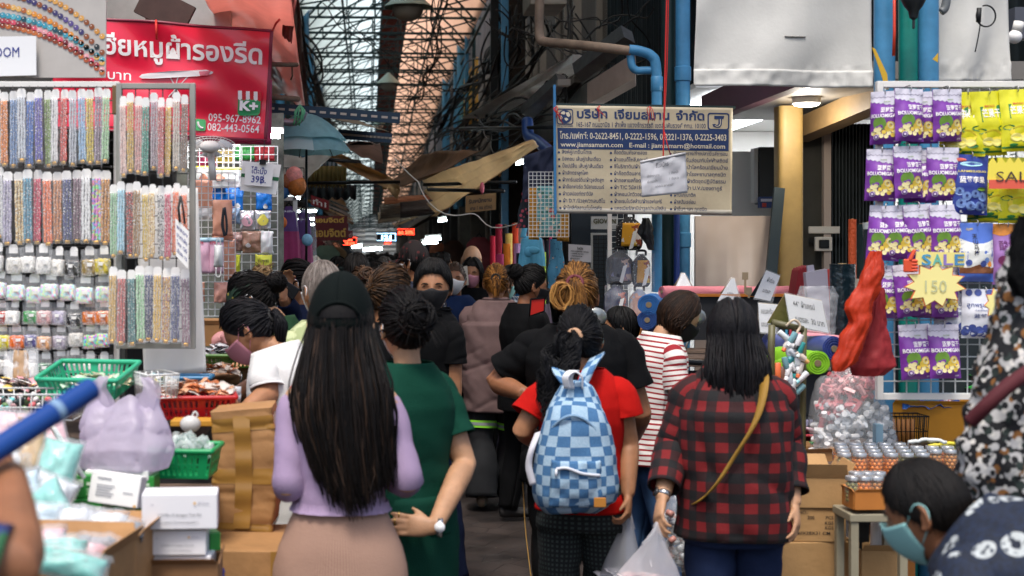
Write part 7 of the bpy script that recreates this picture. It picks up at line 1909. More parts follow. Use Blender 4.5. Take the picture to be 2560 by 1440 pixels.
def tier(z0,z1,r0,r1,name,mats_,cx):
 mb=MB();n=8
 for k in range(n):
  g=np.zeros((9,9,3))
  for i,u in enumerate(LS(0,1,9)):
   for j,v in enumerate(LS(0,1,9)):
    a=2*np.pi*(k+u)/n+.2;r=r0+(r1-r0)*v;sc=1-.045*sin(np.pi*u)*v
    g[i,j]=(cx+r*sc*cos(a),10.2+r*sc*sin(a),z0-(z0-z1)*v**1.7+.012*sin(np.pi*u)*v)
  mb.grid(g,0,1 if k in(4,5)and len(mats_)>1 else 0)
 return mb.build(name,mats_,t)
tier(Z(284,10.2),Z(352,10.2),.01,.30,'upper_tier',[UMB],X(764,10.2));tier(Z(330,10.2),Z(384,10.2),.16,.335,'lower_tier',[UMB,UMP],X(766,10.2))
mb=MB()
for k in range(8):a=2*np.pi*k/8+.2;mb.tube([(X(766,10.2)+r*cos(a),10.2+r*sin(a),Z(330,10.2)-.006-(Z(330,10.2)-Z(384,10.2))*((r-.16)/.175 if r>.16 else 0)**1.7)for r in(.02,.16,.25,.335)],.003,5)
mb.build('rib',BLACKIRON,t)
mb=MB();mb.tube([(X(766,10.2),10.2,1.2),(X(766,10.2),10.2,Z(278,10.2))],.009,8);mb.build('shaft',BLACKIRON,t)
mb=MB();mb.tube([P(655,298,9.2),P(700,304,9.2),P(735,306,9.2),P(752,296,9.2),P(762,278,9.2)],.024,14,k=30);tag(mb.build('bent_tube',mat('grey_tube','#8c8a96',.35,metal=.5)),'bent grey steel tube above the umbrella','tube')
mb=MB()
for k in range(9):mb.tube([P(750,262,9.2),P(748+rng.uniform(-12,14),282,9.15),P(742+rng.uniform(-10,22),rng.uniform(290,318),9.15)],.005,5,k=10)
tag(mb.build('green_rope',col('#4f9a72',.7)),'tangle of green rope on the bent grey tube','rope')
def dress(name,label,px0,px1,py0,py1,Y,mats_,bands,flare=.6,folds=9,cat='dress',group=None,seed=0,straps=True):
 0
 t=thing(name,label,cat,P((px0+px1)/2,py1,Y),group);cx=(px0+px1)/2;prev=0.
 for fr,nm,m in bands:
  mb=MB();K=22;n=48
  g=np.zeros((K,n+1,3))
  for i,k in enumerate(LS(prev,fr,K)):
   w_=M((px1-px0)/2,Y)*(1-flare+flare*k**.8)*(1 if k>.08 else .5+6*k)
   c=P(cx,py0+(py1-py0)*k,Y)
   for j in range(n+1):
    a=2*np.pi*(j%n)/n;f=1+.09*k*sin(a*folds+seed)+.04*N3(V((cos(a)*3,sin(a)*3+seed,k*5)))
    g[i,j]=c+(w_*f*cos(a),min(.10,w_*.45)*f*sin(a),0)
  mb.grid(g[:,::-1]);mb.build(nm,m,t);prev=fr
 if straps:
  mb=MB();mb.tube([P(cx-10,py0+4,Y),P(cx,py0-8,Y),P(cx+10,py0+4,Y)],.006,6,k=12);mb.tube([P(cx,py0-8,Y),P(cx+2,py0-18,Y)],.003,5);mb.build('hanger',BLACKIRON,t)
 return t
VIO=mat('violet_tulle','#5c3a78',.6,var=.2,vscale=12,alpha=.95);MGT=mat('magenta_tulle','#8e1f58',.6,var=.2,vscale=12);PKT=mat('pink_tulle','#a84878',.6,alpha=.75)
dress('costume_dress','violet and magenta tulle costume dress, nearest on the rail',690,755,516,700,10,None,[(.34,'bodice',VIO),(1.,'tulle_skirt',MGT)],.45,9,group='tulle costume dresses',seed=1)
dress('costume_dress','violet tulle costume dress with a sheer pink skirt',735,785,524,700,10.4,None,[(.42,'bodice',VIO),(1.,'tulle_skirt',PKT)],.5,11,group='tulle costume dresses',seed=2)
mb=MB();mb.bar(P(700,496,10),P(740,496,10),.03);mb.bar(P(738,494,10),(X(738,10),10,0),.03);tag(mb.build('clothes_rail',mat('aged_white_metal','#b9b2a8',.5),smooth=0),'off white clothes rail holding the tulle dresses','rail')
for px,py,r_,c_,lb in((704,556,14,'#c8641e','orange and yellow ball toy on the grid edge'),(708,480,16,'#2a5a8a','blue round pouch on the grid edge'),(742,465,24,'#b0641e','amber wicker basket hanging by the rail'),(715,455,18,'#8a4a22','brown woven basket behind the price card'),(735,440,22,'#d88a80','coral bundle on top of the baskets'),(768,600,14,'#7ab0cc','pale blue bundle beside the tulle dresses')):
 mb=MB();c=P(px,py,9.8);mb.ball(c,AR((1,.8,1.1))*M(r_,9.8),18,12);tag(mb.build('hanging_bundle',mat('weave_'+c_[1:],c_,.6,var=.4,vscale=30,bump=.4,bscale=60)),lb,'bundle')
wire_grid('mask_grid','dark wire grid behind the tulle dresses',X(694,10.6),X(760,10.6),1.0,Z(420,10.6),10.6,.06,mat('dark_grid_wire','#4a4b4b',.5),.003)
drape('plastic_wrap','milky plastic garment cover behind the tulle dresses','cover',[(770,785,520),(768,790,580),(764,792,650),(762,790,700)],10.6,.05,CLEARW,4)
def sign(name,label,x0,x1,y0,y1,Y,m,texts,tilt=0.,th=.03,emit=False):
 t=thing(name,label,'sign',P((x0+x1)/2,y1,Y));at=quad_surf(P(x0,y0,Y),P(x1,y0+tilt,Y),P(x0,y1,Y),P(x1,y1+tilt,Y));mb=MB();sheet(mb,at,2,2,th);mb.build('board',m,t,smooth=0)
 for i,(s,a,b,h,w_,mm)in enumerate(texts):mb=MB();on_sheet(mb,at,s,a,b,h,w_,0,bold=.03,lift=.006);mb.build('lettering',mm,t,smooth=0)
 return t,at
DR=mat('deep_red_board','#5a0f18',.5);GOLD=mat('gold_letters','#c8a04a',.4,metal=.3)
sign('shop_sign','deep red sign with gold Thai letters, the fully visible one',786,871,558,601,15,DR,[('เอมจิตต์',.05,.78,.62,.88,GOLD)])
sign('shop_sign','deep red sign with gold letters, half hidden above the other',786,868,540,558,15.1,DR,[('เอมจิตต์',.05,.9,.9,.86,GOLD)])
sign('shop_sign','small dark red sign with pale letters right of the gold one',862,882,576,598,16,DR,[('ตต์',.1,.75,.6,.8,col('#b08a8a',.5))])
sign('shop_sign','red banner with white letters at the left under the awnings',778,822,488,512,14,mat('bright_red_board','#8e1a24',.5),[('ทำ1',.1,.8,.7,.75,WHT)],14)
sign('white_sign','white hanging sign with red letters and an arrow',949,990,518,552,20,col('#c9c4c4',.6),[('รวมแพร',.1,.33,.34,.8,col('#a82a34',.5)),('โทร 080-668-8013',.1,.62,.16,.8,col('#8a7a7a',.5)),('แพรว 086-666',.1,.48,.14,.7,col('#8a7a7a',.5))],6)
mb=MB();at=quad_surf(P(949,518,20),P(990,524,20),P(949,552,20),P(990,558,20));
on_shape(mb,at,[(.05,.74),(.8,.74),(.8,.68),(.96,.82),(.8,.97),(.8,.9),(.05,.9)],0,.008);tag(mb.build('arrow_strip',mat('red_arrow','#9a1a2a',.5),smooth=0),'red arrow strip along the bottom of the white hanging sign','arrow')
LEDR=mat('led_red','#ff3a22',.5,emit=7.);LEDB=mat('led_blue','#9fd8ff',.5,emit=6.);LEDK=mat('led_board','#120608',.5)
def led(label,x0,x1,y0,y1,Y,m,texts):
 t,at=sign('led_sign',label,x0,x1,y0,y1,Y,LEDK,[(s,a,b,h,w_,m)for s,a,b,h,w_ in texts])
 mb=MB();n=16
 for k in range(n):
  u=(k+.5)/n
  for a,b in((u,.04),(u,.96)):on_shape(mb,at,[(a-.018,b-.03),(a+.018,b-.03),(a+.018,b+.03),(a-.018,b+.03)],0,.007)
  if k<6:v=(k+.5)/6;on_shape(mb,at,[(.96,v-.05),(.985,v-.05),(.985,v+.05),(.96,v+.05)],0,.007)
 mb.build('border_lights',m,t,smooth=0)
led('red LED sign reading ten baht at the left of the crowd',857,892,593,613,17,LEDR,[('ทุกอย่าง',.06,.48,.42,.62),('10 บาท',.2,.9,.48,.66)])
led('blue white LED sign over the far crowd',942,990,583,602,24,LEDB,[('121',.25,.8,.75,.5)])
led('red LED sign above the man in the cap',993,1036,572,587,21,LEDR,[('ลด 50%',.05,.85,.8,.88)])
led('tiny red LED sign under the blue white one',960,978,604,610,26,LEDR,[('ลด',.1,.9,.9,.7)])
for i,(x0,x1,py,Y)in enumerate(((1063,1102,600,16),(1055,1094,609,17),(1096,1116,553,18),(880,905,618,30),(908,955,625,34),(1290,1312,410,14.5),(1338,1352,396,14))):
 t=thing('tube_lamp','lit fluorescent tube far down the lane, %s'%('upper one right of the cap','lower one right of the cap','above the hanging clothes','at the far left stall','over the far crowd','left of a pair behind the cream awning','right of a pair behind the cream awning')[i],'lamp',P(x0,py,Y),'lit tubes in the lane')
 mb=MB();mb.tube([P(x0,py,Y),P(x1,py-3,Y)],M(2.6,Y),8);mb.build('tube',mat('far_tube_glow','#e8fbff',.5,emit=22.),t)
 mb=MB();mb.bar(P(x0-1,py-4,Y)+(0,.03,.02),P(x1+1,py-7,Y)+(0,.03,.02),.05,.03);mb.build('housing',WHITEPAINT,t,smooth=0)
sign('cardboard_sign','brown cardboard sign with handwritten Thai hanging on the right',1164,1240,490,532,12,mat('cardboard','#8a6a42',.8,var=.15),[('รับพนักงาน',.1,.48,.32,.75,INKB),('ชาย 1 คน (ด่วน)',.15,.88,.28,.72,INKB)],-8,.004)
mb=MB();mb.tube([P(1206,486,12),P(1205,470,12),P(1207,455,12)],.004,5);mb.ball(P(1205,470,11.98),(.02,.02,.05),8,6);tag(mb.build('pink_tag',col('#c05868',.6)),'pink tag and string above the cardboard sign','string')
for i in range(0,10,2):  # tubes added out of view to brighten the far lane
 Y=15+2.4*i;x=-1.0;z=2.32
 t=thing('tube_lamp','added tube hidden behind the left stalls to brighten the lane, %s along'%ordinal(i//2),'lamp',(x,Y,z),'lit tubes in the lane')
 mb=MB();mb.tube([(x-.28,Y,z),(x+.28,Y,z)],.016,8);mb.build('tube',mat('far_tube_glow','#e8fbff',.5,emit=22.),t)
 mb=MB();mb.box((x,Y,z+.035),(.62,.05,.03));mb.build('housing',WHITEPAINT,t,smooth=0)
gar=['#3a2c3a','#7a6448','#a88a58','#8a3a3e','#33414e','#b8aca0','#5a4038','#22262c','#8a7ca0','#c87858','#44584a','#6a2c34']
for s in(-1,1):
 for i in range(13):
  Y=13.5+i*1.9;x=(-.75 if s<0 else 1.5)+.12*((i*7)%3)
  px=PX+x/Y*FPX;w_=.24/Y*FPX;top=1.95-.12*((i*5)%3)
  dress('hanging_garment','%s coloured garment hanging on the %s side of the lane, %s stall along'%(('dusky','khaki','tan','brick','slate','stone','umber','charcoal','mauve','terracotta','moss','wine')[i%12],'left' if s<0 else 'right',ordinal(i)),px-w_,px+w_,PY-(top-CZ)/Y*FPX,PY-(top-.95-CZ)/Y*FPX,Y,None,[(1.,'cloth',mat('garment_'+gar[i%12][1:],gar[(i*5+(s>0)*3)%12],.8,var=.25,vscale=9))],.35,5,'garment','garments hanging along the lane',i,True)
for s in(-1,1):
 for i in range(5):
  Y=14+i*4.2;t=thing('goods_table','cluttered goods table on the %s side of the lane, %s along'%('left' if s<0 else 'right',ordinal(i)),'table',(s*1.2+.3,Y,0),'far stall tables')
  mb=MB();mb.box((s*1.25+.35,Y,.8),(.9,2.6,.05));mb.build('table_top',mat('counter_board','#5e4c40',.8),t,smooth=0)
  mb=MB();mb.box((s*.82+.35,Y,.4),(.02,2.6,.78));mb.build('table_skirt',col(gar[i],.9),t,smooth=0)
  m2=heap('p','','',(s*1.25+.35,Y,.83),.8,2.4,.22,90,packet(.09,5),40+i);o=m2 .build('far_goods',[col(gar[(i+k*3)%12],.6)for k in range(5)]);tag(o,'mixed soft goods heaped on the %s table, %s along'%('left' if s<0 else 'right',ordinal(i)),'goods');o['kind']='stuff'
for i,(px,py,Y,w_,h_,c_,lb)in enumerate(((1010,530,16,60,22,'#7a6a5a','grey brown rolled fabric bale, largest on the far right'),(1030,508,16.5,70,14,'#a86a48','orange brown folded fabric above the bales'),(1060,525,15.5,60,26,'#4f443e','dark fabric bale beside the cream awning'),(985,545,17,40,14,'#b09a80','pale fabric bale under the white sign'))):
 g=AR([[P(px-w_+2*w_*u,py-h_/2+h_*v-10*u,Y)+(0,.25*sin(np.pi*v)*-1,.015*sin(v*30+3*u))for v in LS(0,1,24)]for u in LS(0,1,16)]);mb=MB();mb.grid(g,.02);tag(mb.build('fabric_bale',mat('bale_'+c_[1:],c_,.9,var=.5,vscale=6,stretch=(1,1,9))),lb,'fabric')
 # --- fabric and clothes on the right
def roll(px,y0,y1,w_,Y,c,lb,group='upright fabric rolls',lean=0,m=None):
 t=thing('fabric_roll',lb,'fabric roll',(X(px,Y),Y,Z(y1,Y)),group);r=M(w_/2,Y);a,b=P(px,y1,Y),P(px+lean,y0,Y)
 mb=MB();K=24;k=LS(0,1,K);mb.loft(AR([a+(b-a)*q for q in k]),(1,0,0),r*(1+.012*np.sin(k*40)),r*(1+.012*np.sin(k*40)),26);mb.build('cloth',m or mat('cloth_'+c[1:],c,.8,var=.1,bump=.3,bscale=40),t,angle=60)
 mb=MB();ax=nrm(b-a);mb.loft(AR([b-ax*.02,b+ax*.004]),(1,0,0),r*.32,r*.32,16);mb.build('core',col('#a88a60',.8),t,angle=60)
 return t
for px,y0,y1,w_,Y,c,lb in((1247,561,760,17,12.5,'#9a1030','crimson fabric roll, tallest at the left'),(1263,562,760,15,12.8,'#12131a','black fabric roll behind the yellow one'),(1272,584,760,18,12.3,'#dcb85a','yellow fabric roll among the upright rolls'),(1288,558,760,16,12.5,'#cf3f1a','vermilion fabric roll among the upright rolls'),(1267,609,760,18,12.0,'#e07a14','orange fabric roll in front of the yellow one'),(1293,609,760,18,12.0,'#b58ab4','lilac fabric roll among the upright rolls'),(1249,635,760,21,11.8,'#a82a5a','magenta fabric roll, shortest at the left'),(1298,633,760,15,11.7,'#1c2630','dark navy fabric roll below the lilac one'),(1232,590,760,14,13,'#c81e3c','bright red fabric roll beside the dark gowns'),(1368,600,760,11,11.5,'#161424','midnight fabric roll behind the blue dress'),(1376,590,680,7,11.8,'#c81460','pink fabric roll edge behind the mustard cloth'),(1306,560,700,20,13.2,'#c9a8a0','blush fabric roll behind the blue dress'),(1358,630,760,14,11.4,'#9ab838','lime fabric roll right of the blue dress'),(1298,660,760,26,11.2,'#2f86c0','bright blue fabric roll behind the camouflage hat')):roll(px,y0,y1,w_,Y,c,lb)
LB=mat('light_blue_cotton','#62b4d6',.8,bump=.3,bscale=60)
dress('blouse','light blue gathered cotton dress hanging by one strap',1297,1362,590,665,10.6,None,[(.45,'bodice',LB),(1.,'peplum',LB)],.25,13,'dress',None,3,False)
mb=MB();g=AR([[P(1300+14*u+8*v,594-40*v,10.6)+(0,-.02*sin(np.pi*u),0)for v in LS(0,1,8)]for u in LS(0,1,8)]);mb.grid(g,.004);tag(mb.build('shoulder_strap',LB),'wide light blue shoulder strap above the gathered dress','strap')
mb=MB();mb.ball(P(1333,626,10.5),(.05,.02,.03),12,8);mb.ball(P(1322,630,10.5),(.035,.015,.04),12,8);tag(mb.build('fabric_bow',LB),'light blue bow at the waist of the gathered dress','bow')
def floral(name,base,spots):
 def fn(nt,u,v,o):
  c=lin(base)
  for i,(cc,sc,th)in enumerate(spots):
   mp=node(nt,'ShaderNodeMapping');mp.inputs['Location'].default_value=(i*3.1,i*1.7,i);nt.links.new(o,mp.inputs[0])
   f,_=voro(nt,mp.outputs[0],sc,th);c=mixc(nt,f,c,lin(cc))
  return c
 return patterned(name,fn,.8)
MUS=floral('mustard_floral','#a8761c',[('#7a5214',40,.2),('#c89a3a',28,.2)]);TEF=floral('teal_floral','#4f8f94',[('#c8a0a0',17,.28),('#d8c8a0',23,.22),('#356a60',20,.25),('#b04a4a',12,.2)]);BLF=floral('blue_floral','#4f94b8',[('#b8a89a',24,.2),('#2f6488',40,.2),('#c86a5a',18,.13)]);DKF=floral('dark_pink_floral','#1c2630',[('#b0485a',30,.35),('#7a2a3a',22,.3)])
CAMO=floral('camouflage','#37402c',[('#1c2418',14,.36),('#5a6248',18,.34),('#b0ac98',22,.18)])
for x0,x1,y0,y1,m,lb in((1322,1348,470,598,MUS,'mustard printed cloth, left strip behind the white grid'),(1342,1400,465,592,TEF,'teal floral cloth in the middle of the white grid'),(1392,1422,470,602,MUS,'mustard printed cloth, right strip behind the white grid')):cloth('printed_cloth',lb,'cloth',P(x0,y0,9.9),P(x1,y0,9.9),P(x0,y1,9.9),P(x1,y1+2,9.9),m,rip(.02,3,3,x0),group='printed cloths on the white grid')
wire_grid('wire_grid','white wire grid in front of the printed cloths',X(1322,9.75),X(1422,9.75),Z(592,9.75),Z(430,9.75),9.75,.026,GRIDW,.0018)
cloth('navy_apron','navy apron hanging above the printed cloths','apron',P(1310,390,10),P(1395,360,10),P(1306,500,10),P(1385,480,10),mat('navy_cotton','#182038',.85),rip(.04,4,4,3))
drape('floral_garment','dark garment with pink flowers hanging left of the grid','garment',[(1312,1322,455),(1304,1326,500),(1296,1326,545),(1290,1324,570)],10.2,.04,DKF,6)
mb=MB();c0=P(1386,598,10.3)
t=thing('printed_trousers','light blue floral trousers hanging below the mustard cloth','trousers',P(1392,720,10.3))
for s,dx in((-1,-8),(1,10)):m2=MB();m2 .loft(AR([P(1390+dx*(.3+k),598+125*k,10.3)for k in LS(0,1,20)]),(1,0,0),M(13,10.3),.03,22,2.,lambda p,n,u,v:.012*N3(V((p[0]*18,p[2]*9,s))),cap=(False,False));m2 .build('trouser_leg',BLF,t)
sign('paper_notice','white paper notice pinned left of the GIOVAN sign',1421,1478,610,652,9.9,col('#a9a9ae',.5),[('รับสมัคร',.38,.28,.2,.26,INKB),('พนักงานขายผ้าหน้าร้าน  2 ตำแหน่ง',.1,.44,.13,.78,INKB),('--- ชาย/หญิง อายุ 18-35',.1,.58,.11,.55,INKB),('--- ค่าแรงรายวันตามตกลง',.1,.72,.11,.5,INKB),('สอบถาม 02-2218',.08,.87,.11,.4,INKB)],4,.002)
sign('shop_sign','grey GIOVAN shop sign behind the backpacks',1478,1543,541,573,10.4,mat('grey_sign','#a8aaa8',.5),[('GIOVAN',.08,.55,.52,.86,col('#4a4a2a',.5))],0)
wire_grid('wire_grid','black wire grid screen below the GIOVAN sign',X(1482,10.3),X(1522,10.3),.9,Z(588,10.3),10.3,.03,BLACKIRON,.003,.016,col('#8e9290',.5))
mb=MB();mb.box((X(1500,10.6),10.62,1.2),(.42,.02,2.4));tag(mb.build('door_panel',mat('dark_blue_door','#10202a',.6),smooth=0),'dark door behind the black wire grid','panel')
mb=MB();mb.box((X(1524,9.8),9.8,1.4),(.026,.03,2.6));tag(mb.build('display_post',WHITEPAINT,smooth=0),'white display post beside the hanging backpacks','post')
wire_grid('wire_grid','white wire grid carrying the hanging backpacks',X(1528,9.85),X(1590,9.85),1.0,Z(532,9.85),9.85,.04,GRIDW,.002)
DOT=floral('black_white_dots','#101013',[('#d8d8d8',60,.2)]);
def printmix(name,cols_):
 def fn(nt,u,v,o):
  c=lin(cols_[0])
  for i,cc in enumerate(cols_[1:]):
   mp=node(nt,'ShaderNodeMapping');mp.inputs['Location'].default_value=(i*5.3,0,i*2.9);nt.links.new(o,mp.inputs[0]);c=mixc(nt,noise_at(nt,mp.outputs[0],9+i*4,.56,.58,3),c,lin(cc))
  return c
 return patterned(name,fn,.6)
def kids_pack(px,py,w_,h_,Y,m,pm,lb,wrap,gm=None):
 t=thing('hanging_backpack',lb,'backpack',P(px,py+h_/2,Y),'hanging children backpacks');c=P(px,py,Y);a,b=M(w_/2,Y),M(h_/2,Y)
 zz=LS(-1,1,22);mb=MB();mb.loft(AR([c+(0,0,b*z)for z in zz]),(1,0,0),a*np.clip(1-np.abs(zz)**4*(.25+.25*(zz>0)),.3,1)*IN(zz,[-1,-.9,.5,1],[.85,1,.95,.45]),.07*IN(zz,[-1,-.8,.4,1],[.6,1,.9,.3]),32,2.6);mb.build('bag_body',m,t)
 mb=MB();at=quad_surf(c+(-a*.62,-.075,b*.62),c+(a*.62,-.075,b*.62),c+(-a*.75,-.078,-b*.75),c+(a*.75,-.078,-b*.75),lambda u,v:.01*sin(np.pi*u));sheet(mb,at,10,10,.006);mb.build('front_pocket',pm,t)
 mb=MB();mb.tube([c+(-.03,0,b*.9),c+(-.025,0,b*1.18),c+(.025,0,b*1.18),c+(.03,0,b*.9)],.008,8,k=18);mb.build('grab_handle',col('#151518',.6),t)
 mb=MB();q=c+(-a*.2,-.09,-b*.95);mb.poly([q,q+(.026,0,.01),q+(.026+.03,0,.13),q+(.03,0,.12)],(0,.002,0));mb.build('zip_tag',CARD,t,smooth=0)
 if wrap:
  mb=MB();at=quad_surf(c+(-a*1.12,-.10,b*1.08),c+(a*1.12,-.10,b*1.08),c+(-a*1.12,-.10,-b*1.08),c+(a*1.12,-.10,-b*1.08),rip(.03,4,4,px));sheet(mb,at,12,12,.0);mb.build('plastic_cover',CLEAR,t)
YB_=printmix('yellow_print',['#d89a18','#e8c040','#8a3a1c','#e0d8d0']);GYP=printmix('grey_pink_print',['#3a3a44','#b88a8e','#c8a89a','#6a6a90']);NVP=printmix('navy_print_bag',['#1c2448','#2c3a78','#a04a38']);PCH=printmix('peach_print',['#b88a7c','#c8a898','#8a98b0'])
kids_pack(1573,584,68,84,9.5,DOT,YB_,'black dotted backpack with a yellow pocket at the top',False)
kids_pack(1548,670,70,84,9.4,mat('black_nylon','#15171b',.5),GYP,'black and sky blue backpack in plastic, under the dotted one',True)
kids_pack(1603,676,46,82,9.35,DOT,YB_,'second dotted backpack with a yellow pocket beside the blue pipe',True)
kids_pack(1540,755,62,80,9.3,mat('navy_nylon','#1c2448',.5),NVP,'navy backpack in plastic behind the rider',True)
kids_pack(1598,765,52,84,9.3,PCH,PCH,'peach coloured backpack in plastic behind the rider',True)
drape('black_bag','black shoulder bag hanging beside the tall blue pipe','bag',[(1608,1622,545),(1600,1632,565),(1596,1632,585),(1612,1634,605),(1622,1634,625)],9.2,.05,mat('black_nylon','#15171b',.5),7)
def hroll(a,b,r,c,lb,m=None,core=True,group='rolls on the fabric stall'):
 t=thing('fabric_roll',lb,'fabric roll',(AR(a)+AR(b))/2-(0,0,r),group);a,b=AR(a),AR(b);K=22;k=LS(0,1,K)
 mb=MB();mb.loft(AR([a+(b-a)*q for q in k]),(0,0,1),r*(1+.025*np.sin(k*17)),r*(1+.02*np.cos(k*13)),30,2,lambda p,n,u,v:.006*N3(V((p[0]*12,p[1]*12,p[2]*30))));mb.build('cloth',m or mat('cloth_'+c[1:],c,.7,var=.1,bump=.3,bscale=40),t,angle=60)
 if core:
  ax=nrm(b-a);mb=MB();mb.loft(AR([b-ax*.02,b+ax*.006]),(0,0,1),r*.28,r*.28,16);mb.build('core',col('#7a6a50',.8),t,angle=60)
  mb=MB()
  for q in(.5,.7,.88):mb.tube([b+ax*.002+r*q*(AR((0,0,1))*cos(s)+np.cross(ax,(0,0,1))*sin(s))for s in LS(0,6.2,26)],.0018,5)
  mb.build('spiral_edge',m or mat('cloth_'+c[1:],c,.7),t)
 return t
t=thing('fabric_counter','dark counter under the fabric rolls of the right shop','counter',(X(1830,8.6),8.6,0));mb=MB();mb.box((X(1850,8.4),8.7,Z(905,8.3)),(1.15,.9,.05));mb.build('board',mat('counter_board','#5e4c40',.8),t,smooth=0);mb=MB();mb.box((X(1850,8.4),8.3,Z(905,8.3)/2-.02),(1.15,.02,Z(905,8.3)-.06));mb.build('front',col('#1e2126',.8),t,smooth=0)
hroll(P(1985,730,9.2),P(1655,730,8.8),M(15,8.9),'#c0707a','long pink fabric roll along the top of the fabric stall')
hroll(P(1960,752,8.9),P(1665,752,8.6),M(9,8.7),'#d8d4cc','slim white fabric roll under the pink one')
t=thing('blanket_frame','black board with an orange rim behind the striped shirt woman','board',P(1830,860,8.5));mb=MB();mb.box(P(1830,795,8.55),(M(300,8.5),.03,M(110,8.5)));mb.build('board',mat('black_board','#17191d',.6),t,smooth=0);mb=MB();mb.box(P(1830,738,8.54),(M(304,8.5),.05,.016));mb.box(P(1677,795,8.54),(.016,.05,M(112,8.5)));mb.build('rim',mat('orange_rim','#a8641e',.5),t,smooth=0)
for i,(px,py,r_,c_,lb)in enumerate(((1622,762,26,'#1f5f9e','blue fabric roll end above the scooter'),(1640,775,20,'#2a7ab8','second blue fabric roll end above the scooter'),(1618,800,24,'#173f7a','deep blue fabric roll end above the scooter'),(1646,800,18,'#8a6a38','brown cardboard roll end beside the blue rolls'),(1655,772,14,'#c8b8b0','pale fabric roll end beside the blue rolls'),(1640,835,20,'#30204a','purple fabric roll end over the scooter seat'),(1665,840,22,'#8e8a86','grey fabric roll end over the scooter seat'))):hroll(P(px+16,py-4,9.2),P(px,py,8.35),M(r_,8.5),c_,lb)
box('carton','orange table edge panel behind the rider',P(1590,868,8.9),(.18,.2,.12),mat('orange_brown_carton','#b5702c',.7),0)
hroll(P(1925,862,7.4),P(2085,872,6.8),M(30,7.0),'#16307e','royal blue satin fabric roll behind the bamboo frame',mat('royal_satin','#16307e',.35,var=.2,sheen=.3))
hroll(P(1945,895,7.1),P(2044,908,6.55),M(30,6.6),'#8fcf2a','lime green fabric roll pointing at the viewer',mat('lime_cloth','#8fcf2a',.6,trans=.15))
hroll(P(1950,918,7.0),P(1975,915,6.7),M(22,6.8),'#9fd838','second lime green roll behind the bamboo frame',mat('lime_cloth','#8fcf2a',.6))
hroll(P(2000,840,7.5),P(2110,850,7.3),M(11,7.4),'#d88a96','pink satin roll above the royal blue one',mat('pink_satin','#d88a96',.4))
hroll(P(2010,832,7.7),P(2110,842,7.6),M(8,7.6),'#a01830','wine red roll edge above the pink satin',None,False)
t=thing('cloth_stack','stack of folded crimson cloth standing beside the yellow column','cloth',P(1998,740,8.2));
for k in range(9):mb=MB();mb.box(P(1996+k*3-10,708-(k%2)*3,8.25-k*.004),(.016,.14,M(70+k*2,8.2)),0,AR(Matrix.Rotation(R(9),3,'Y')));mb.build('fold',mat('crimson_cloth','#7e1620',.85,var=.15),t,smooth=0,bevel=.006)
slab('clear_sheet','milky plastic sheet bolt standing by the crimson cloth','sheet',[P(2014,682,8.0),P(2068,672,8.0),P(2076,800,8.0),P(2024,800,8.0)],(0,.05,0),mat('milky_sheet','#b9b4c0',.25,alpha=.8))
slab('clear_sheet','small milky plastic strip above the sheet bolt','sheet',[P(2018,664,8.05),P(2034,662,8.05),P(2038,686,8.05),P(2020,688,8.05)],(0,.02,0),mat('milky_sheet','#b9b4c0',.25,alpha=.8))
slab('red_sheet','coral sheet edge beside the milky plastic','sheet',[P(2054,676,8.1),P(2080,672,8.1),P(2084,770,8.1),P(2060,770,8.1)],(0,.04,0),mat('coral_sheet','#b8382e',.6))
roll(2108,660,860,62,7.6,'#14232a','black fabric roll wrapped in shiny plastic','bolts by the folding gate',-2,mat('plastic_wrapped_black','#16252c',.2,bump=.9,bscale=22,spec=.8))
roll(2131,548,700,20,8.4,'#b84a1c','orange netted roll standing by the gate','bolts by the folding gate',0,mat('orange_net','#b84a1c',.6,bump=.8,bscale=50))
roll(2160,560,700,34,8.6,'#16302e','dark green roll leaning by the gate','bolts by the folding gate',-6)
roll(2176,556,720,26,8.3,'#a8b0ae','white wrapped roll leaning by the rack post','bolts by the folding gate',-6)
drape('clear_wrap','clear plastic wrap slumped over the fabric bolts','wrap',[(2000,2080,715),(1990,2092,740),(1996,2090,790),(2006,2086,850)],7.5,.06,CLEARW,11)
slab('cream_bag','cream cloth bag corner beside the wrapped black roll','bag',[P(2132,696,8.2),P(2160,698,8.2),P(2150,780,8.2),P(2130,780,8.2)],(0,.06,0),mat('cream_cloth','#a89c8c',.8))
def tent(label,tl,tr,bl,br,dy,Y,face,side,texts,group='tent price cards'):
 t=thing('tent_card',label,'price card',P((bl[0]+br[0])/2,max(bl[1],br[1]),Y),group);at=quad_surf(P(*tl,Y+.06),P(*tr,Y+.06),P(*bl,Y),P(*br,Y));mb=MB();sheet(mb,at,2,2,.004);mb.build('front_face',face,t,smooth=0)
 b2=quad_surf(P(*tl,Y+.064),P(*tr,Y+.064),P(bl[0]-dy,bl[1]-4,Y+.14),P(br[0],br[1]-6,Y+.14));mb=MB();sheet(mb,b2,2,2,.004);mb.build('back_face',side,t,smooth=0)
 mb=MB();
 for s,a,b,h,w_ in texts:on_sheet(mb,at,s,a,b,h,w_,0,bold=.012,lift=.003)
 if texts:mb.build('lettering',INKB,t,smooth=0)
 mb=MB();sheet(mb,quad_surf(P(tl[0]-2,tl[1]-4,Y+.05),P(tr[0]+2,tr[1]-3,Y+.05),P(bl[0]-3,bl[1]+4,Y-.012),P(br[0]+6,br[1]+5,Y-.012),rip(.008,6,6,tl[0])),14,10,0);mb.build('plastic_cover',CLEAR,t)
KR=mat('kraft_plastic','#a08662',.4,bump=.5,bscale=40);GC=mat('grey_card','#b4b6ba',.5)
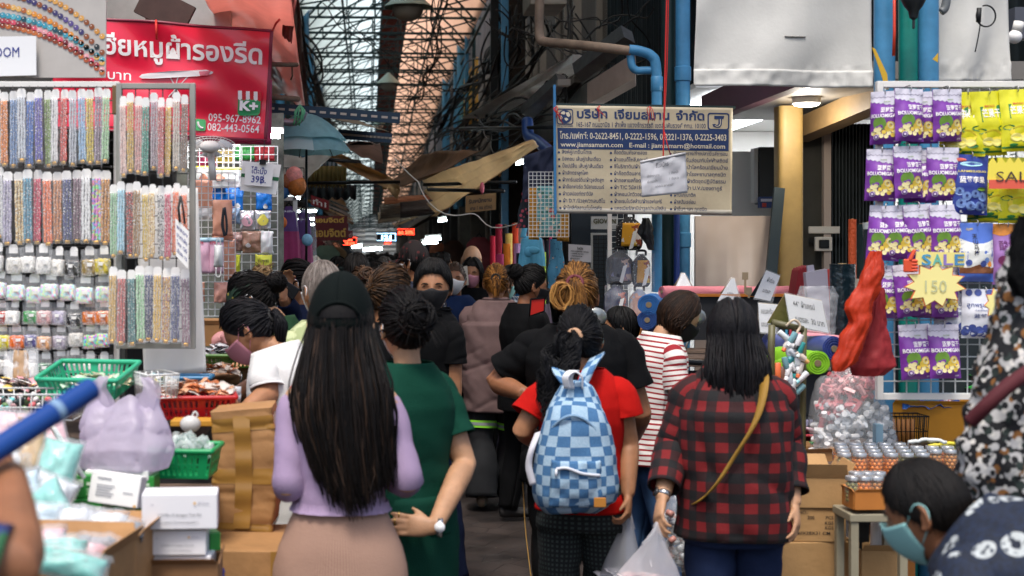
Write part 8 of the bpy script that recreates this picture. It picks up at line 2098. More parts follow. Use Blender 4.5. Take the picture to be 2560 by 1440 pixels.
tent('white tent card pricing 44 inch crepe cloth at 30 baht',(1962,734),(2054,752),(1976,812),(2072,832),58,6.9,GC,KR,[('44” ผ้าเครป',.17,.36,.25,.58),('เมตรละ  30 บาท',.16,.84,.25,.76)])
tent('white tent card leaning behind the plaid shirt woman',(1916,676),(1950,690),(1886,744),(1926,752),10,8.0,GC,col('#232a30',.7),[('ผ้าต่วน',.3,.35,.2,.5),('เมตรละ',.3,.75,.2,.5)])
tent('white tent card half hidden behind dark hair',(1896,758),(1944,762),(1900,830),(1940,834),8,7.3,GC,KR,[('ขอบสะท้อน',.1,.35,.24,.75),('แถบสะท้อน',.1,.8,.24,.75)])
tent('clear wrapped tent card on the pink roll, left one',(1704,684),(1712,684),(1688,720),(1732,722),4,8.9,GC,KR,[])
tent('clear wrapped tent card on the pink roll, right one',(1828,696),(1836,696),(1794,752),(1852,758),4,8.5,GC,KR,[('เมตรละ',.3,.7,.16,.4)])
for i,(px,y0,y1)in enumerate(((1863,682,740),(1908,700,750),(1872,720,745))):mb=MB();Y=8.6-.1*i;mb.box(P(px,y0+8,Y),(.035,.008,.045));mb.bar(P(px,y0+14,Y),P(px,y1,Y),.012,.006);tag(mb.build('price_stake',mat('brown_tag','#8a7a62',.7),smooth=0),'small brown price stake on the fabric stall, %s'%('left','right','lowest')[i],'price card','price stakes')
# --- the crowd
def cloth_mat(name,c,var=.12,rough=.85):return mat('cloth_'+name,c,rough,bump=.35,bscale=260,var=var,vscale=7,spec=.12)
JEAN=cloth_mat('navy_jeans','#1f2b48',.2);BLKC=cloth_mat('black_cotton','#090a0c',.2);NVC=cloth_mat('navy_cotton','#161f38',.2);WHC=cloth_mat('white_cotton','#dcdcda',.05)
SK1,SK2,SK3='#a37352','#8e5f42','#b58a69'
MB_,MW,MA,MP=mat('black_mask','#0d0d10',.8),mat('white_mask','#d9dadc',.8),mat('aqua_mask','#8fc4c2',.8),mat('pink_mask','#b87a88',.8)
def cap_on(ctx,m,name='cap',back_gap=False,brim=True,brim_m=None,full=1.16,droop=0.):
 hd,body=ctx['hd'],ctx['body']
 mb=MB();n=40;th=LS(0,1,14);g=np.zeros((n+1,14,3))
 for i in range(n+1):
  ph=-np.pi+2*np.pi*i/n
  te=R(78+14*(1-cos(ph))/2)
  for j,t in enumerate(th):
   d=dirv(ph,te*t);q=head_surface_h(d)*(full+.03*sin(np.pi*t));q[2]+=.012*(1-t)
   g[i,j]=hd(q)
 mb.grid(g)
 c=mb.build(name,m,body);so=c.modifiers.new('cloth','SOLIDIFY');so.thickness=.004
 if back_gap:
  s=MB();pts=[hd(head_surface_h(dirv(np.pi+a,R(76)-R(15)*max(0,cos(a/.62*np.pi/2))**.5))*(full+.045))for a in LS(-.62,.62,18)]
  s.tube(pts,.006,6);b=MB();g2=AR([[hd(head_surface_h(dirv(np.pi+a,R(78)-R(15)*t*max(0,cos(a/.62*np.pi/2))**.5))*(full+.035))for t in LS(0,.92,5)]for a in LS(-.58,.58,14)]);b.grid(g2);b.build('strap_opening',hair_mat(BLACK),c);s.build('strap_seam',m,c)
  k=MB();k.ball(hd(AR((0,0,.118*full+.016))),.008,10,6);k.build('button',m,c)
 if brim:
  b=MB();g=AR([[hd(head_surface_h(dirv(a,R(80)))*full+AR((0,.075*t*cos(a*.9),-.012*t-.02*t*(a/1.1)**2)))for t in LS(0,1,8)]for a in LS(-1.15,1.15,20)]);b.grid(g,.004);b.build('brim',brim_m or m,c)
 return c
def bucket(ctx,m):
 hd=ctx['hd'];mb=MB();n=40;g=np.zeros((n+1,12,3))
 for i in range(n+1):
  ph=2*np.pi*i/n
  for j,t in enumerate(LS(0,1,12)):
   if t<.62:q=head_surface_h(dirv(ph,R(80)*t/.62))*1.17
   else:q=head_surface_h(dirv(ph,R(80)))*1.17;k=(t-.62)/.38;q=q*(1+AR((.55,.5,0))*k)+AR((0,0,-.05*k+.008*sin(ph*3)))
   g[i,j]=hd(q)
 mb.grid(g);c=mb.build('bucket_hat',m,ctx['body']);so=c.modifiers.new('cloth','SOLIDIFY');so.thickness=.004
def tie_ring(ctx,o,m,name='hair_tie',r=.026,th=.007):
 hd=ctx['hd'];tie=dirv(R(o.get('tphi',180)),R(o.get('tth',75)));tp=head_surface_h(tie)*1.17;t1=nrm(np.cross(tie,(1,0,.2)));t2=np.cross(tie,t1)
 mb=MB();mb.tube([hd(tp+r*(t1*cos(a)+t2*sin(a)))for a in LS(0,6.2832,24)],th,8);mb.build(name,m,ctx['body'])
def watch(ctx,s,strap,face):
 wr,fd,pn,ac,q=ctx['arms'][s];c=wr-fd*.018;mb=MB()
 mb.loft(AR([c-fd*.009,c-fd*.007,c+fd*.007,c+fd*.009]),ac,AR([.029,.0315,.0315,.029]),AR([.023,.026,.026,.023]),20,cap=(False,False));w_=mb.build('watch',strap,ctx['body'])
 f=MB();n=-pn;f.loft(AR([c+n*.022,c+n*.031]),fd,.017,.017,18);f.build('watch_face',face,w_)
LAV=patterned('lavender_rib_knit',lambda nt,u,v,o:mixc(nt,band(nt,u,.0035,.5),lin('#94809c'),lin('#a38cab')),.8)
SKT=patterned('taupe_rib_skirt',lambda nt,u,v,o:mixc(nt,band(nt,u,.006,.5),lin('#9a7867'),lin('#a98875')),.8)
def ex(ctx):
 cap_on(ctx,cloth_mat('black_cap','#08100f'),back_gap=True,full=1.17)
 mb=MB();mb.loft(AR([ctx['spine'](h)for h in LS(.597,.614,5)]),(1,0,0),IN(LS(.597,.614,5),SPH,SPW)*1.65*.86+AR([.026,.022,.019,.017,.016]),IN(LS(.597,.614,5),SPH,SPD)*1.65*.86+AR([.026,.022,.019,.017,.016]),90,2.3,lambda p,n,u,v:.003*sin(u*190),cap=(False,False));mb.build('lettuce_hem',LAV,ctx['body'])
person('long haired woman in a lavender crop top, black cap and taupe skirt',853,690,4.3,yaw=-4,H=1.63,hs=1.14,wd=.88,skin=SK3,hairs=('long',dict(len=.46,wd=.122,drape=-.125,n=460,r=.0060,tip=.80,face=1.15,off=.08,round=.8,swing=.045)),hcol=('#060505','#0c0908','#17110e','#46352a'),top=dict(mat=LAV,sl=1.,fit=.009,sfit=.002,hem=.603,fold=.005,neck=.84,sfold=.005),bottom=dict(kind='skirt',mat=SKT,top=.612,end=.2,fit=.006,hip=.034,fold=.003),La=dict(pe=(722,1215,4.22),pw=(800,1180,4.0+.55)),Ra=dict(pe=(1018,1205,4.22),pw=(940,1170,4.55)),extra=ex,vox=.006,det=1.2)
person('person in a salmon T-shirt mostly hidden behind the long haired woman',868,728,4.95,yaw=10,H=1.60,wd=1.0,skin=SK2,hairs=('short',{}),top=dict(mat=cloth_mat('salmon','#d07a72'),sl=.32,fold=.006),bottom=dict(mat=JEAN),La=dict(e=(-.03,.02,-.28),w=(.02,.20,-.42)))
GRT=cloth_mat('bottle_green','#0c3c2e',.1)
def ex(ctx):
 watch(ctx,1,mat('steel_watch','#b8b8b8',.25,metal=.9),mat('white_dial','#e8e8e8',.2))
 for i in(0,1):
  wr,fd,pn,ac,q=ctx['arms'][1];c=wr+fd*(.118+.012*i)+ac*(.028-.019*i)*1.1+pn*.012;mb=MB();mb.tube([c+.0105*(ac*cos(a)+pn*sin(a))for a in LS(0,6.2832,14)],.003,6);mb.build('ring',mat('gold_ring','#c8a868',.2,metal=1),ctx['body'])
person('woman in a bottle green T-shirt standing hand on hip, dark hair pinned up',1008,718,4.85,yaw=35,H=1.60,wd=.92,hpitch=4,hyaw=18,skin=SK3,hairs=('bun',dict(tth=80,bun=.055,n=240,wisp=24,wisplen=.07,off=.14)),hcol=BLACK,top=dict(mat=GRT,sl=.36,fit=.018,fold=.008,hem=.50,flare=.012,sfit=.014),bottom=dict(kind='skirt',mat=cloth_mat('dark_green_skirt','#0b382b'),top=.58,end=.2,fit=.016,fold=.008),Ra=dict(pe=(1162,1160,4.84),pw=(1086,1318,4.60),fdw=(-1,.10,.06),pnw=(-.25,.9,-.2),curl=.22,splay=3.2),La=dict(e=(-.05,.02,-.27),w=(.02,.2,-.42)),mask=MW,extra=ex,vox=.0055)
LGR=patterned('pale_green_print',lambda nt,u,v,o:mixc(nt,noise_at(nt,o,26,.5,.53,3),lin('#9aa678'),lin('#b9c296')),.85)
person('grey haired man in a pale green printed shirt behind the black cap',806,643,5.9,yaw=28,wd=1.08,skin=SK1,hairs=('short',dict(off=.055,n=260,r=.003,tuft=.006)),hcol=GREY,top=dict(mat=LGR,sl=.34,fold=.008),bottom=dict(mat=NVC),mask=MW)
def ex(ctx):
 tie_ring(ctx,dict(tth=96),mat('black_tie','#101010',.7))
person('woman in a white T-shirt bending over the red basket',578,757,5.55,yaw=74,H=1.60,lean=18,hpitch=26,neckfwd=1.1,skin=SK1,hairs=('tail',dict(tth=92,len=.16,spread=.03,lift=.05,n=230,off=.11)),hcol=('#08080a','#101014','#1c1c20'),top=dict(mat=WHC,sl=.36,fit=.02,fold=.010,flare=.012),bottom=dict(mat=JEAN),mask=MP,La=dict(pe=(672,985,5.32),pw=(606,1030,5.2),fdw=(-1,-.1,.35),pnw=(.1,.9,.5),curl=.5),Ra=dict(pe=(650,960,5.75),pw=(590,985,5.6)),extra=ex)
mb=MB()
for i,py in enumerate((975,992)):mb.tube([P(562,py,5.2),P(574,py+1,5.2),P(576,py+1,5.2),P(602,py+3,5.2)],AR([.010,.010,.017,.017]),12)
tag(mb.build('spray_bottles',mat('clear_bottle','#d8dce0',.15,alpha=.75)),'two clear white capped bottles held by the bending woman','bottles')
HB=floral('headband_print','#12301f',[('#b0502c',30,.2),('#a8963a',22,.16)])
def ex(ctx):
 hd=ctx['hd'];g=AR([[hd(head_surface_h(dirv(a,R(42+34*t+10*abs(a)/3.14)))*(1.15+.02*sin(t*np.pi)))for t in LS(.15,.75,6)]for a in LS(-2.3,2.3,40)]);mb=MB();mb.grid(g,.004);mb.build('headband',HB,ctx['body'])
 wr,fd,pn,ac,q=ctx['arms'][1];mb=MB();mb.tube([wr-fd*.02+.030*(ac*cos(a)+pn*sin(a))for a in LS(0,6.2832,20)],.005,6);mb.build('bracelet',mat('steel_watch','#b8b8b8',.25,metal=.9),ctx['body'])
person('woman with a green printed headband sorting orange packets at the left stall',596,686,6.35,yaw=74,H=1.69,lean=10,hpitch=28,neckfwd=.7,skin=SK3,hairs=('bun',dict(tth=88,bun=.04,n=230,off=.10,wisp=6)),hcol=BLACK,top=dict(mat=cloth_mat('olive_green','#23402a'),sl=.34,fold=.008,fit=.015),bottom=dict(mat=NVC),mask=MW,eyes=True,La=dict(pe=(632,925,6.1),pw=(556,932,5.95),fdw=(-1,-.1,-.1),pnw=(0,.3,-.9),curl=.6),Ra=dict(pe=(640,950,6.4),pw=(588,945,6.0),fdw=(-.9,-.3,.1),pnw=(-.2,.9,.1),curl=.55),extra=ex)
mb=heap('p','','',P(545,935,5.8),.14,.12,.05,26,packet(.026,3),21);tag(mb.build('orange_packets',OR_),'handful of orange packets between the hands at the red basket','packets')['kind']='stuff'
person('blond haired person behind the woman in the headband',655,664,7.3,yaw=10,H=1.68,skin=SK3,hairs=('bun',dict(tth=52,bun=.04,n=150,wisp=26,wisplen=.08,bunup=-.01)),hcol=('#4a3826','#8a6c44','#c8a878'),top=dict(mat=cloth_mat('grey_tee','#4a4c50'),sl=.34),bottom=dict(mat=NVC),det=.8)
def ex(ctx):
 pass
person('woman in a navy top with a white mask looking at her phone on the left',733,648,7.9,yaw=72,wd=.98,hpitch=14,skin=SK1,hairs=('bun',dict(tth=86,bun=.045,n=150)),hcol=BLACK,top=dict(mat=NVC,sl=.9,fold=.008),bottom=dict(mat=BLKC),mask=MW,La=dict(pe=(735,800,7.75),pw=(708,742,7.6),fdw=(.2,.1,.9),pnw=(.3,-.9,0)),det=.8,eyes=True)
mb=MB();mb.box(P(712,718,7.6),(.15,.012,.07),0,AR(Matrix.Rotation(R(32),3,'Y')));tag(mb.build('phone',col('#15161a',.3),smooth=0,bevel=.004),'black phone held up by the woman in the navy top','phone')
def ex(ctx):
 b,sp,H,k=ctx['body'],ctx['spine'],ctx['H'],ctx['k']
 for s,c_ in((0,'#e4dccb'),(1,'#b58a5a')):
  mb=MB();hh_=AR([.846,.858,.868])-.004*s
  for sd_ in(-1,1):
   pts=[sp(.84)+AR((sd_*(.055-.006*s),.035,.012-.012*s)),sp(.83)+AR((sd_*(.045-.004*s),.066,-.005-.01*s)),sp(.81)+AR((sd_*.022,.082,-.01-.008*s))]
   mb.tube(catmull(pts,12),.005,6)
  mb.build('collar_stripe',col(c_,.8),b)
 mb=MB();mb.loft(AR([sp(.66)+AR((-.04+.18*t,.115,-.0))for t in LS(0,1,10)]),(0,0,1),.055*np.sin(LS(.25,2.9,10))+.01,.035*np.sin(LS(.2,2.94,10))+.004,20);mb.build('waist_pouch',mat('black_nylon','#15171b',.5),b)
 mb=MB();mb.box(sp(.76)+AR((.07,.087,0)),(.014,.004,.03));mb.build('chest_emblem',col('#c9c2bc',.6),b)
person('young man facing us in a black mask and black polo shirt',1082,645,7.2,yaw=142,H=1.72,wd=.76,hs=1.1,hyaw=-32,hpitch=6,La=dict(e=(-.01,0,-.27),w=(0,.04,-.5)),Ra=dict(e=(.01,0,-.27),w=(0,.04,-.5)),skin=SK1,hairs=('short',dict(off=.13,fringe=.0,n=380,edge=.04,tuft=.035,r=.006)),hcol=('#050506','#0b0b0c','#161412'),top=dict(mat=BLKC,sl=.36,fold=.008,fit=.02,flare=.01,collar=BLKC),bottom=dict(mat=NVC),mask=MB_,eyes=True,extra=ex,vox=.005)
person('brown haired woman with a tan ponytail turned right before the masked man',984,660,6.35,yaw=-58,H=1.70,hpitch=8,skin=SK1,hairs=('tail',dict(tth=84,tphi=180,len=.22,n=260,off=.09)),hcol=('#140e0a','#2c1f14','#5a3c20'),top=dict(mat=BLKC,sl=.34),bottom=dict(mat=NVC),mask=MW,eyes=True)
person('woman with a white mask and a navy jacket facing us',1137,655,11.,yaw=172,skin=SK2,hairs=('bun',dict(tth=95,n=160,off=.09)),hcol=('#1c1512','#3a2a20','#4f3c30'),top=dict(mat=cloth_mat('navy_jacket','#1a2c50'),sl=.95,fold=.012,fit=.03),bottom=dict(mat=BLKC),mask=MW,eyes=True,det=.8)
person('woman with a pink mask in a black jacket holding up a white card',1180,642,11.8,yaw=165,hpitch=8,skin=SK1,hairs=('long',dict(len=.3,wd=.1,n=160)),hcol=BLACK,top=dict(mat=BLKC,sl=.95,fit=.025),bottom=dict(mat=BLKC),mask=MP,eyes=True,det=.7)
slab('held_card','white tagged card held up beside the pink mask','card',[P(1154,668,11.4),P(1168,664,11.4),P(1172,712,11.4),P(1156,714,11.4)],(0,.01,0),col('#c4bcae',.5))
person('bald man in an olive shirt further down on the right',1180,613,12.2,yaw=-25,H=1.80,wd=1.1,skin='#b48866',hairs=None,top=dict(mat=cloth_mat('dark_olive','#20231a'),sl=.5),bottom=dict(mat=BLKC),det=.5,vox=.009)
REFT=patterned('black_workwear',lambda nt,u,v,o:lin('#131519'),.85)
def ex(ctx):
 k=ctx['H']
 for s in(-1,1):
  hip,kne,ank=ctx['lg'][s]
  for nm,z0,z1,m in(('reflective_strip',.025,.075,mat('lime_reflective','#8fe03a',.5,emit=0)),('silver_strip',.040,.060,mat('silver_reflective','#8f9494',.4))):
   mb=MB();pts=[]
   a=hip+(kne-hip)*.16
   d=nrm(kne-hip)
   q0=.12 if nm[0]=='r' else .135;
   mb.loft(AR([a+d*t for t in LS(z0+.135,z1+.135,5)]),(1,0,0),.105+(.002 if nm[0]=='s' else 0),.110+(.002 if nm[0]=='s' else 0),30,cap=(False,False));mb.build(nm,m,ctx['body'])
 tie_ring(ctx,dict(tth=80),mat('black_tie','#101010',.7))
TAU=cloth_mat('taupe_shirt','#75605e',.14)
person('woman in a long taupe shirt and black trousers with lime reflective bands',1240,658,9.8,yaw=-6,H=1.69,wd=1.06,hpitch=8,skin=SK1,hairs=('tail',dict(tth=84,len=.11,n=260,spread=.028,lift=.03,off=.09)),hcol=('#1d120b','#3a2412','#8a5a26','#c08844'),top=dict(mat=TAU,sl=.95,fit=.03,fold=.013,hem=.375,boxy=1.12,collar=TAU,sfit=.02),bottom=dict(mat=REFT,loose=1.6,fit=.03,top=.5),La=dict(e=(-.06,.03,-.27),w=(.04,.22,-.36)),Ra=dict(e=(.06,.03,-.27),w=(-.04,.22,-.36)),extra=ex,shoes='#6a5a48',step=.10)
person('person with glasses and a mint mask behind the taupe shirt',1255,668,10.7,yaw=-55,skin=SK1,hairs=('short',dict(off=.09)),hcol=BROWN,top=dict(mat=cloth_mat('forest_print','#2c4a34',.6),sl=.4),bottom=dict(mat=BLKC),mask=MA,det=.5,vox=.009)
PLB=patterned('blue_white_plaid',lambda nt,u,v,o:mixc(nt,mathn(nt,'MULTIPLY',mathn(nt,'ADD',band(nt,u,.05,.42),band(nt,v,.05,.42)),.5),lin('#b8bcc0'),lin('#22345c')),.85)
person('man in a camouflage bucket hat and blue white plaid shirt',1284,662,11.0,yaw=-48,H=1.68,lean=6,hpitch=14,wd=1.1,skin=SK2,hairs=('short',{}),top=dict(mat=PLB,sl=.45,fit=.025,fold=.01),bottom=dict(mat=NVC),extra=lambda c:bucket(c,CAMO),det=.6)
person('woman in black with a black mask seen in profile facing right',1338,662,9.2,yaw=-74,H=1.68,hpitch=12,wd=1.04,skin=SK2,hairs=('bun',dict(tth=66,bun=.045,n=230,off=.13,wisp=16,wisplen=.05)),hcol=('#060606','#0d0c0c','#181514'),top=dict(mat=BLKC,sl=.5,fit=.025),bottom=dict(mat=BLKC),mask=MB_,eyes=True)
t=thing('red_folder','red folder with a black rim carried at the profile woman side','folder',P(1340,782,8.85));mb=MB();a=[P(1327,748,8.85),P(1362,745,8.9),P(1360,778,8.9),P(1324,790,8.85)];mb.poly(a,(0,.012,0));mb.build('cover',mat('red_folder_skin','#c22a20',.4),t,smooth=0);mb=MB();mb.tube([a[0],a[1],a[2],a[3],a[0]],.006,6);mb.build('rim',BLKC,t)
PIP=patterned('piping_print',lambda nt,u,v,o:mixc(nt,band(nt,v,.03,.55),lin('#1a1010'),mixc(nt,band(nt,v,.09,.4),lin('#a03a2a'),lin('#b08a4a'))),.8)
hb=dict(tth=66,tphi=186,len=.30,n=420,spread=.035,lift=.055,off=.12,r=.0048,swing=.02,tailn=.5)
def ex(ctx):
 tie_ring(ctx,hb,mat('maroon_tie','#5c1826',.7),r=.03,th=.008)
 hd=ctx['hd'];mb=MB();tie=dirv(R(186),R(66));tp=head_surface_h(tie)*1.2;rs=np.random.default_rng(5);ps=[];rr=[]
 for i in range(70):
  a0=rs.uniform(0,1);off=AR((-.030-.028*a0,-.03-.03*rs.uniform(),-.05));q=[]
  for t in LS(0,1,14):q.append(hd(tp+off+AR((.044*cos(t*6.8+a0),-.02*sin(t*3),.062*sin(t*6.8+a0)))*(.55+.5*rs.uniform()*.3+.3*a0)))
  ps.append(q);rr.append(.0042*IN(LS(0,1,14),[0,.2,.8,1],[.5,1,1,.5]))
 mb.tubes(AR(ps),AR(rr),5,cap=False);mb.build('bun_loop',hair_mat(('#3a2412','#6a4622','#936834','#b08348')),ctx['body'])
 for s in(-1,):
  hip,kne,ank=ctx['lg'][s];k=ctx['k'];mb=MB();sd_=s*AR((1.,0,0));path=catmull([ctx['spine'](.60)+sd_*.152*k*1.25,hip+sd_*.105*1.22,(hip+kne)/2+sd_*.098*1.2,kne+sd_*.082*1.2,ank+sd_*.075],40)
  mb.grid(AR([[p+AR((0,y,0))for y in(-.016,.016)]for p in path]),.004);mb.build('side_piping',PIP,ctx['body'])
person('broad woman in a black T-shirt with a brown and blond looped ponytail',1442,657,6.35,yaw=-8,H=1.715,wd=1.24,skin=SK2,hs=1.10,hairs=('tail',hb),hcol=('#24170d','#4e331a','#7c5428','#ae8045'),top=dict(mat=BLKC,sl=.40,fit=.03,fold=.010,sfit=.02,flare=.02,hem=.44),bottom=dict(mat=BLKC,loose=1.1),La=dict(pe=(1240,955,6.45),pw=(1312,985,6.20),fdw=(1,.2,-.2),pnw=(.2,.9,0)),Ra=dict(e=(.08,.0,-.27),w=(.06,.2,-.4)),extra=ex,vox=.006)
CHK=patterned('dark_check_cloth',lambda nt,u,v,o:mixc(nt,mathn(nt,'MULTIPLY',band(nt,u,.018,.5),band(nt,v,.018,.5)),lin('#0c1214'),lin('#34403e')),.85)
RED=cloth_mat('red_tee','#b0140f',.08)
hr_=dict(tth=86,tphi=214,len=.30,n=330,spread=.055,lift=.05,off=.11,tailn=.9,r=.0045,swing=-.085)
def ex(ctx):tie_ring(ctx,hr_,mat('beige_scrunchie','#b08a6c',.8),'scrunchie',.022,.012)
wr_=person('woman in a red T-shirt with curly tied hair and dark checked trousers',1446,762,5.5,yaw=-12,H=1.56,wd=.96,hyaw=-22,hpitch=6,skin=SK1,hairs=('curlytail',hr_),hcol=('#050507','#0b0b0d','#15151a'),top=dict(mat=RED,sl=.30,fit=.02,fold=.008,hem=.50,flare=.016,sfit=.016),bottom=dict(mat=CHK,loose=1.5,fit=.03),mask=MA,eyes=True,Ra=dict(pe=(1572,1112,5.44),pw=(1570,1238,5.36),pnw=(-.9,.3,0),curl=.95),La=dict(pe=(1306,1075,5.46),pw=(1362,1120,5.75)),extra=ex,vox=.0055)
CHB=patterned('blue_checkerboard',lambda nt,u,v,o:mixc(nt,mathn(nt,'ABSOLUTE',mathn(nt,'SUBTRACT',band(nt,u,.072,.5),band(nt,v,.072,.5))),mixc(nt,noise_at(nt,o,240,.4,.6),lin('#38648f'),lin('#43719c')),mixc(nt,noise_at(nt,o,260,.4,.6),lin('#90aec4'),lin('#a4bdd0'))),.85)
t=thing('backpack','blue checkerboard canvas backpack on the red T-shirt','backpack',P(1440,1268,5.24),None)
YBk=5.24
rows=AR([(1440,24,952,.03),(1440,42,968,.05),(1440,62,1010,.075),(1438,82,1060,.09),(1438,98,1120,.10),(1438,106,1180,.11),(1438,106,1225,.11),(1440,98,1258,.09),(1442,74,1274,.06),(1442,30,1278,.02)],float)
cr_=catmull(AR([P(r[0],r[2],YBk+.03*(i<3))for i,r in enumerate(rows)]),44);kx=LS(0,len(rows)-1,44)
hwid=IN(kx,range(len(rows)),[M(r[1],YBk)for r in rows]);hdep=IN(kx,range(len(rows)),rows[:,3])
bf=lambda p,n,u,v:.007*N3(V((p[0]*11,p[1]*11,p[2]*11)))+.004*N3(V((p[0]*26,p[1]*26,p[2]*40)))
mb=MB();mb.loft(cr_[::-1],(1,0,0),hwid[::-1],hdep[::-1],56,2.5,bf);body_=mb.build('bag_body',CHB,t)
at=quad_surf(P(1378,1152,5.135),P(1502,1152,5.135),P(1372,1268,5.15),P(1512,1268,5.15),lambda a,b:.022*sin(np.pi*a)**.5*sin(np.pi*min(1,b*.85+.1))+.006*N3(V((a*5,b*5,2))))
mb=MB();sheet(mb,at,24,18,.012);pk_=mb.build('front_pocket',CHB,t)
mb=MB();mb.tube([at(.1,.16,.006),at(.3,.13,.006),at(.6,.24,.008),at(.95,.30,.006)],.006,8,k=24);mb.build('zip',col('#c8ccd4',.5),pk_)
mb=MB();mb.tube([at(.1,.16,.008),at(.09,.30,.012)],.005,6);mb.build('zip_pull',col('#d8dce4',.4),pk_)
mb=MB();mb.box(P(1500,1256,5.118),(.044,.006,.036));mb.build('leather_patch',mat('tan_leather','#b0752a',.6),t,smooth=0,bevel=.003)
mb=MB();mb.tube([P(1372,1078,5.19),P(1405,1048,5.155),P(1440,1040,5.15),P(1478,1062,5.155),P(1502,1100,5.17)],.006,8,k=24);mb.build('flap_seam',CHB,t)
mb=MB();g=catmull([P(1424,972,5.2),P(1420,942,5.19),P(1438,928,5.2),P(1456,942,5.21),P(1458,972,5.22)],24);mb.grid(AR([[q+(u*.004,u*.017,0)for u in(-1,0,1)]for q in g]),.004);mb.grid(AR([[q+(0,.012,-.0)+(u*.02,0,0)for u in(-1,0,1)]for q in g[:12]]),.004);mb.build('grab_loop',col('#d8dadf',.7),t)
for s,pts in((-1,[P(1420,968,5.26),P(1400,940,5.30),P(1392,915,5.36),P(1390,900,5.46)]),(1,[P(1452,968,5.27),P(1470,930,5.28),P(1486,905,5.33),P(1496,890,5.44)])):
 mb=MB();g=catmull(pts,20);uv=np.zeros((20,5,2));uv[...,0]=LS(0,.072,5)[None];uv[...,1]=LS(0,.16,20)[:,None];mb.grid(AR([[q+(u*.026,0,u*.010*s)for u in LS(-1,1,5)]for q in g]),.008,uv=uv);mb.build('shoulder_strap',CHB,t)
mb=MB();g=catmull([P(1345,1080,5.25),P(1330,1120,5.2),P(1322,1165,5.2),P(1333,1212,5.2)],24);mb.grid(AR([[q+(u*.012,0,u*.004)for u in(-1,1)]for q in g]),.004);mb.build('webbing_tail',col('#c9c8cf',.7),t)
person('youth with a black mask seated on the grey scooter',1549,764,8.55,yaw=72,H=1.66,squat=.365,skin=SK1,hairs=('short',dict(off=.12,n=200)),hcol=('#060607','#0c0c0d','#181818'),top=dict(mat=BLKC,sl=.4,fit=.02),bottom=dict(mat=NVC),mask=MB_,det=.8,hpitch=4)
STR=patterned('red_striped_jersey',lambda nt,u,v,o:mixc(nt,band(nt,v,.024,.36),lin('#d8d3cd'),lin('#8e1622')),.85)
person('woman in a red striped white T-shirt with a brown bob looking down',1728,732,6.95,yaw=-80,H=1.60,lean=9,hpitch=26,neckfwd=.3,skin=SK3,hairs=('bob',dict(len=.10,wd=.085,drape=-.075,n=330,off=.13,face=1.3,front=.02,r=.005)),hcol=('#120d0a','#241811','#3c291b'),top=dict(mat=STR,sl=.38,fit=.022,fold=.009,flare=.012,hem=.46),bottom=dict(mat=cloth_mat('light_jeans','#44638c',.2)),mask=MB_,eyes=True,La=dict(e=(-.03,.04,-.27),w=(.04,.24,-.30)),Ra=dict(e=(.05,.02,-.27),w=(-.02,.24,-.28)))
def plaid_fn(nt,u,v,o):
 a,b=band(nt,u,.070,.5),band(nt,v,.070,.5)
 c=mixc(nt,a,lin('#740b10'),lin('#2c0709'));d=mixc(nt,a,lin('#260608'),lin('#07070a'))
 return mixc(nt,b,c,d)
PLD=patterned('red_black_buffalo_plaid',plaid_fn,.85)
def ex(ctx):
 sp,k=ctx['spine'],ctx['k']
 mb=MB();pts=[sp(.835)+AR((.075,.03,.008)),sp(.815)+AR((.085,-.12,.02)),sp(.75)+AR((.05,-.185,0)),sp(.66)+AR((-.03,-.185,0)),sp(.58)+AR((-.11,-.165,0)),sp(.54)+AR((-.17,-.03,0))]
 g=catmull(pts,36);mb.grid(AR([[q+AR((u*.016,0,u*.014))for u in(-1,0,1)]for q in g]),.004);mb.build('yellow_strap',mat('mustard_webbing','#8e6a1e',.7,bump=.3,bscale=200),ctx['body'])
 watch(ctx,-1,mat('steel_watch','#b8b8b8',.25,metal=.9),mat('dark_dial','#2a2a2c',.2))
wp_=person('woman in a red and black plaid shirt with long black hair and a mustard strap',1832,742,5.1,yaw=-6,H=1.605,wd=.97,skin=SK3,hairs=('long',dict(len=.27,wd=.105,drape=-.13,n=420,off=.10,tip=.85,face=.85,r=.0058,round=.6)),hcol=('#07070a','#0d0c0f','#1a1618'),top=dict(mat=PLD,sl=.90,fit=.035,fold=.012,hem=.47,boxy=1.08,sfit=.022,sfold=.008,rings=40),bottom=dict(mat=JEAN,fit=.02),La=dict(pe=(1682,1110,5.12),pw=(1655,1248,4.98),pnw=(.9,.3,0),curl=.6),Ra=dict(pe=(1962,1100,5.14),pw=(1985,1262,5.02),pnw=(-.8,.4,0),curl=.5),extra=ex,vox=.0055)
NVP_=patterned('navy_white_print',lambda nt,u,v,o:(lambda f,g:mixc(nt,g,mixc(nt,f,mixc(nt,noise_at(nt,o,90,.4,.6),lin('#081324'),lin('#101f38')),lin('#aeb4b4')),lin('#0c1628')))(mathn(nt,'MULTIPLY',voro(nt,o,12.,.36)[0],noise_at(nt,o,70,.40,.46)),voro(nt,o,12.,.13)[0]),.8)
def ex(ctx):
 pass
person('man in a navy white printed shirt and aqua mask seated at the right corner',2268,1140,3.35,yaw=48,H=1.70,lean=58,squat=.42,hpitch=-18,wd=1.24,neckfwd=1.5,hs=.99,skin=SK2,hairs=('short',dict(off=.075,n=420,r=.004,tuft=.004,edge=.03)),hcol=('#070606','#0e0c0b','#1c1714'),top=dict(mat=NVP_,sl=.36,fit=.03,neck=.858,fold=.012,sfit=.02,flare=.02),bottom=dict(mat=NVC),mask=MA,eyes=True,vox=.005)
BRT=printmix('bright_print',['#1c2f6a','#b02a2a','#1f5a34','#2a2a50'])
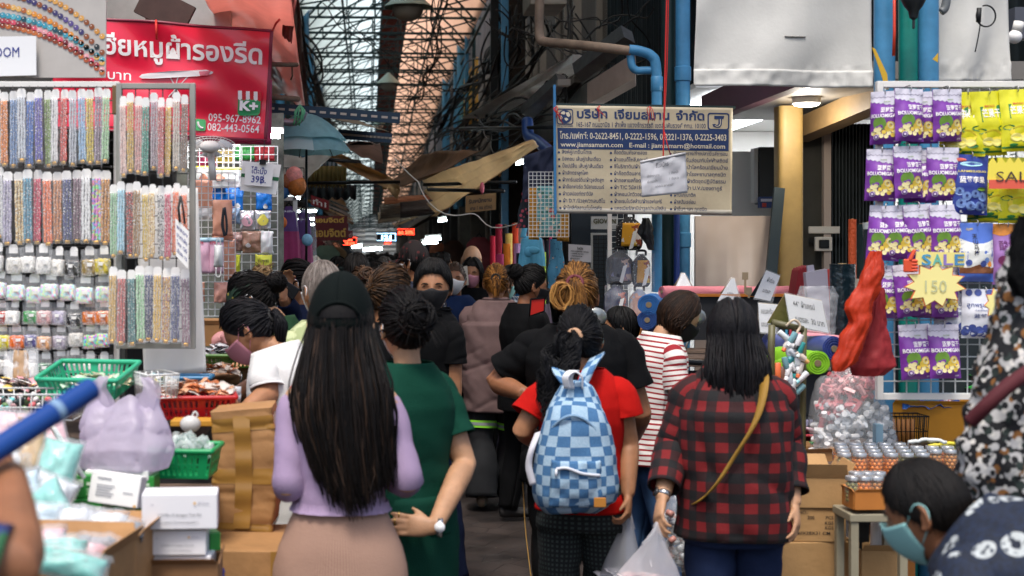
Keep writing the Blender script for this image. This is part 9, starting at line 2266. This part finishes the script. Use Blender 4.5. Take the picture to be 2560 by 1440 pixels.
person('person in a bright printed top at the near left edge carrying a blue roll',-620,520,1.95,yaw=0,H=1.72,fit=False,wd=1.05,skin=SK2,hairs=('short',{}),top=dict(mat=BRT,sl=.42,fit=.02),bottom=dict(mat=NVC),Ra=dict(pe=(30,1420,1.95),pw=(20,1190,2.25),fdw=(-.3,.8,.2)),det=.5)
mb=MB();mb.tube([P(-330,1330,2.0),P(228,972,2.35)],.0195,18);tag(mb.build('blue_roll',mat('blue_roll_paper','#0f3f86',.4),angle=50),'long blue wrapped roll slanting in from the left edge','roll')
mb=MB();a,b=P(-330,1330,2.0),P(228,972,2.35);mb.tube([a+(b-a)*.80,a+(b-a)*.83],.0203,18);tag(mb.build('clear_tape_band',col('#7f9cb8',.2),angle=50),'pale tape band round the blue roll','band')
NPR=floral('navy_leaf_print','#182034',[('#b8bcc0',42,.3)])
CPM=floral('dark_red_cap_print','#1a0e0e',[('#5c1c1c',30,.3),('#8a2a24',14,.14)])
person('man in a dark patterned cap and navy white printed shirt',1034,604,9.7,yaw=55,H=1.80,wd=1.08,skin=SK1,hairs=('short',{}),top=dict(mat=NPR,sl=.4,fit=.03),bottom=dict(mat=NVC),mask=MW,extra=lambda c:cap_on(c,CPM,full=1.16),det=.7)
far=[(890,632,9.2,0,('short',dict(off=.14,n=220)),BLACK,'#7a6a5a','black haired person in a beige top in the middle of the lane'),(907,664,8.2,10,('bun',dict(tth=60,n=150,wisp=16)),('#1c1410','#3a2a1e','#5a4230'),'#8a7a68','brown haired person with a pink hair clip behind the grey haired man'),(866,652,11.5,20,('bob',dict(len=.14,n=120)),BLACK,'#1c1e24','dark haired person in black left of the beige top'),(940,652,10.2,-10,('short',{}),BLACK,'#2a2c30','dark haired person right of the pink hair clip'),(1104,628,13.2,-75,('short',{}),BLACK,'#1c1c20','black haired man in profile behind the black mask'),(1080,632,14.5,10,('short',{}),BLACK,'#3a2c2c','dark haired person left of the man in profile'),(845,640,13,-150,('long',dict(len=.2,n=90)),BLACK,'#c8b8b0','person in a pale top walking toward us on the left'),(962,640,15,170,('short',{}),GREY,'#3a5a8a','grey haired person in blue walking toward us'),(925,640,16,0,('short',{}),BLACK,'#4a2a2a','dark haired person in maroon further down the lane'),(985,637,18,5,('bob',dict(len=.1,n=80)),BLACK,'#5a6a5a','dark haired person in sage green further down the lane'),(905,636,19,175,('short',{}),BLACK,'#a89a8a','person in tan walking toward us far down the lane'),(945,635,21,0,('short',{}),BLACK,'#22304a','dark haired person in navy far down the lane'),(968,634,23,180,('short',{}),BLACK,'#8a3a3a','person in red walking toward us far down the lane'),(890,636,24,0,('short',{}),BLACK,'#3a3a3a','person in charcoal far down the lane at left'),(930,633,27,0,('short',{}),BLACK,'#6a6a7a','person in grey far down the lane at the middle'),(955,633,30,180,('short',{}),BLACK,'#c8c0b8','person in white far down the lane'),(1010,640,15.5,0,('tail',dict(len=.2,n=100)),BROWN,'#2a2a34','brown haired person right of the cap man'),(1050,640,17,180,('short',{}),BLACK,'#4a5a4a','person in moss green walking toward us on the right')]
for px,py,Y,yw,hs_,hc_,tc_,lb in far:
 person(lb,px,py,Y,yaw=yw,skin=(SK1,SK2,SK3)[int(Y*10)%3],hairs=hs_,hcol=hc_,top=dict(mat=cloth_mat('far_'+tc_[1:],tc_),sl=.4,rings=16),bottom=dict(mat=BLKC),mask=(MW if abs(yw)>100 else None),det=.35,vox=.011,group='people further down the lane')
mb=MB();rs=np.random.default_rng(77)
for i in range(60):
 Y=32+1.1*i;x=rs.uniform(-.9,1.5);h=rs.uniform(1.52,1.76)
 mb.ball((x,Y,h-.12),(.09,.1,.125),10,8,0);mb.loft(AR([(x,Y,z)for z in(.05,.5,.85,1.1,h-.3,h-.23)]),(1,0,0),[.12,.15,.17,.17,.2,.06],[.1,.1,.11,.11,.11,.06],12,mi=1+i%4)
o=mb.build('far_crowd',[hair_mat(BLACK),cloth_mat('far_1','#3a3a44'),cloth_mat('far_2','#8a8078'),cloth_mat('far_3','#5a2c30'),cloth_mat('far_4','#22304a')]);tag(o,'far crowd filling the end of the lane','crowd');o['kind']='stuff'
# --- bags in hand, scooter, hanging dress
FILM=mat('white_film_bag','#dcdde2',.25,alpha=.42,bump=.4,bscale=20,spec=.7,trans=.3)
def held_bag(label,apex,base,w,d,seed,fill,fill_name):
 t=thing('carrier_bag',label,'carrier bag',base,'white carrier bags in hand');apex,base=AR(apex),AR(base);K,n=30,40;g=np.zeros((K,n+1,3));h=apex[2]-base[2]
 for i,k in enumerate(LS(0,1,K)):
  wx=w/2*IN(k,[0,.05,.25,.5,.75,1],[.7,.95,1.,.72,.36,.07]);wy=d/2*IN(k,[0,.05,.3,.6,1],[.7,.95,1,.6,.12])
  for j in range(n+1):
   a=2*np.pi*(j%n)/n;f=1+.05*sin(a*7+seed)*k+.05*N3(V((cos(a)*3+seed,sin(a)*3,k*6)))
   g[i,j]=base*(1-k)+apex*k+(cos(a)*wx*f,sin(a)*wy*f,.0)
 mb=MB();mb.grid(g);mb.add(g[0,:n],[tuple(range(n))]);mb.build('bag',FILM,t)
 for s in(-1,1):
  mb=MB();q=base*.22+apex*.78;mb.tube([q+(s*w*.16,0,0),q*.5+apex*.5+(s*w*.07,-.012,0),apex+(0,0,.012),apex+(s*.008,.012,.0)],.006,8,k=18);mb.build('handle',FILM,t)
 m2=heap('p','','',base+(0,0,.02),w*.8,d*.7,h*.30,70,packet(.045,len(fill)),seed);o=m2 .build(fill_name,fill,t);o['kind']='stuff'
held_bag('white film bag hanging from the hand of the red T-shirt woman',P(1572,1272,5.36),P(1545,1500,5.36),.17,.11,2,[col('#d8d4d6',.3),col('#c8c8d0',.3)],'wrapped_goods')
held_bag('white film bag with pink goods hanging from the plaid shirt hand',P(1642,1318,4.92),P(1612,1510,4.92),.25,.14,5,[col('#d8a8a8',.3),col('#e4c4c0',.3),col('#d8d0d0',.3)],'pink_goods')
t=thing('bottle_sack','clear sack of small bottles hanging behind the plaid shirt hand','sack',P(1690,1420,6.3));mb=MB();rs=np.random.default_rng(9)
for i in range(60):q=P(1690+rs.uniform(-30,30),1410-rs.uniform(0,140),6.3+rs.uniform(-.06,.06));mb.tube([q,q+rotm(rs,1.)@AR((.03,0,0))],.014,8,int(rs.integers(3)))
o=mb.build('small_bottles',[col('#a8acb0',.2),col('#d0d4d8',.2),col('#b07a70',.3)],t);o['kind']='stuff'
mb=MB();zz=LS(0,1,16);mb.loft(AR([P(1690,1424-190*k,6.3)for k in zz]),(1,0,0),.075*IN(zz,[0,.1,.7,1],[.7,1,.9,.25]),.07*IN(zz,[0,.1,.7,1],[.7,1,.9,.25]),24);mb.build('film',mat('sack_film','#e8ecee',.1,alpha=.2),t)
t=thing('scooter','grey white motor scooter half hidden behind the striped T-shirt','scooter',(X(1602,7.9),7.9,0));SX,SY=X(1598,7.6),7.6
GRW=mat('scooter_paint','#9aa09e',.25,coat=.6);BLP=mat('scooter_black','#121416',.4);CHR=mat('chrome','#c8c8c8',.12,metal=1.)
def wheel(y,r):
 c=AR((SX,y,r));mb=MB();mb.tube([c+(0,(r-.045)*cos(a),(r-.045)*sin(a))for a in LS(0,6.2832,40)],.05,12);ty=mb.build('tyre',mat('tyre_rubber','#101010',.8),w_)
 mb=MB();mb.tube([c+(0,(r-.095)*cos(a),(r-.095)*sin(a))for a in LS(0,6.2832,32)],.014,8)
 for a in LS(0,6.2832,6,endpoint=False):mb.tube([c,c+(0,(r-.095)*cos(a),(r-.095)*sin(a))],.012,6)
 mb.ball(c,(.05,.04,.04),12,8);mb.build('rim',CHR,w_)
for y,r,nm in((SY-.45,.25,'front_wheel'),(SY+.75,.25,'rear_wheel')):
 w_=bpy.data.objects.new('wheel',None);COL.objects.link(w_);w_.parent=t;w_.location=(0,0,0);wheel(y,r)
mb=MB();K=24;zz=LS(.42,1.16,K);mb.loft(AR([(SX,SY-.28+.16*(z-.42),z)for z in zz]),(1,0,0),IN(zz,[.42,.6,.95,1.16],[.10,.19,.21,.13]),IN(zz,[.42,.7,1.16],[.05,.07,.05]),28,3.);mb.build('apron',GRW,t)
mb=MB();mb.loft(AR([(SX,SY-.45+.27*cos(a),.25+.29*sin(a))for a in LS(.3,2.9,16)]),(1,0,0),.07,.02,14,3.);mb.build('front_fender',GRW,t)
mb=MB();mb.ball((SX,SY-.29,.96),(.09,.05,.075),18,12);mb.build('headlight',mat('lamp_glass','#d8dcdc',.08,spec=.8),t)
mb=MB();mb.tube([(SX-.34,SY-.05,1.16),(SX-.16,SY-.16,1.18),(SX,SY-.2,1.2),(SX+.16,SY-.16,1.18),(SX+.34,SY-.05,1.16)],.016,10,k=24);hb_=mb.build('handlebar',BLP,t)
for s in(-1,1):
 mb=MB();mb.tube([(SX+s*.2,SY-.14,1.2),(SX+s*.25,SY-.14,1.34)],.007,6);mb.ball((SX+s*.26,SY-.14,1.41),(.065,.02,.05),18,12);mb.build('mirror',mat('mirror_shell','#8d9291',.2,metal=.6),hb_)
mb=MB();mb.box((SX,SY+.12,.34),(.30,.55,.06));mb.build('footboard',BLP,t,smooth=0,bevel=.02)
mb=MB();yy=LS(.35,1.05,18);mb.loft(AR([(SX,SY+y,.58+.06*sin(y*3))for y in yy]),(1,0,0),IN(yy,[.35,.6,1.05],[.12,.19,.10]),IN(yy,[.35,.6,1.05],[.22,.2,.08]),24,3.);mb.build('rear_body',GRW,t)
mb=MB();yy=LS(.33,1.0,18);mb.loft(AR([(SX,SY+y,.80+.03*y)for y in yy]),(1,0,0),IN(yy,[.33,.6,1.0],[.10,.16,.10]),.05,22,3.);mb.build('seat',BLP,t)
mb=MB();mb.tube([(SX+.12,SY+.4,.25),(SX+.17,SY+.9,.32)],.04,12);mb.build('exhaust',CHR,t)
FDR=floral('autumn_print','#101014',[('#b9b7b4',30,.5),('#8a5a28',22,.32),('#d0ccc4',46,.34),('#24302c',28,.34),('#0c0c10',36,.34)])
t=drape('hanging_dress','black, white and rust printed dress hanging at the right edge','dress',[(2545,2640,560),(2520,2650,680),(2490,2660,800),(2440,2660,960),(2420,2660,1080),(2400,2660,1180),(2420,2660,1260)],3.6,.12,FDR,9,.02)
mb=MB();g=catmull([P(2425,1055,3.45),P(2470,1010,3.42),P(2520,965,3.42),P(2570,930,3.45)],24);mb.tube(g,.018,10);tag(mb.build('wine_strap',mat('wine_cloth','#4a0e18',.8)),'dark wine strap crossing the printed dress','strap')
drape('black_garment','black garment hanging above the printed dress at the right edge','garment',[(2548,2600,540),(2530,2600,620),(2524,2600,690),(2540,2600,740)],3.5,.05,BLKC,12)
drape('black_garment','black garment hanging behind the seated man shoulder','garment',[(2440,2480,1090),(2418,2500,1140),(2412,2520,1220),(2420,2530,1300)],3.75,.06,BLKC,13)
t=thing('wall_lantern','black carriage lantern hanging in front of the green pipe','lantern',P(2282,60,6.4));c=P(2284,0,6.4)
mb=MB();z=AR([-.13,-.125,-.09,-.08,-.05,-.03,.0,.012,.02,.08]);mb.loft(AR([c+(0,0,q)for q in z]),(1,0,0),AR([.003,.006,.006,.018,.024,.04,.055,.056,.048,.05]),AR([.003,.006,.006,.018,.024,.04,.055,.056,.048,.05]),12);mb.build('lantern_body',mat('lantern_iron','#2e3336',.4,metal=.5),t,angle=30)
mb=MB();mb.tube([P(2236,-60,6.45),P(2236,80,6.45),P(2234,140,6.45)],.007,8);tag(mb.build('red_conduit',col('#c8381e',.5)),'red cord between the blue and green pipes','cord')
slab('yellow_strip','torn yellow strip on the left blue pipe of the rack','strip',[P(2180,118,6.5),P(2188,122,6.5),P(2218,185,6.5),P(2222,225,6.5),P(2212,222,6.5),P(2206,195,6.5)],(0,.004,0),mat('yellow_vinyl','#c9a024',.5))
slab('yellow_strip','yellow scrap on the right blue pipe of the rack','strip',[P(2332,148,6.5),P(2346,132,6.5),P(2345,156,6.5)],(0,.004,0),mat('yellow_vinyl','#c9a024',.5))
mb=MB();cc=[P(2465,40,6.7)+(.045*cos(a),0,.05*sin(a))for a in LS(2.4,8.2,26)];mb.tube(cc,.004,6);mb.tube([cc[0],P(2450,60,6.7),P(2446,90,6.7),P(2438,130,6.7)],.003,6,k=16);mb.tube([P(2448,20,6.7),P(2446,55,6.7)],.012,8);tag(mb.build('cable_loop',RUBBER),'black cable loop with a white plug on the right tarp','cable')
mb=MB();mb.tube([P(2352,30,6.75),P(2362,20,6.75),P(2368,-10,6.75)],.02,10,k=12);tag(mb.build('grey_elbow',col('#6a6e70',.5)),'grey pipe elbow beside the right blue pipe','pipe')
t=thing('wall_lamp','white round wall lamp at the upper right corner','lamp',P(2535,110,7.2));mb=MB();mb.ball(P(2537,92,7.2),.035,16,12);mb.build('globe',WHT,t);mb=MB();mb.tube([P(2542,78,7.2),P(2548,55,7.2)],.026,12);mb.build('lamp_base',WHITEPAINT,t)
mb=MB();mb.box(P(2555,60,7.4),(.12,.1,.16));tag(mb.build('wall_bracket',col('#4a4e58',.6),smooth=0),'dark bracket behind the white round wall lamp','bracket')
for c_ in PEOPLE:
 d=c_['crown_py']-c_['want_py']
 if abs(d)>12:print('HEAD',c_['body']['label'][:40],round(d))
